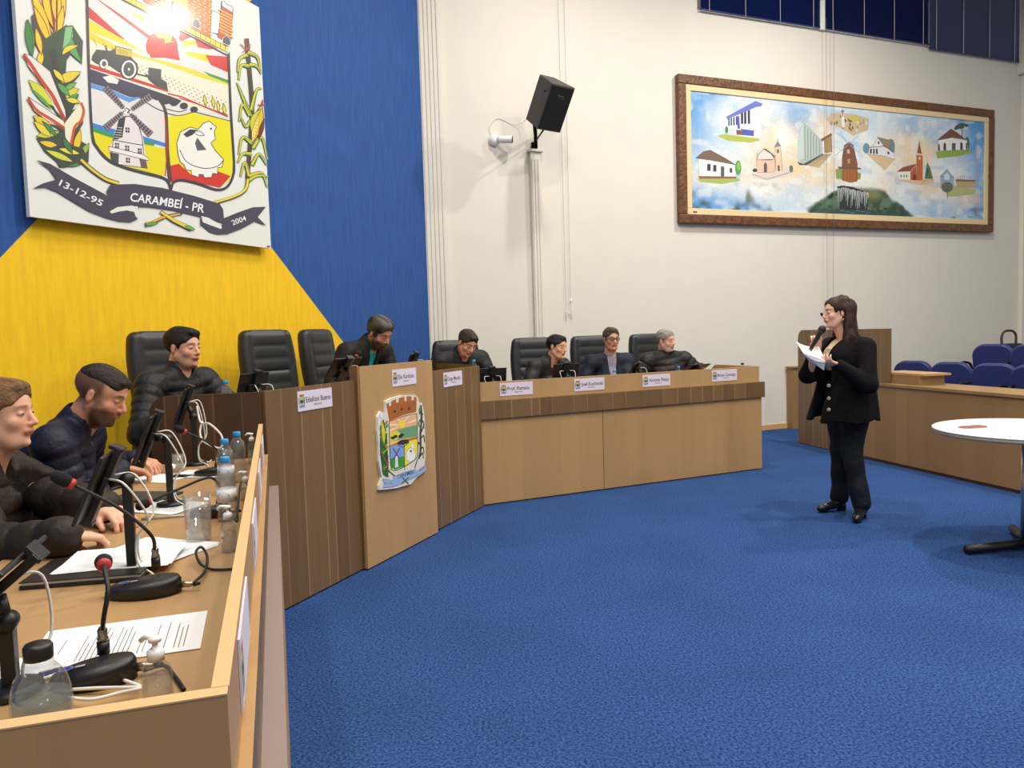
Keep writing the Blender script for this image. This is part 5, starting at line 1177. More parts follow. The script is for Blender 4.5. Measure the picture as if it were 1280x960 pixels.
bottle(dk(285, 650), 'clear water bottle with blue cap, nearest of the three on the left desk')
bottle(dk(284, 616), 'clear water bottle with blue cap, middle of the three on the left desk', level=.8)
bottle(dk(299, 602), 'clear water bottle with blue cap, farthest of the three on the left desk', level=.88, lab=False)
bottle(dk(56, 930), 'wide water bottle with black screw cap in the near corner of the left desk', .15, .040, 'black', 'waterb', False, .50, None, True)
def mz(px, py, z, off): return onwall(px, py, AM+NM*off, HM)
b = mid(282, 480, .44); bottle((b[0], b[1], 1.001), 'clear water bottle with blue cap before the man in the black quilted jacket')
b = mid(592, 452, .10); b = mid(592, 450, .13); bottle((b[0], b[1], 1.001), 'clear water bottle with blue cap on the walnut desk before the bowed man')
W5 = bpy.data.objects.get('water_bottle')
b = rgt(768, 458, .14); bottle((b[0], b[1], .851), 'clear water bottle with blue cap before the man in glasses')
b = rgt(848, 457, .16); bottle((b[0], b[1], .851), 'clear water bottle with blue cap before the grey bearded man')
b = rgt(928, 455, .13); bottle((b[0], b[1], .851), 'water bottle with black cap at the far end of the oak desk', cap='black')
gl = empty('drinking_glass', dk(249, 676), 0, 'half full drinking glass standing on the left desk', 'glass')
MB().lathe([(0, .0), (.032, .0), (.034, .004), (.038, .135), (.036, .135), (.032, .012), (0, .010)], n=32).build('tumbler', M['glass'], gl)
MB().lathe([(0, .0125), (.0315, .0125), (.033, .055), (0, .055)], n=28).build('water', M['water'], gl)
def pump(loc, label, h=.10, r=.0225, rz=0):
    t = empty('sanitizer_bottle', loc, rz, label, 'pump bottle', 'hand sanitizer pump bottles on the desk')
    MB().lathe([(r*.9, 0), (r, .004), (r, h*.72), (r*.85, h*.86), (r*.5, h*.97), (r*.45, h)], n=24).build('bottle_body', M['clear'], t)
    MB().lathe([(0, .002), (r*.92, .003), (r*.92, h*.6), (0, h*.6)], n=20).build('gel', M['gel'], t)
    c = MB().lathe([(r*.56, 0), (r*.58, .014), (r*.40, .018), (r*.2, .019), (r*.2, .034), (0, .034)], (0, 0, h-.003), 16).build('pump_collar', M['white'], t)
    MB().lathe([(r*.42, 0), (r*.45, .007), (0, .009)], (0, 0, h+.026), 14).tube([(0, 0, h+.031), (-.018, 0, h+.032), (-.028, 0, h+.024)], .0042, 8).build('nozzle', M['white'], c)
    return t
pump(dk(287, 689), 'small clear sanitizer pump bottle beside the nearest blue-capped bottle', .092, .021)
pump(dk(316, 580), 'small clear sanitizer pump bottle at the far end of the left desk rail', .11, .021)
pump(dk(308, 625), 'small sanitizer pump bottle half hidden behind the left desk rail', .07, .020)
pump(dk(199, 890), 'clear sanitizer pump bottle with white nozzle in the near corner of the desk', .086, .0225, R(-20))

def tablet_stand(loc, rz, label, ph=.235, tilt=25, drop=.0, off=.055, w=.24, h=.17, group='tablets on black stands', base=True, cable=0, side=0, roll=0):
    """local -Y: side away from the reader; screen faces +Y"""
    t = empty('tablet_stand', loc, rz, label, 'tablet stand', group)
    if base: MB().lathe([(.046, 0), (.048, .004), (.046, .012), (.030, .017), (0, .017)], n=28).build('base', M['black'], t)
    MB().box((0, 0, ph/2+.006), (.026, .022, ph-.012)).build('pole', M['black'], t, bevel=.003)
    MB().lathe([(.016, -.016), (.018, 0), (.016, .016), (0, .016)], (0, 0, ph), 16, axis=(1, 0, 0)).build('joint', M['black'], t)
    MB().lathe([(.006, 0), (.007, .012), (0, .014)], (.016, 0, ph), 12, axis=(1, 0, 0)).build('knob', M['chrome'], t)
    c = Vector((0, off, ph+drop)); rot = Matrix.Rotation(R(tilt), 4, 'X')     # top leans towards -Y
    MB().tube([(0, 0, ph), tuple(c+Vector((0, -.012, 0)))], .011, 10).build('arm', M['black'], t)
    tr_ = Matrix.Translation(c) @ rot @ Matrix.Rotation(R(roll), 4, 'Y')
    m = MB(); m.T = tr_; m.box((0, 0, 0), (.055, .016, h+.03)); m.box((0, .006, h/2+.012), (.05, .034, .010)); m.box((0, .006, -h/2-.012), (.05, .034, .010)); m.box((side*.08, -.002, .01), (.10, .012, .035)); m.build('clamp', M['black'], t, bevel=.002)
    m = MB(); m.T = tr_; m.box((side*.04, .015, 0), (w, .009, h)); tb_ = m.build('tablet', M['black'], t, bevel=.003)
    m = MB(); m.T = tr_; m.box((side*.04, .0200, 0), (w-.02, .001, h-.016)); m.build('screen', M['screen'], tb_)
    if cable:
        for k in range(cable):
            s = (-1)**k; pts = [c+Vector((s*.03, -.015, .02)), c+Vector((s*(.06+.02*k), -.06, .01)), Vector((s*.05, -.05, ph*.62)), Vector((s*.02, -.018, ph*.40)), Vector((s*.018, -.016, ph*.12)), Vector((s*.04, -.05, .004)), Vector((s*.10, -.06, .0035))]
            MB().tube(smoothpath([tuple(p) for p in pts], 6), .0026, 6).build('charging_cable', M['cablew'], t)
    return t
fl = facing(NL)
tablet_stand(dk(166, 716), fl, 'black tablet stand before the man in the brown jacket', .235, 24, -.01, .05, cable=2)
tablet_stand(dk(214, 632), fl, 'black tablet stand before the man in the navy jacket', .235, 22, .005, .05, cable=2)
tablet_stand(dk(245, 581), fl, 'black tablet stand at the far end of the left desk', .225, 20, .05, .03, cable=2)
tablet_stand((-.842, 1.235, .851), fl, 'black tablet stand cut by the left picture edge in the foreground', .12, 50, .045, .02, cable=1)
fm = facing(NM); fr = facing(NR)
b = mid(325, 470, .20); tablet_stand((b[0], b[1], 1.001), fm+R(6), 'black tablet stand before the empty chair on the walnut desk', .13, 16, .03, .03, .25, .17, cable=2, side=-.3)
b = mid(438, 460, .16); tablet_stand((b[0], b[1], 1.001), fm-R(10), 'black tablet stand behind the left edge of the podium', .20, 40, .02, .05, .24, .16, cable=1)
b = mid(522, 445, .13); tablet_stand((b[0], b[1], 1.001), fm+R(12), 'black tablet stand behind the right edge of the podium', .20, 22, .02, .03, .20, .14, cable=1)
b = rgt(616, 463, .14); tablet_stand((b[0], b[1], .851), fr-R(12), 'black tablet stand between the bowed man and the empty chair', .16, 14, .03, .03, .25, .17, cable=2)
b = rgt(709, 460, .14); tablet_stand((b[0], b[1], .851), fr-R(8), 'black tablet stand before the young man in the open jacket', .17, 14, .03, .03, .24, .16, cable=2)
b = rgt(800, 462, .14); tablet_stand((b[0], b[1], .851), fr+R(30), 'black tablet stand with chrome arm right of the man in glasses', .17, 30, .02, .03, .20, .13, cable=1)
b = rgt(872, 458, .16); tablet_stand((b[0], b[1], .851), fr, 'black tablet folded low before the grey bearded man', .155, 62, .005, .03, .26, .17, cable=1)

def mic(loc, rz, stem, label, L=.155, plug=True, head_at=None, group='gooseneck microphones on the desks', led=True, name='gooseneck_microphone', foam=True, lamp=True):
    """local +X: long axis of the wedge base towards the plug; stem: local points from the socket to the capsule"""
    t = empty(name, loc, rz, label, 'microphone', group)
    m = MB(); m.T = Matrix.Scale(.62, 4, (0, 1, 0)); r = L/2
    prof = 28; vs = []
    for (rr, z0, zt) in ((1, .0, 0), (1, .012, .018), (.93, .019, .020), (.0, .024, .014)):
        for k in range(prof): a = 2*math.pi*k/prof; x = r*rr*math.cos(a); vs.append((x, r*rr*math.sin(a), z0+zt*(x/r*.5+.5)))
    fs = [tuple(range(prof))[::-1]]+[(i*prof+k, i*prof+(k+1) % prof, (i+1)*prof+(k+1) % prof, (i+1)*prof+k) for i in range(3) for k in range(prof)]
    m.add(vs, fs, 0, True); m.build('base', M['black'], t)
    sx = L*.26; z0 = .028
    if stem:
        S_ = [np.array(p) for p in stem]; s0 = S_[0]
        MB().lathe([(.0105, 0), (.0105, .022), (0, .022)], (s0[0], s0[1], z0), 14).build('socket', M['black'], t)
        MB().lathe([(.0095, 0), (.0095, .006), (.0075, .008), (.0085, .020), (.005, .026), (0, .026)], (s0[0], s0[1], z0+.022), 14).build('connector', M['nickel'], t)
        pts = smoothpath([(s0[0], s0[1], z0+.04)]+[tuple(p) for p in S_[1:]], 8)
        MB().tube(pts, .0042, 8).build('gooseneck', M['cableb'], t)
        e = np.array(pts[-1]); d = nrm(e-np.array(pts[-3]))
        MB().lathe([(.010, 0), (.0125, .004), (.0125, .010), (.010, .012)], e-d*.002, 18, axis=tuple(d)).build('light_ring', M['red'], t)
        MB().lathe([(.010, 0), (.0145, .006), (.0155, .022), (.0125, .036), (.006, .042), (0, .043)], e+d*.009, 18, axis=tuple(d)).build('windscreen', M['foam'], t)
    if led:
        P = Pic(lambda x, y: np.array((x, y, .024+.014*(x/r*.5+.5)+.0012)), (0, 0, 1)); P.ell(-.042, 0, .012, .009, (120, 130, 160)); P.ell(-.042, 0, .009, .0065, (24, 36, 150)); P.poly([(-.028, -.004), (-.012, -.004), (-.012, .004), (-.028, .004)], (150, 152, 158))
        P.build('button', M['vc'], t)
    if plug:
        MB().lathe([(.0075, 0), (.0075, .022), (.0055, .025), (.0055, .032), (0, .032)], (r-.004, 0, .016), 14, axis=(1, 0, 0)).build('cable_plug', M['nickel'], t)
        MB().lathe([(.006, 0), (.0035, .014), (0, .014)], (r+.028, 0, .016), 12, axis=(1, 0, 0)).build('plug_boot', M['cableb'], t)
    return t
def to_local(p, loc, rz):
    d = np.array(p)-np.array(loc); c, s = math.cos(rz), math.sin(rz); return (d[0]*c+d[1]*s, -d[0]*s+d[1]*c, d[2])
# nearest but one: base (140-220, 740), capsule rising left
l1 = dk(180, 742); rz1 = R(6); h1 = aty(92, 606, 1.70)
s1 = to_local(dk(196, 722), l1, rz1)
mic(l1, rz1, [(s1[0], s1[1], 0), to_local(aty(188, 668, 1.78), l1, rz1), to_local(aty(150, 636, 1.75), l1, rz1), to_local(h1, l1, rz1)], 'gooseneck microphone with a red ring reaching towards the man in the brown jacket', .165)
l2 = dk(118, 852); rz2 = R(14)
s2 = to_local(dk(131, 836), l2, rz2)
mic(l2, rz2, [(s2[0], s2[1], 0), to_local(aty(130, 770, 1.30), l2, rz2), to_local(aty(135, 738, 1.31), l2, rz2), to_local(aty(131, 714, 1.34), l2, rz2), to_local(aty(130, 707, 1.37), l2, rz2)], 'gooseneck microphone with a red ring in the foreground beside the black-capped bottle', .135)
l3 = dk(262, 645); rz3 = R(-4)
mic(l3, rz3, [(.035, 0, 0), to_local(aty(276, 612, 2.56), l3, rz3), to_local(aty(262, 597, 2.52), l3, rz3), to_local(aty(222, 612, 2.46), l3, rz3), to_local(aty(190, 626, 2.42), l3, rz3)], 'gooseneck microphone bent low over papers behind the drinking glass', .13)
l4 = dk(262, 594); rz4 = R(-2)
mic(l4, rz4, [(.035, 0, 0), to_local(aty(274, 566, 3.30), l4, rz4), to_local(aty(258, 552, 3.25), l4, rz4), to_local(aty(232, 540, 3.2), l4, rz4)], 'gooseneck microphone farthest along the left desk, before the dark side panel', .13)
b = mid(423, 470, .18); l5 = np.array((b[0], b[1], 1.001)); mic(l5, R(-60), [(.03, 0, 0), (.03, .02, .12), (.02, .07, .24), (.0, .12, .30)], 'thin gooseneck microphone rising beside the empty turned chair', .13)
lt = np.array((3.404, 9.115, 1.051))+UC*.62+NC*.10; hp = aty(1029, 396, 8.62)
mic(lt, R(90-HC)+R(180), [(0, 0, 0), tuple(.5*np.array(to_local(hp, lt, R(90-HC)+R(180)))+np.array((0, 0, .06))), to_local(hp, lt, R(90-HC)+R(180))], 'gooseneck microphone of the tribune with a red ring beside the woman', .10, plug=False, led=False)
# cables
def cable(pts, label, mt='cableb', r=.0035, name='microphone_cable', group=None):
    p0 = np.array(pts[0], float); t = empty(name, p0, 0, label, 'cable', group)
    MB().tube(smoothpath([np.array(p)-p0 for p in pts], 8), r, 8).build('cable', M[mt], t); return t
cable([dk(244, 727, .866), dk(256, 714, .862), dk(259, 696, .87), dk(252, 684, .885), dk(245, 690, .88), dk(250, 704, .866), dk(262, 711, .856), dk(276, 712, .855), dk(292, 711, .855)], 'black microphone cable looping from a brass plug to the desk rail')
cable([dk(180, 838, .862), dk(205, 832, .858), dk(218, 845, .856), dk(230, 862, .855)], 'short black microphone cable in the near corner of the desk')
cable([dk(296, 652, .93), dk(300, 607, .90), dk(306, 602, .90), dk(312, 612, .88)], 'thin black cable hooked up beside the farther bottles')
for k, pts in enumerate((((88, 852), (120, 846), (150, 849), (176, 858)), ((88, 862), (125, 860), (176, 859)), ((178, 860), (150, 866), (115, 874), (84, 872)))):
    cable([dk(*p, .857+.003*k) for p in pts], ('upper', 'middle', 'lower')[k]+' grey cable strand lying between the black-capped bottle and the pump bottle', 'cablew', .0030, 'grey_cable')
cable([aty(246, 508, 3.5), aty(251, 528, 3.45), aty(262, 530, 3.4), aty(277, 545, 3.4), aty(275, 560, 3.38), aty(255, 552, 3.4), aty(250, 540, 3.42), aty(253, 527, 3.45)], 'white cable looped in the air from the farthest tablet on the left desk', 'cablew', .0045, 'white_cable')

# papers
def sheet(c, rz, w, h, label, z=.8512, lines=True, red=False, n=1, name='paper_sheet', cat='paper', mt=None):
    t = empty(name, (c[0], c[1], z), rz, label, cat, 'papers on the council desk' if name == 'paper_sheet' else None)
    for k in range(n):
        m = MB(); m.T = Matrix.Rotation(R(k*4), 4, 'Z'); m.box((0, 0, .0006+.0011*k), (w, h, .0008)); m.build('sheet', mt or M['paper'], t)
    if lines:
        zt = .0011*n+.0003; P = Pic(lambda x, y: np.array((x, y, zt)), (0, 0, 1)); rr = random.Random(int(c[0]*1000)); rot = R((n-1)*4)
        P.fn = lambda x, y: np.array((x*math.cos(rot)-y*math.sin(rot), x*math.sin(rot)+y*math.cos(rot), zt))
        y = h*.34
        while y > -h*.42:
            L_ = w*(.38+.42*rr.random()) if rr.random() < .9 else 0
            if L_: P.stroke([(-w*.40, y), (-w*.40+L_, y)], .0016, (120, 120, 124))
            y -= .0085 if rr.random() < .85 else .018
        if red: P.ell(-w*.34, h*.42, .018, .008, (196, 70, 60))
        P.build('printed_lines', M['vc'], t)
    return t
sheet(dk(152, 800), R(108), .21, .297, 'printed sheet with a red mark behind the foreground microphone', red=True)
sheet(dk(-16, 850), R(100), .16, .20, 'white sheet at the left picture edge behind the black-capped bottle', .8530, lines=False)
sheet(dk(196, 688), R(64), .20, .26, 'loose printed sheets spread beside the tablet stand', n=3)
sheet(dk(140, 706), R(100), .21, .27, 'white sheets under the hand of the man in the brown jacket', n=2, lines=False)
sheet(dk(205, 634), R(70), .18, .24, 'crumpled looking sheet under the tablet stand of the navy-jacketed man', n=2)
sheet(dk(252, 592), R(85), .18, .22, 'white sheet under the farthest tablet stand', lines=True)
sheet(dk(198, 598), R(75), .18, .22, 'white sheet before the hand of the man in the navy jacket', lines=False)
nb = empty('notebook', (*dk(120, 716)[:2], .8515), R(100), 'black notebook under the arm of the man in the brown jacket', 'notebook')
MB().box((0, 0, .004), (.20, .27, .008)).build('cover', M['black'], nb, bevel=.001)
MB().box((0, .0, .011), (.19, .26, .006)).build('pages', M['paper'], nb)
MB().box((0, 0, .016), (.20, .27, .003)).build('cover', M['black'], nb, bevel=.001)
o = bpy.data.objects.get('paper_sheet.003')
o.location.z += .0175; o.location.x += .03
kb = empty('closed_folder', (*dk(180, 622)[:2], .8515), R(80), 'dark grey folder lying before the man in the navy jacket', 'folder')
MB().box((0, 0, .004), (.16, .22, .006)).build('folder_cover', mat('dark_folder', (52, 52, 50), .6), kb, bevel=.001)
def pen(px, py, ang, label, col=(190, 192, 196), z=.8555, L=.14):
    t = empty('pen', (*dk(px, py)[:2], z), ang, label, 'pen')
    MB().tube([(-L/2, 0, 0), (L*.42, 0, 0), (L/2, 0, 0)], [.0042, .0042, .001], 10).build('barrel', mat('pen_barrel', col, .3, .3), t)
    MB().box((-L*.3, 0, .0052), (.035, .003, .0015)).build('clip', M['chrome'], t); return t
pen(206, 648, R(16), 'silver pen lying on bare wood behind the glass')
pen(98, 836, R(38), 'blue and clear pen lying against the foreground microphone base', (40, 44, 150), .8565)
cp = empty('cup', dk(222, 589), 0, 'small clear cup behind the second tablet stand', 'cup')
MB().lathe([(0, 0), (.026, 0), (.031, .075), (.029, .075), (.025, .004), (0, .004)], n=24).build('cup_body', M['gel'], cp)
# ------------------------------------------------------------------ people
M['skin'] = vcol('skin', .5, .35, 0)
M['hairm'] = vcol('hair_strands', .62, .25, bump=110)
def cloth(name, col, rough=.75, sheen=.0, spec=.3, bump=None): return mat(name, col, max(rough, .55), 0, min(spec, .3), sheen=sheen, bump=bump or (28, .55, .012))
def headrot(heading, pitch=0, roll=0):
    """heading deg clockwise from +Y, pitch down positive, roll positive tips the crown to the person's right"""
    return np.array((Matrix.Rotation(-R(heading), 3, 'Z') @ Matrix.Rotation(-R(pitch), 3, 'X') @ Matrix.Rotation(R(roll), 3, 'Y')))
def ik(a, b, l1, l2, hint):
    a, b = np.array(a, float), np.array(b, float); d = b-a; L = np.linalg.norm(d)
    if L > (l1+l2)*.995: b = a+d/L*(l1+l2)*.995; d = b-a; L = np.linalg.norm(d)
    u = d/L; x = (l1*l1-l2*l2+L*L)/(2*L); h = math.sqrt(max(l1*l1-x*x, 0)); q = np.array(hint, float); q = q-u*(q@u); q /= np.linalg.norm(q)+1e-9
    return a+u*x+q*h, b
def hand(S, Wp, d, pn, th, curl=.5, sc=1.0, spread=1.0, grip=False):
    """d: finger direction, pn: the way the palm faces, th: towards the thumb"""
    Wp = np.array(Wp, float); d = nrm(d); pn = np.array(pn, float); pn = nrm(pn-d*(pn@d)); th = np.array(th, float); th = th-d*(th@d)-pn*(th@pn); th = nrm(th)
    Q = lambda a, b, c: Wp+(d*a+th*b+pn*c)*sc
    S.cap(Q(-.02, 0, 0), Q(.02, 0, 0), .024*sc, .024*sc, .01, flat=(pn, 1.35))
    for o_ in (-.024, -.008, .008, .024): S.cap(Q(.015, o_*.75, 0), Q(.078, o_*1.15, 0), .0155*sc, .0125*sc, .008, flat=(pn, 1.2))
    S.ell(Q(.03, .024, .008), np.array((.022,)*3)*sc, .012)
    for i, (o_, L) in enumerate(((.031, .070), (.011, .080), (-.010, .075), (-.030, .060))):
        a = Q(.078, o_, .001); ang = curl*(.35+.1*i); p = a; t = 0
        for j, (fr, rr) in enumerate(((.45, .0092), (.32, .0084), (.26, .0076))):
            t += ang if j == 0 else curl*.9
            dirv = d*math.cos(t)+pn*math.sin(t)+th*(.05*(1.5-i))*spread; q = p+nrm(dirv)*L*fr*sc
            S.cap(p, q, rr*sc*1.02, rr*sc*.95, .0025 if j else .005); p = q
    a = Q(.018, .026, .006); b = Q(.050, .050 if not grip else .042, .022 if not grip else .032); c = Q(.078, .054 if not grip else .026, .034 if not grip else .046)
    S.cap(a, b, .0125*sc, .0105*sc, .008); S.cap(b, c, .0103*sc, .0085*sc, .004)
def hair_build(t, Rm, o, origin, col, style='short', w=1.0, vox=.0045, col2=None):
    lo, hi = np.array(o)-(.15, .15, .16), np.array(o)+(.15, .15, .17)
    if style == 'long': lo = np.array(o)-(.21, .21, .42); hi = np.array(o)+(.21, .21, .16)
    S = SDF(lo, hi, vox); S.frame(Rm, o)
    if style in ('short', 'wavy', 'crop', 'quiff', 'thin'):
        th = {'short': .005, 'wavy': .010, 'crop': .003, 'quiff': .006, 'thin': .004}[style]
        S.ell((0, -.018, .041), (.075*w+th, .094+th, .079+th), .01); S.ell((0, .020, .040), (.067*w+th, .067+th*.8, .066+th), .02)
        if style in ('quiff', 'short'): S.ell((0, .038, .090), (.050*w, .050, .022), .02)
        if style == 'wavy': S.ell((0, .030, .090), (.060*w, .062, .032), .02)
        if style == 'quiff': S.cap((-.032, .076, .086), (.03, .082, .088), .010, .008, .015)
        # hairline, temples, ears, nape
        S.ell((0, .125, -.005), (.085*w, .088, {'thin': .088}.get(style, .077)), .006, mode='sub')
        for s in (-1, 1):
            S.ell((s*.09*w, .085, -.02), (.055, .060, .070), .006, mode='sub')
            S.ell((s*.095*w, .004, -.018), (.034, .026, .040), .006, mode='sub')
        S.box((0, .06, -.11), (.13, .085, .10), .01, .006, mode='sub'); S.box((0, -.05, -.155), (.13, .15, .10 if style != 'crop' else .155), .01, .01, mode='sub')
    elif style == 'fade':
        S.ell((0, -.016, .042), (.074*w+.003, .093+.003, .078+.005), .01); S.ell((0, .026, .042), (.064*w+.003, .064+.004, .062+.006), .02); S.cap((-.03, .072, .078), (.03, .074, .078), .011, .011, .012)
        S.box((0, -.02, -.070), (.13, .17, .125), .01, .012, rot=(-8, 0, 0), mode='sub'); S.ell((0, .125, .0), (.085, .080, .074), .006, mode='sub')
        for s in (-1, 1): S.ell((s*.105*w, .02, .03), (.040, .12, .045), .012, mode='sub')
    elif style == 'long':
        S.ell((0, -.024, .038), (.084*w, .102, .088), .01); S.ell((0, .016, .046), (.070*w, .070, .068), .02)
        S.cap((-.072, -.030, .02), (-.092, -.045, -.19), .030, .040, .03, flat=((1, 0, 0), 1.2)); S.cap((.070, -.035, .02), (.095, -.050, -.20), .030, .042, .03, flat=((1, 0, 0), 1.2))
        S.cap((0, -.085, .02), (0, -.105, -.22), .055, .065, .04, flat=((0, 1, 0), 1.5))
        S.cap((-.09, -.04, -.17), (-.10, .035, -.30), .038, .016, .03); S.cap((.09, -.05, -.17), (.085, .045, -.33), .040, .018, .03)
        S.ell((-.012, .128, -.004), (.076*w, .098, .086), .006, mode='sub'); S.ell((0, .11, -.03), (.085, .085, .08), .006, mode='sub'); S.box((0, .075, -.09), (.060, .075, .10), .03, .01, mode='sub')
        for s in (-1, 1): S.ell((s*.09*w, .012, -.012), (.020, .028, .036), .006, mode='sub')
        S.cap((0, 0, -.06), (0, .005, -.25), .052, .058, .008, mode='sub'); S.cap((-.08, .088, .02), (-.10, .08, -.30), .03, .05, .01, mode='sub'); S.cap((.08, .088, .02), (.10, .10, -.30), .03, .05, .01, mode='sub')
    S.frame()
    amp = {'short': .0022, 'wavy': .0045, 'crop': .001, 'quiff': .0022, 'thin': .0015, 'fade': .0012, 'long': .004}[style]
    rr = np.random.RandomState(3); K = rr.randn(6, 3)*(34 if style == 'wavy' else 60); ph = rr.rand(6)*6
    def wob(P):
        q = (P-np.array(o))@np.array(Rm); q = q*(1, .35, 1) if style != 'long' else q*(1, 1, .12)*(1.5)
        return amp*sum(np.sin(q@K[i]+ph[i]) for i in range(6))/2.4
    S.warp(wob)
    c1 = np.array(lin(col)); c2 = np.array(lin(col2 or tuple(min(255, int(v*1.6+10)) for v in col)))
    def hc(P):
        q = (P-np.array(o))@np.array(Rm); n = sum(np.sin((q*(1, .3, .6))@(K[i]*2.2)+ph[i]) for i in range(6))/6+.35; n = np.clip(n, 0, 1)[:, None]*(.9 if col2 else .5); return c1*(1-n)+c2*n
    return S.build('hair', M['hairm'], t, origin, hc, smooth=1)

def add_eyes(t, Rm, o, org, gaze=(0, 1, 0), w=1.0):
    g = nrm(gaze)
    for s in (-1, 1):
        c = np.array((s*.031, .0775, .0035)); m = 14; n = 20; vs = []; cs = []
        for i in range(m+1):
            th = math.pi*i/m
            for k in range(n):
                d = np.array((math.sin(th)*math.cos(2*math.pi*k/n), math.cos(th), math.sin(th)*math.sin(2*math.pi*k/n)))
                vs.append(tuple(Rm@(c+d*np.array((.0120, .0105, .0042)))+o-org)); rad = math.hypot(d[0]-g[0]*.8, d[2]*.42-g[2]*.8)
                cs.append(lin((16, 12, 10)) if rad < .30 else lin((66, 44, 30)) if rad < .60 and d[1] > 0 else lin((168, 156, 148)))
        fs = [(i*n+k, i*n+(k+1) % n, (i+1)*n+(k+1) % n, (i+1)*n+k) for i in range(m) for k in range(n)]
        me = bpy.data.meshes.new('eye'); me.from_pydata(vs, [], fs); me.polygons.foreach_set('use_smooth', [True]*len(fs)); me.materials.append(M['skin'])
        at = me.color_attributes.new('Col', 'FLOAT_COLOR', 'POINT'); at.data.foreach_set('color', [v for c_ in cs for v in (*c_, 1)])
        e = bpy.data.objects.new('eye', me); COL.objects.link(e); e.parent = t
def seated(label, base_z, hip, face, neck, headc, hrot, hands, skin, hair, style, outfit, vox=.0055, fullness=0, shoulders=.185, girth=1.0, elbows=None, hcol2=None, skinargs=None, legs=True, group=None, lean_side=0, w=1.0, eyes=False):
    hip = np.array(hip, float); f = np.array((math.sin(R(face)), math.cos(R(face)), 0)); r = np.array((f[1], -f[0], 0)); up = np.array((0, 0, 1.0))
    org = np.array((hip[0], hip[1], base_z)); t = empty('person', org, 0, label, 'person', group)
    Rm = hrot; headc = np.array(headc, float); N = np.array(neck, float); spine = nrm(N-hip); nk = nrm(headc-N)
    shc = N-spine*.040; SH = {s: shc+r*(s*shoulders)-up*.012 for s in (-1, 1)}
    HD = {1: hands.get('R'), -1: hands.get('L')}; arms = {}
    for s in (-1, 1):
        tgt = HD[s][0] if HD[s] else SH[s]+f*.30-up*.30
        hint = (elbows or {}).get('R' if s == 1 else 'L', r*s*.6-up*1.0-f*.25); arms[s] = ik(SH[s], tgt, .30, .265, hint)
    pts = np.array([hip, N, headc, *SH.values(), *[a for p in arms.values() for a in p]])
    lo, hi = pts.min(0)-.17, pts.max(0)+.17
    S = SDF(lo, hi, vox)
    # torso, neck, arms under the clothes
    C = hip+(N-hip)*.62
    S.cap(hip+up*.02, C, .115*girth, .125*girth, .03, flat=(f, 1.3)); S.cap(C, N-spine*.07, .12, .085, .04, flat=(f, 1.3)); S.cap(SH[-1]*.75+SH[1]*.25, SH[1]*.75+SH[-1]*.25, .05, .05, .05)
    nb = headc+Rm@np.array((0, -.022, -.06)); S.cap(N-spine*.05, nb, .062+fullness*.006, .054+fullness*.006, .025)
    S.cap(N-spine*.05, headc+Rm@np.array((0, .0, -.075)), .05, .046+fullness*.004, .02)
    for s in (-1, 1):
        E_, Wt = arms[s]; S.cap(SH[s], E_, .045, .036, .02); S.cap(E_, Wt, .036, .025, .012)
    head_sdf(S, Rm, headc, w, full=fullness)
    for s in (-1, 1):
        if HD[s] and len(HD[s]) > 1:
            E_, Wt = arms[s]; k = HD[s]; hand(S, Wt+nrm(Wt-E_)*.012, k[1], k[2], k[3], *(k[4:] if len(k) > 4 else ()))
    o = S.build('body', M['skin'], t, org, skin_color(Rm, headc, skin, **(skinargs or {})), smooth=1)
    if eyes: add_eyes(t, Rm, headc, org)
    if style: hair_build(t, Rm, headc, org, hair, style, w, min(vox, .005), hcol2)
    outfit(t, org, dict(hip=hip, N=N, C=C, SH=SH, arms=arms, f=f, r=r, up=up, spine=spine, Rm=Rm, head=headc, girth=girth, lo=lo, hi=hi, HD=HD, nk=nk, base_z=base_z))
    if legs:
        kn = {}
        for s in (-1, 1):
            h0 = hip+r*(s*.10)-up*.0; k0 = np.array((*(h0+f*.43+r*s*.04)[:2], base_z+.50)); a0_ = np.array((*(k0+f*.04)[:2], base_z+.10)); kn[s] = (h0, k0, a0_)
        S2 = SDF(np.array([p for v in kn.values() for p in v]).min(0)-.16, np.array([p for v in kn.values() for p in v]).max(0)+.16, .011)
        S2.cap(hip-r*.08, hip+r*.08, .13, .13, .04)
        for s in (-1, 1): S2.cap(kn[s][0], kn[s][1], .095, .065, .03); S2.cap(kn[s][1], kn[s][2], .065, .05, .02)
        S2.build('trousers', M['trouser'], t, org)
        for s in (-1, 1):
            a_ = kn[s][2]; S3 = SDF(a_-np.array((.2, .2, .12)), a_+np.array((.2, .2, .08)), .008)
            b_ = np.array((*a_[:2], base_z+.045)); S3.cap(b_-f*.03, b_+f*.15, .042, .034, .02, flat=(up, 1.15)); S3.cap(b_, a_-up*.02, .042, .042, .02); S3.build('shoe', M['rubber'], t, org)
    return t
M['trouser'] = cloth('dark_denim', (26, 30, 44), .85)
def warp_noise(S, amp, freq, seed=1):
    rr = np.random.RandomState(seed); K = rr.randn(5, 3)*freq; ph = rr.rand(5)*6
    S.warp(lambda P: amp*sum(np.sin(P@K[i]+ph[i]) for i in range(5))/2.2)
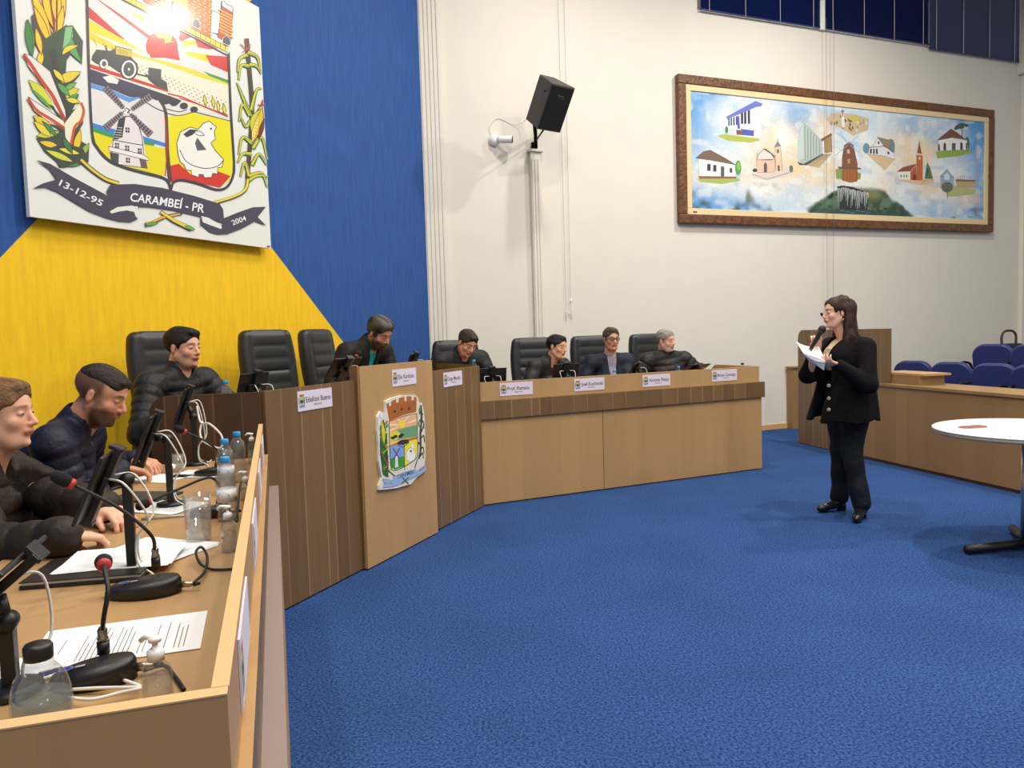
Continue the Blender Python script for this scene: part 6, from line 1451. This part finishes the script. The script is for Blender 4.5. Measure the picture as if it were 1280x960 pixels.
def jacket(mt, puffer=0.0, pitch=.055, collar='high', open_v=0.0, shirt=None, thick=1.0, name='jacket', tee=None, zipcol=None, cuff=.0, lapel=None, vox=.0085, tie=None):
    """a jacket over the body; puffer: depth of the quilting"""
    def fn(t, org, b):
        hip, N, C, SH, arms, f, r, up, sp, g = (b[k] for k in ('hip', 'N', 'C', 'SH', 'arms', 'f', 'r', 'up', 'spine', 'girth'))
        S = SDF(b['lo']-.02, b['hi']+.02, vox); k = thick
        rg = lambda p0: (puffer, pitch, p0) if puffer else None
        S.cap(hip+up*.0, C, .150*g*k, .160*g*k, .04, flat=(f, 1.22)); S.cap(C, N-sp*.085, .158*g*k, .105*k, .05, flat=(f, 1.22))
        S.cap(SH[-1]*.92+SH[1]*.08-sp*.005, SH[1]*.92+SH[-1]*.08-sp*.005, .068*k, .068*k, .05)
        if puffer:
            g0 = hip@sp
            S.warp(lambda P: -1.25*puffer*(np.abs(np.sin(math.pi*((P@sp)-g0)/pitch))**.6-.55))
        for s in (-1, 1):
            E_, Wt = arms[s]; dv = nrm(Wt-E_)
            S.cap(SH[s], E_, .072*k, .062*k, .018 if puffer else .03, ridge=rg(.2)); S.cap(E_, Wt+dv*cuff, .062*k, .044*k, .012, ridge=rg(.5)); S.cap(Wt+dv*(cuff-.012), Wt+dv*(cuff+.006), .040*k, .038*k, .006)
        for s in (-1, 1): S.cap(N-sp*.012+r*s*.05, SH[s]+up*.004, .052*k, .056*k, .04)
        if collar == 'high':
            S.cap(N-sp*.045, N+b['nk']*.050+f*.004, .080, .076, .02)
        elif collar == 'fold':
            S.cap(N-sp*.04, N+b['nk']*.032, .086, .080, .02)
        if not puffer: warp_noise(S, .0045, 22, int(abs(org[0]*100)) % 50)
        else: warp_noise(S, .0025, 30, 5)
        # neck hole and front opening
        top = N+b['nk']*.16
        S.cap(N-sp*(.02 if collar else .05), top, .062, .070, .004, mode='sub')
        if open_v:
            ctr = lambda q: q
            mid_ = N+f*.10-sp*.0; bot = hip+(N-hip)*(1-open_v)+f*.15
            a_ = N+b['nk']*.06+f*.09; S.cap(a_, bot, .062, .012, .006, mode='sub', flat=(f, .35))
        if zipcol: pass
        o = S.build(name, mt, t, org, smooth=0 if puffer else 1)
        if shirt or tee:
            S = SDF(b['lo'], b['hi'], .008)
            S.cap(hip, C, .132*g, .140*g, .04, flat=(f, 1.22)); S.cap(C, N-sp*.085, .138*g, .092, .05, flat=(f, 1.22)); S.cap(SH[-1]*.85+SH[1]*.15, SH[1]*.85+SH[-1]*.15, .056, .056, .05)
            if shirt: S.cap(N-sp*.03, N+b['nk']*.030, .072, .066, .015)
            S.cap(N-sp*.03, top, .058, .066, .004, mode='sub')
            if shirt: S.cap(N+b['nk']*.06+f*.075, N-sp*.06+f*.09, .026, .004, .004, mode='sub')
            S.build('shirt', shirt or tee, t, org, smooth=1)
        return o
    return fn
NP_ = np.array
def V(*a): return np.array(a, float)
# --- two councillors at the near left desk
fL = hdv(HL+90)
rL = AL+UL*1.99+NL*.98
hc = aty(0, 518, 2.47)
seated('fair-haired man in a dark brown padded jacket, cut by the left picture edge', .12, (rL[0], rL[1], .60), 76, hc-V(.075, .0, .165), hc, headrot(84, 2), 
       {'R': (V(-1.235, 2.06, .905), (.55, .75, -.25), (.1, .15, -1), (-.6, .5, .1), .95, 1.0, 1.0, True), 'L': (V(-1.28, 2.38, .91), (.8, -.5, -.2), (0, 0, -1), (-.3, -.9, 0), .8)},
       (222, 170, 144), (92, 66, 42), 'short', jacket(cloth('brown_padded_jacket', (40, 31, 25), .6), .009, .085, 'fold', .26, tee=cloth('charcoal_vest', (44, 46, 48), .8), thick=1.12, vox=.0065),
       .0045, fullness=.6, girth=1.1, eyes=True, skinargs=dict(brow=(110, 78, 54), hair=(92, 66, 42), fade=.5), elbows={'R': (-.3, -.5, -1), 'L': (-.3, .6, -1)})
rN = AL+UL*2.52+NL*.93
hc = aty(126, 494, 3.02)
seated('bearded man with faded haircut in a navy quilted jacket, reading over the left desk', .12, (rN[0]-.02, rN[1], .60), 78, hc-V(.120, -.01, .125), hc, headrot(88, 24, -3),
       {'R': (V(-1.60, 3.09, .915), (.75, .55, -.3), (0, 0, -1), (-.5, .8, 0), .8), 'L': (V(-1.67, 3.34, .915), (.9, -.25, -.2), (0, 0, -1), (0, -1, 0), .7)},
       (208, 152, 122), (34, 26, 22), 'fade', jacket(cloth('navy_quilted_nylon', (22, 24, 46), .42, spec=.5), .010, .048, 'high', .20, tee=cloth('black_tee', (18, 18, 20), .85), thick=1.06, vox=.006),
       .0045, fullness=.35, girth=1.08, skinargs=dict(beard=(42, 30, 24), beard_amt=.88, hair=(36, 27, 22), fade=.80, brow=(30, 22, 18)), elbows={'R': (-.2, -.7, -1), 'L': (-.2, .7, -1)})
# --- middle dais
hm = (HM+90)
def midp(s, n, z): p = AM+UM*s+NM*n; return V(p[0], p[1], z)
def rgtp(s, n, z): p = GR+UR*s+NR*n; return V(p[0], p[1], z)
hc = aty(229, 435, 4.38)
seated('dark-haired man in a black quilted jacket looking right, seated before the yellow wall', .25, midp(.24, .98, .72), hm-2, hc+V(-.030, .0, -.150), hc, headrot(108, 3, 0),
       {'R': (midp(-.08, .47, 1.06), (.8, .3, 0), (0, 0, -1), (0, 1, 0), .6), 'L': (midp(.42, .40, 1.06), (.8, -.3, 0), (0, 0, -1), (0, -1, 0), .6)},
       (218, 164, 138), (24, 20, 20), 'quiff', jacket(cloth('black_quilted_nylon', (26, 26, 28), .42, spec=.5), .009, .055, 'high', .05, tee=cloth('dark_tee', (20, 20, 22), .85), thick=1.06),
       .005, fullness=.5, girth=1.15, shoulders=.205, eyes=True, skinargs=dict(brow=(30, 24, 20), beard=(70, 52, 44), beard_amt=.25))
hc = aty(474, 416, 5.72)
seated('man with wavy greying hair, black jacket and turquoise shirt bowing over the central podium', .25, (hc[0]-.40, hc[1]+.20, .74), 118, hc-V(.100, -.040, .095), hc, headrot(122, 32, 4),
       {'R': (hc+V(-.06, -.28, -.37), (.8, -.2, -.3), (0, 0, -1), (.2, .9, 0), .7), 'L': (hc+V(.14, -.02, -.37), (.6, -.8, -.3), (0, 0, -1), (-.5, -.8, 0), .7)},
       (198, 144, 116), (30, 26, 25), 'wavy', jacket(cloth('black_wool_jacket', (27, 25, 24), .7), 0, .05, 'fold', .62, tee=None, shirt=cloth('turquoise_shirt', (30, 160, 176), .7), thick=1.06),
       .0055, fullness=.3, girth=1.12, shoulders=.215, hcol2=(104, 98, 92), skinargs=dict(beard=(36, 30, 28), beard_amt=.9, brow=(28, 22, 20)))
# --- right desk
fR = HR_+90
def person_r(px, py, n, **k): return rgt(px, py, n)
hc = aty(584, 429, 6.92)
seated('short-haired man in a black jacket bowing his head beside the fluted corner pilaster', .12, (hc[0]-.16, hc[1]+.26, .60), 148, hc-V(.06, -.095, .100), hc, headrot(146, 30, -8),
       {'R': (hc+V(-.22, -.18, -.36), (.8, -.2, -.3), (0, 0, -1), (.2, .9, 0), .7), 'L': (hc+V(.20, -.12, -.38), (.1, -.9, -.3), (0, 0, -1), (-.9, -.2, 0), .7)},
       (220, 164, 138), (44, 36, 30), 'quiff', jacket(cloth('black_softshell', (30, 30, 33), .6), 0, .05, 'fold', .25, tee=cloth('black_tee', (18, 18, 20), .85), thick=1.06),
       .006, fullness=.4, girth=1.12, shoulders=.215, skinargs=dict(brow=(40, 30, 26)))
hc = aty(696, 434, 7.36)
seated('young dark-haired man in an open dark jacket leaning right behind a tablet', .12, (hc[0]-.28, hc[1]+.20, .60), 140, hc-V(.065, -.04, .135), hc, headrot(128, 6, -4),
       {'R': (hc+V(-.10, -.30, -.30), (.8, -.4, -.2), (0, 0, -1), (.2, .9, 0), .7), 'L': (hc+V(.22, -.18, -.32), (.1, -.9, -.3), (0, 0, -1), (-.9, -.2, 0), .7)},
       (214, 160, 134), (26, 22, 22), 'short', jacket(cloth('dark_grey_padded_jacket', (36, 36, 38), .55), .005, .09, 'fold', .45, tee=cloth('maroon_collar_shirt', (70, 26, 30), .8), thick=1.04),
       .006, fullness=.1, girth=1.05, shoulders=.19, eyes=True, skinargs=dict(brow=(30, 24, 20)))
hc = aty(764, 424, 7.70)
m7 = seated('man in glasses with striped shirt and dark navy blazer sitting upright', .12, (hc[0]-.05, hc[1]+.16, .60), 163, hc-V(.012, -.04, .172), hc, headrot(165, 3, 0),
       {'R': (hc+V(-.16, -.26, -.405), (.9, -.1, -.1), (0, 0, -1), (0, .9, 0), .6), 'L': (hc+V(.00, -.24, -.385), (-.6, -.6, 0), (0, 0, -1), (-.6, .6, 0), .6)},
       (208, 156, 130), (62, 50, 42), 'short', jacket(cloth('navy_blazer', (30, 34, 50), .7), 0, .05, None, .62, shirt=mat('striped_shirt', (150, 142, 160), .7, noise=(90, .25, (1, 1, .02))), thick=1.03),
       .006, fullness=.1, girth=1.05, shoulders=.20, w=.97, eyes=True, skinargs=dict(brow=(60, 46, 38)))
def glasses(t, Rm, o, org):
    m = MB()
    pt = lambda p: tuple(Rm@np.array(p)+o-org)
    for s in (-1, 1):
        fr = [pt((s*.031+.021*math.cos(a), .098, .004+.013*math.sin(a))) for a in np.linspace(0, 2*math.pi, 17)]; m.tube(fr, .0028, 6)
        m.tube([pt((s*.052, .098, .008)), pt((s*.078, .03, .006)), pt((s*.082, .0, .002))], .0026, 6)
    m.tube([pt((-.011, .099, .008)), pt((.011, .099, .008))], .0028, 6); m.tube([pt((-.052, .098, .014)), pt((.052, .098, .014))], .0028, 6)
    m.build('glasses', M['black'], t)
glasses(m7, headrot(165, 3, 0), hc, np.array(m7.location))
hc = aty(832, 426, 7.93)
seated('grey-bearded man in a dark quilted jacket at the right end of the dais', .12, (hc[0]+.03, hc[1]+.18, .60), 155, hc-V(-.01, -.05, .145), hc, headrot(136, 5, 6),
       {'R': (hc+V(-.20, -.26, -.39), (.9, -.1, -.1), (0, 0, -1), (0, .9, 0), .6), 'L': (hc+V(.36, -.10, -.37), (.5, -.8, 0), (0, 0, -1), (-.8, -.5, 0), .6)},
       (220, 170, 148), (118, 110, 104), 'crop', jacket(cloth('charcoal_quilted_nylon', (34, 33, 35), .42, spec=.5), .009, .06, 'high', 0, thick=1.1),
       .006, fullness=.9, girth=1.25, shoulders=.235, hcol2=(160, 154, 148), eyes=True, skinargs=dict(beard=(170, 162, 156), beard_amt=.62, brow=(90, 78, 70), hair=(110, 100, 94), fade=.5), elbows={'L': (.8, .3, -.7), 'R': (-.7, .2, -1)})
# ------------------------------------------------------------------ the standing woman
def woman():
    hc = aty(1047, 391, 5.60)
    org = V(hc[0]+.05, hc[1]+.02, 0); t = empty('person', org, 0, 'standing woman with long dark hair in a long black coat, holding papers and a microphone', 'person')
    face = 248.0; f = hdv(face); r = V(f[1], -f[0], 0); up = V(0, 0, 1)        # r: her right hand side
    Rm = headrot(268, 1, 0); nb = hc+V(.070, 0, -.180); N = nb; S0 = N-up*.06
    SH = {1: S0+r*.17-up*.01, -1: S0-r*.17-up*.01}
    hip = V(hc[0]+.085, hc[1]+.01, .90)
    wL = aty(1047, 456, 5.36); wR = aty(1022, 434, 5.56)
    arms = {-1: ik(SH[-1], wL, .285, .245, (.55, -.35, -1)), 1: ik(SH[1], wR, .285, .245, (-.1, .6, -1))}
    fl = {-1: V(hc[0]+.125, hc[1]-.10, 0), 1: V(hc[0]+.07, hc[1]+.14, 0)}     # ankles on the floor plan
    ank = {s: V(*fl[s][:2], .10) for s in (-1, 1)}; kne = {s: (hip+ank[s])/2+f*.03+up*.0 for s in (-1, 1)}
    for s in (-1, 1): kne[s][2] = .48
    pts = np.array([hc, hip, *SH.values(), *ank.values(), *[a for p in arms.values() for a in p]]); lo, hi = pts.min(0)-.17, pts.max(0)+.16; lo[2] = .5
    S = SDF(lo, hi, .0048); C = hip+(N-hip)*.62
    S.cap(hip-up*.1, C, .125, .115, .05, flat=(f, 1.2)); S.cap(C, N-up*.07, .11, .07, .05, flat=(f, 1.2)); S.cap(SH[-1]*.7+SH[1]*.3, SH[1]*.7+SH[-1]*.3, .045, .045, .05)
    S.cap(N-up*.05, hc+Rm@V(0, -.018, -.06), .054, .047, .03); S.cap(N-up*.04, hc+Rm@V(0, .005, -.075), .045, .042, .02)
    for s in (-1, 1): S.cap(SH[s], arms[s][0], .042, .034, .02); S.cap(arms[s][0], arms[s][1], .034, .022, .012)
    head_sdf(S, Rm, hc, .94, nose=.85, jaw=.92, full=.35)
    hand(S, arms[-1][1], (-.85, -.30, .25), (.1, .2, 1), (0, .9, .2), .75, .92, 1, True)
    hand(S, arms[1][1], (-.25, -.30, .80), (-.3, -.95, -.1), (-.9, .2, .5), 1.15, .92, 1, True)
    S.build('body', M['skin'], t, org, skin_color(Rm, hc, (226, 178, 154), lip=(186, 96, 92), brow=(54, 38, 32)), smooth=1)
    hair_build(t, Rm, hc, org, (34, 23, 19), 'long', .94, .005, (74, 50, 38))
    add_eyes(t, Rm, hc, org)
    # beige top
    S = SDF((org[0]-.35, org[1]-.35, .85), (org[0]+.35, org[1]+.35, hc[2]), .008)
    S.cap(hip+up*.02, C, .165, .150, .04, flat=(f, 1.05)); S.cap(C, N-up*.09, .145, .088, .05, flat=(f, 1.12)); S.ell(C+f*.055+up*.02, (.132, .132, .105), .04)
    S.cap(SH[-1]*.8+SH[1]*.2, SH[1]*.8+SH[-1]*.2, .05, .05, .05); S.cap(N-up*.07, N+up*.1, .062, .08, .006, mode='sub'); S.box((org[0], org[1], .90), (.5, .5, .175), .01, .01, mode='sub'); S.build('top', cloth('beige_top', (196, 174, 136), .8), t, org)
    # trousers
    S = SDF((org[0]-.4, org[1]-.4, .03), (org[0]+.4, org[1]+.4, 1.02), .009)
    S.cap(hip-r*.05, hip+r*.05, .145, .145, .05)
    for s in (-1, 1):
        h0 = hip+r*(.075*s)-up*.03; S.cap(h0, kne[s], .112, .073, .03); S.cap(kne[s], ank[s]+up*.01, .072, .064, .02)
    warp_noise(S, .004, 20, 9); S.build('trousers', cloth('dark_navy_jeans', (19, 21, 32), .8), t, org)
    # boots: the near one points to the camera, the far one to the left
    for s, d in ((-1, nrm((-.55, -.80, 0))), (1, nrm((-.96, -.25, 0)))):
        b = fl[s]; S = SDF((b[0]-.25, b[1]-.25, -.01), (b[0]+.25, b[1]+.25, .2), .006)
        S.cap(b+up*.13, b+up*.075, .050, .046, .02); S.cap(b+up*.062+d*.0, b+up*.036+d*.15, .040, .030, .02, flat=(up, 1.1)); S.cap(b+up*.035+d*.13, b+up*.028+d*.175, .030, .018, .02)
        S.box(b+up*.030-d*.018, (.028, .028, .030), .008, .006); S.box(b+up*-.02, (.3, .3, .021), .001, .001, mode='sub')
        S.build('boot', mat('black_leather_boot', (20, 19, 20), .3), t, org)
    # long coat: a flared bell, open in front, with sleeves and lapels
    S = SDF((org[0]-.48, org[1]-.48, .66), (org[0]+.45, org[1]+.45, hc[2]-.02), .0075)
    S.cap(hip-up*.02, C, .172, .160, .05, flat=(f, 1.05)); S.cap(C, N-up*.085, .155, .098, .05, flat=(f, 1.12)); S.ell(C+f*.06+up*.02, (.158, .158, .125), .05)
    S.cap(V(hip[0]-.05, hip[1], .62), C, .262, .165, .05, flat=(f, 1.0))
    S.cap(SH[-1]*.9+SH[1]*.1, SH[1]*.9+SH[-1]*.1, .066, .066, .05)
    S.box((org[0], org[1], .60), (.8, .8, .112), .01, .006, mode='sub')
    S.cap(V(hip[0]-.05, hip[1], .60), hip-up*.05, .245, .175, .01, mode='sub', flat=(f, 1.0))
    rr = np.random.RandomState(2)
    def folds(P):
        d = P-np.array((org[0], org[1], 0)); a = np.arctan2(d[:, 1], d[:, 0]); return .005*np.sin(a*6+1.2)*smst(-P[:, 2], -1.0, -.72)
    S.warp(folds)
    for s in (-1, 1):
        E_, Wt = arms[s]; dv = nrm(Wt-E_); S.cap(SH[s], E_, .070, .062, .025); S.cap(E_, Wt-dv*.01, .062, .046, .02); S.cap(Wt-dv*.03, Wt+dv*.02, .030, .026, .004, mode='sub')
    S.cap(N-up*.05, N+up*.01, .085, .076, .02); S.cap(N-up*.09, N+up*.12, .062, .085, .004, mode='sub')
    # opening in front, turned a little towards the camera
    fo = hdv(258)
    S.frame(headrot(258), (org[0]+.02, org[1], 0))
    def slot(q):
        q = q.copy(); z = q[..., 2]+1.05; q[..., 0] = q[..., 0]/(1+.9*smst(z, 1.28, 1.45)-.15*smst(z, 1.1, .8)) + .018*smst(-z, -.9, -.7); return q
    S.box((-.005, .235, 1.05), (.072, .205, .46), .012, .008, mode='sub', fn=slot)
    S.frame()
    warp_noise(S, .003, 24, 3)
    S.build('coat', cloth('black_wool_coat', (14, 13, 15), .9, spec=.15), t, org)
    # lapel, buttons, earring
    for k, (px, py) in enumerate(((1035, 437), (1036, 482), (1036, 498), (1036, 512))):
        b = aty(px, py, 5.37 if k else 5.385)-org; MB().lathe([(.010, 0), (.013, .003), (.013, .006), (.007, .007), (0, .005)], b, 16, axis=(-.45, -.9, 0)).build('button', mat('pale_button', (176, 168, 150), .35, .4) if 'pale_button' not in bpy.data.materials else bpy.data.materials['pale_button'], t)
    e = hc+Rm@V(-.080, -.002, -.052)-org; MB().lathe([(.0, -.012), (.005, -.006), (.006, 0), (.002, .010), (0, .012)], e, 10).build('earring', mat('gold_earring', (210, 170, 80), .3, 1), t)
    # things she holds
    hm_ = arms[1][1]; top_ = aty(1028, 411, 5.47); bot_ = aty(1013, 437, 5.45)
    mc = empty('handheld_microphone', bot_, 0, 'black handheld microphone held near the chin of the standing woman', 'microphone'); a = nrm(top_-bot_); Lm = np.linalg.norm(top_-bot_)
    MB().lathe([(.010, 0), (.013, .004), (.018, Lm*.80), (.022, Lm*.84), (.022, Lm*.86)], (0, 0, 0), 20, axis=tuple(a)).build('handle', M['black'], mc)
    MB().lathe([(.021, 0), (.026, .008), (.027, .022), (.022, .040), (.010, .049), (0, .050)], a*Lm*.85, 22, axis=tuple(a)).build('grille', mat('dark_mesh_grille', (34, 34, 38), .45, .6, bump=(400, .8, .002)), mc)
    c = aty(1017, 442, 5.40); pp_ = empty('printed_pages', c, 0, 'sheaf of white printed pages held open by the standing woman', 'paper')
    q = [aty(995, 427, 5.50), aty(1023, 432, 5.55), aty(1032, 451, 5.33), aty(1004, 441, 5.30)]
    for k in range(3):
        off = V(0, -.002*k, -.004*k); m = MB(); Q = [p-c+off for p in q]; Q2 = [p-up*.0012 for p in Q]
        n_ = 6; vs = []; 
        for i in range(n_+1):
            for j in range(n_+1):
                u, v = i/n_, j/n_; p = Q[0]*(1-u)*(1-v)+Q[1]*u*(1-v)+Q[2]*u*v+Q[3]*(1-u)*v-up*(.018*math.sin(math.pi*u)); vs.append(p)
        for p in list(vs): vs.append(p-up*.0008)
        K_ = (n_+1)**2; fs = []
        for i in range(n_):
            for j in range(n_):
                a_ = i*(n_+1)+j; fs.append((a_, a_+1, a_+n_+2, a_+n_+1)); fs.append((K_+a_, K_+a_+n_+1, K_+a_+n_+2, K_+a_+1))
        m.add(vs, fs, 0, True); m.build('page', M['paper'], pp_)
    Q = [p-c for p in q]; lo_ = [Q[3]*1.0, Q[2]*1.0, aty(1030, 463, 5.36)-c, aty(1010, 450, 5.34)-c]
    m = MB(); m.add([*lo_, *[p+V(0, .0012, 0) for p in lo_]], [(0, 1, 2, 3), (7, 6, 5, 4), (0, 4, 5, 1), (1, 5, 6, 2), (2, 6, 7, 3), (3, 7, 4, 0)]); m.build('folded_page', M['paper'], pp_)
    bl = aty(1003, 440, 5.45); MB().sphere(tuple(bl-c), (.016, .016, .008), 14).build('blue_clip', mat('blue_clip', (40, 70, 170), .4), pp_)
woman()
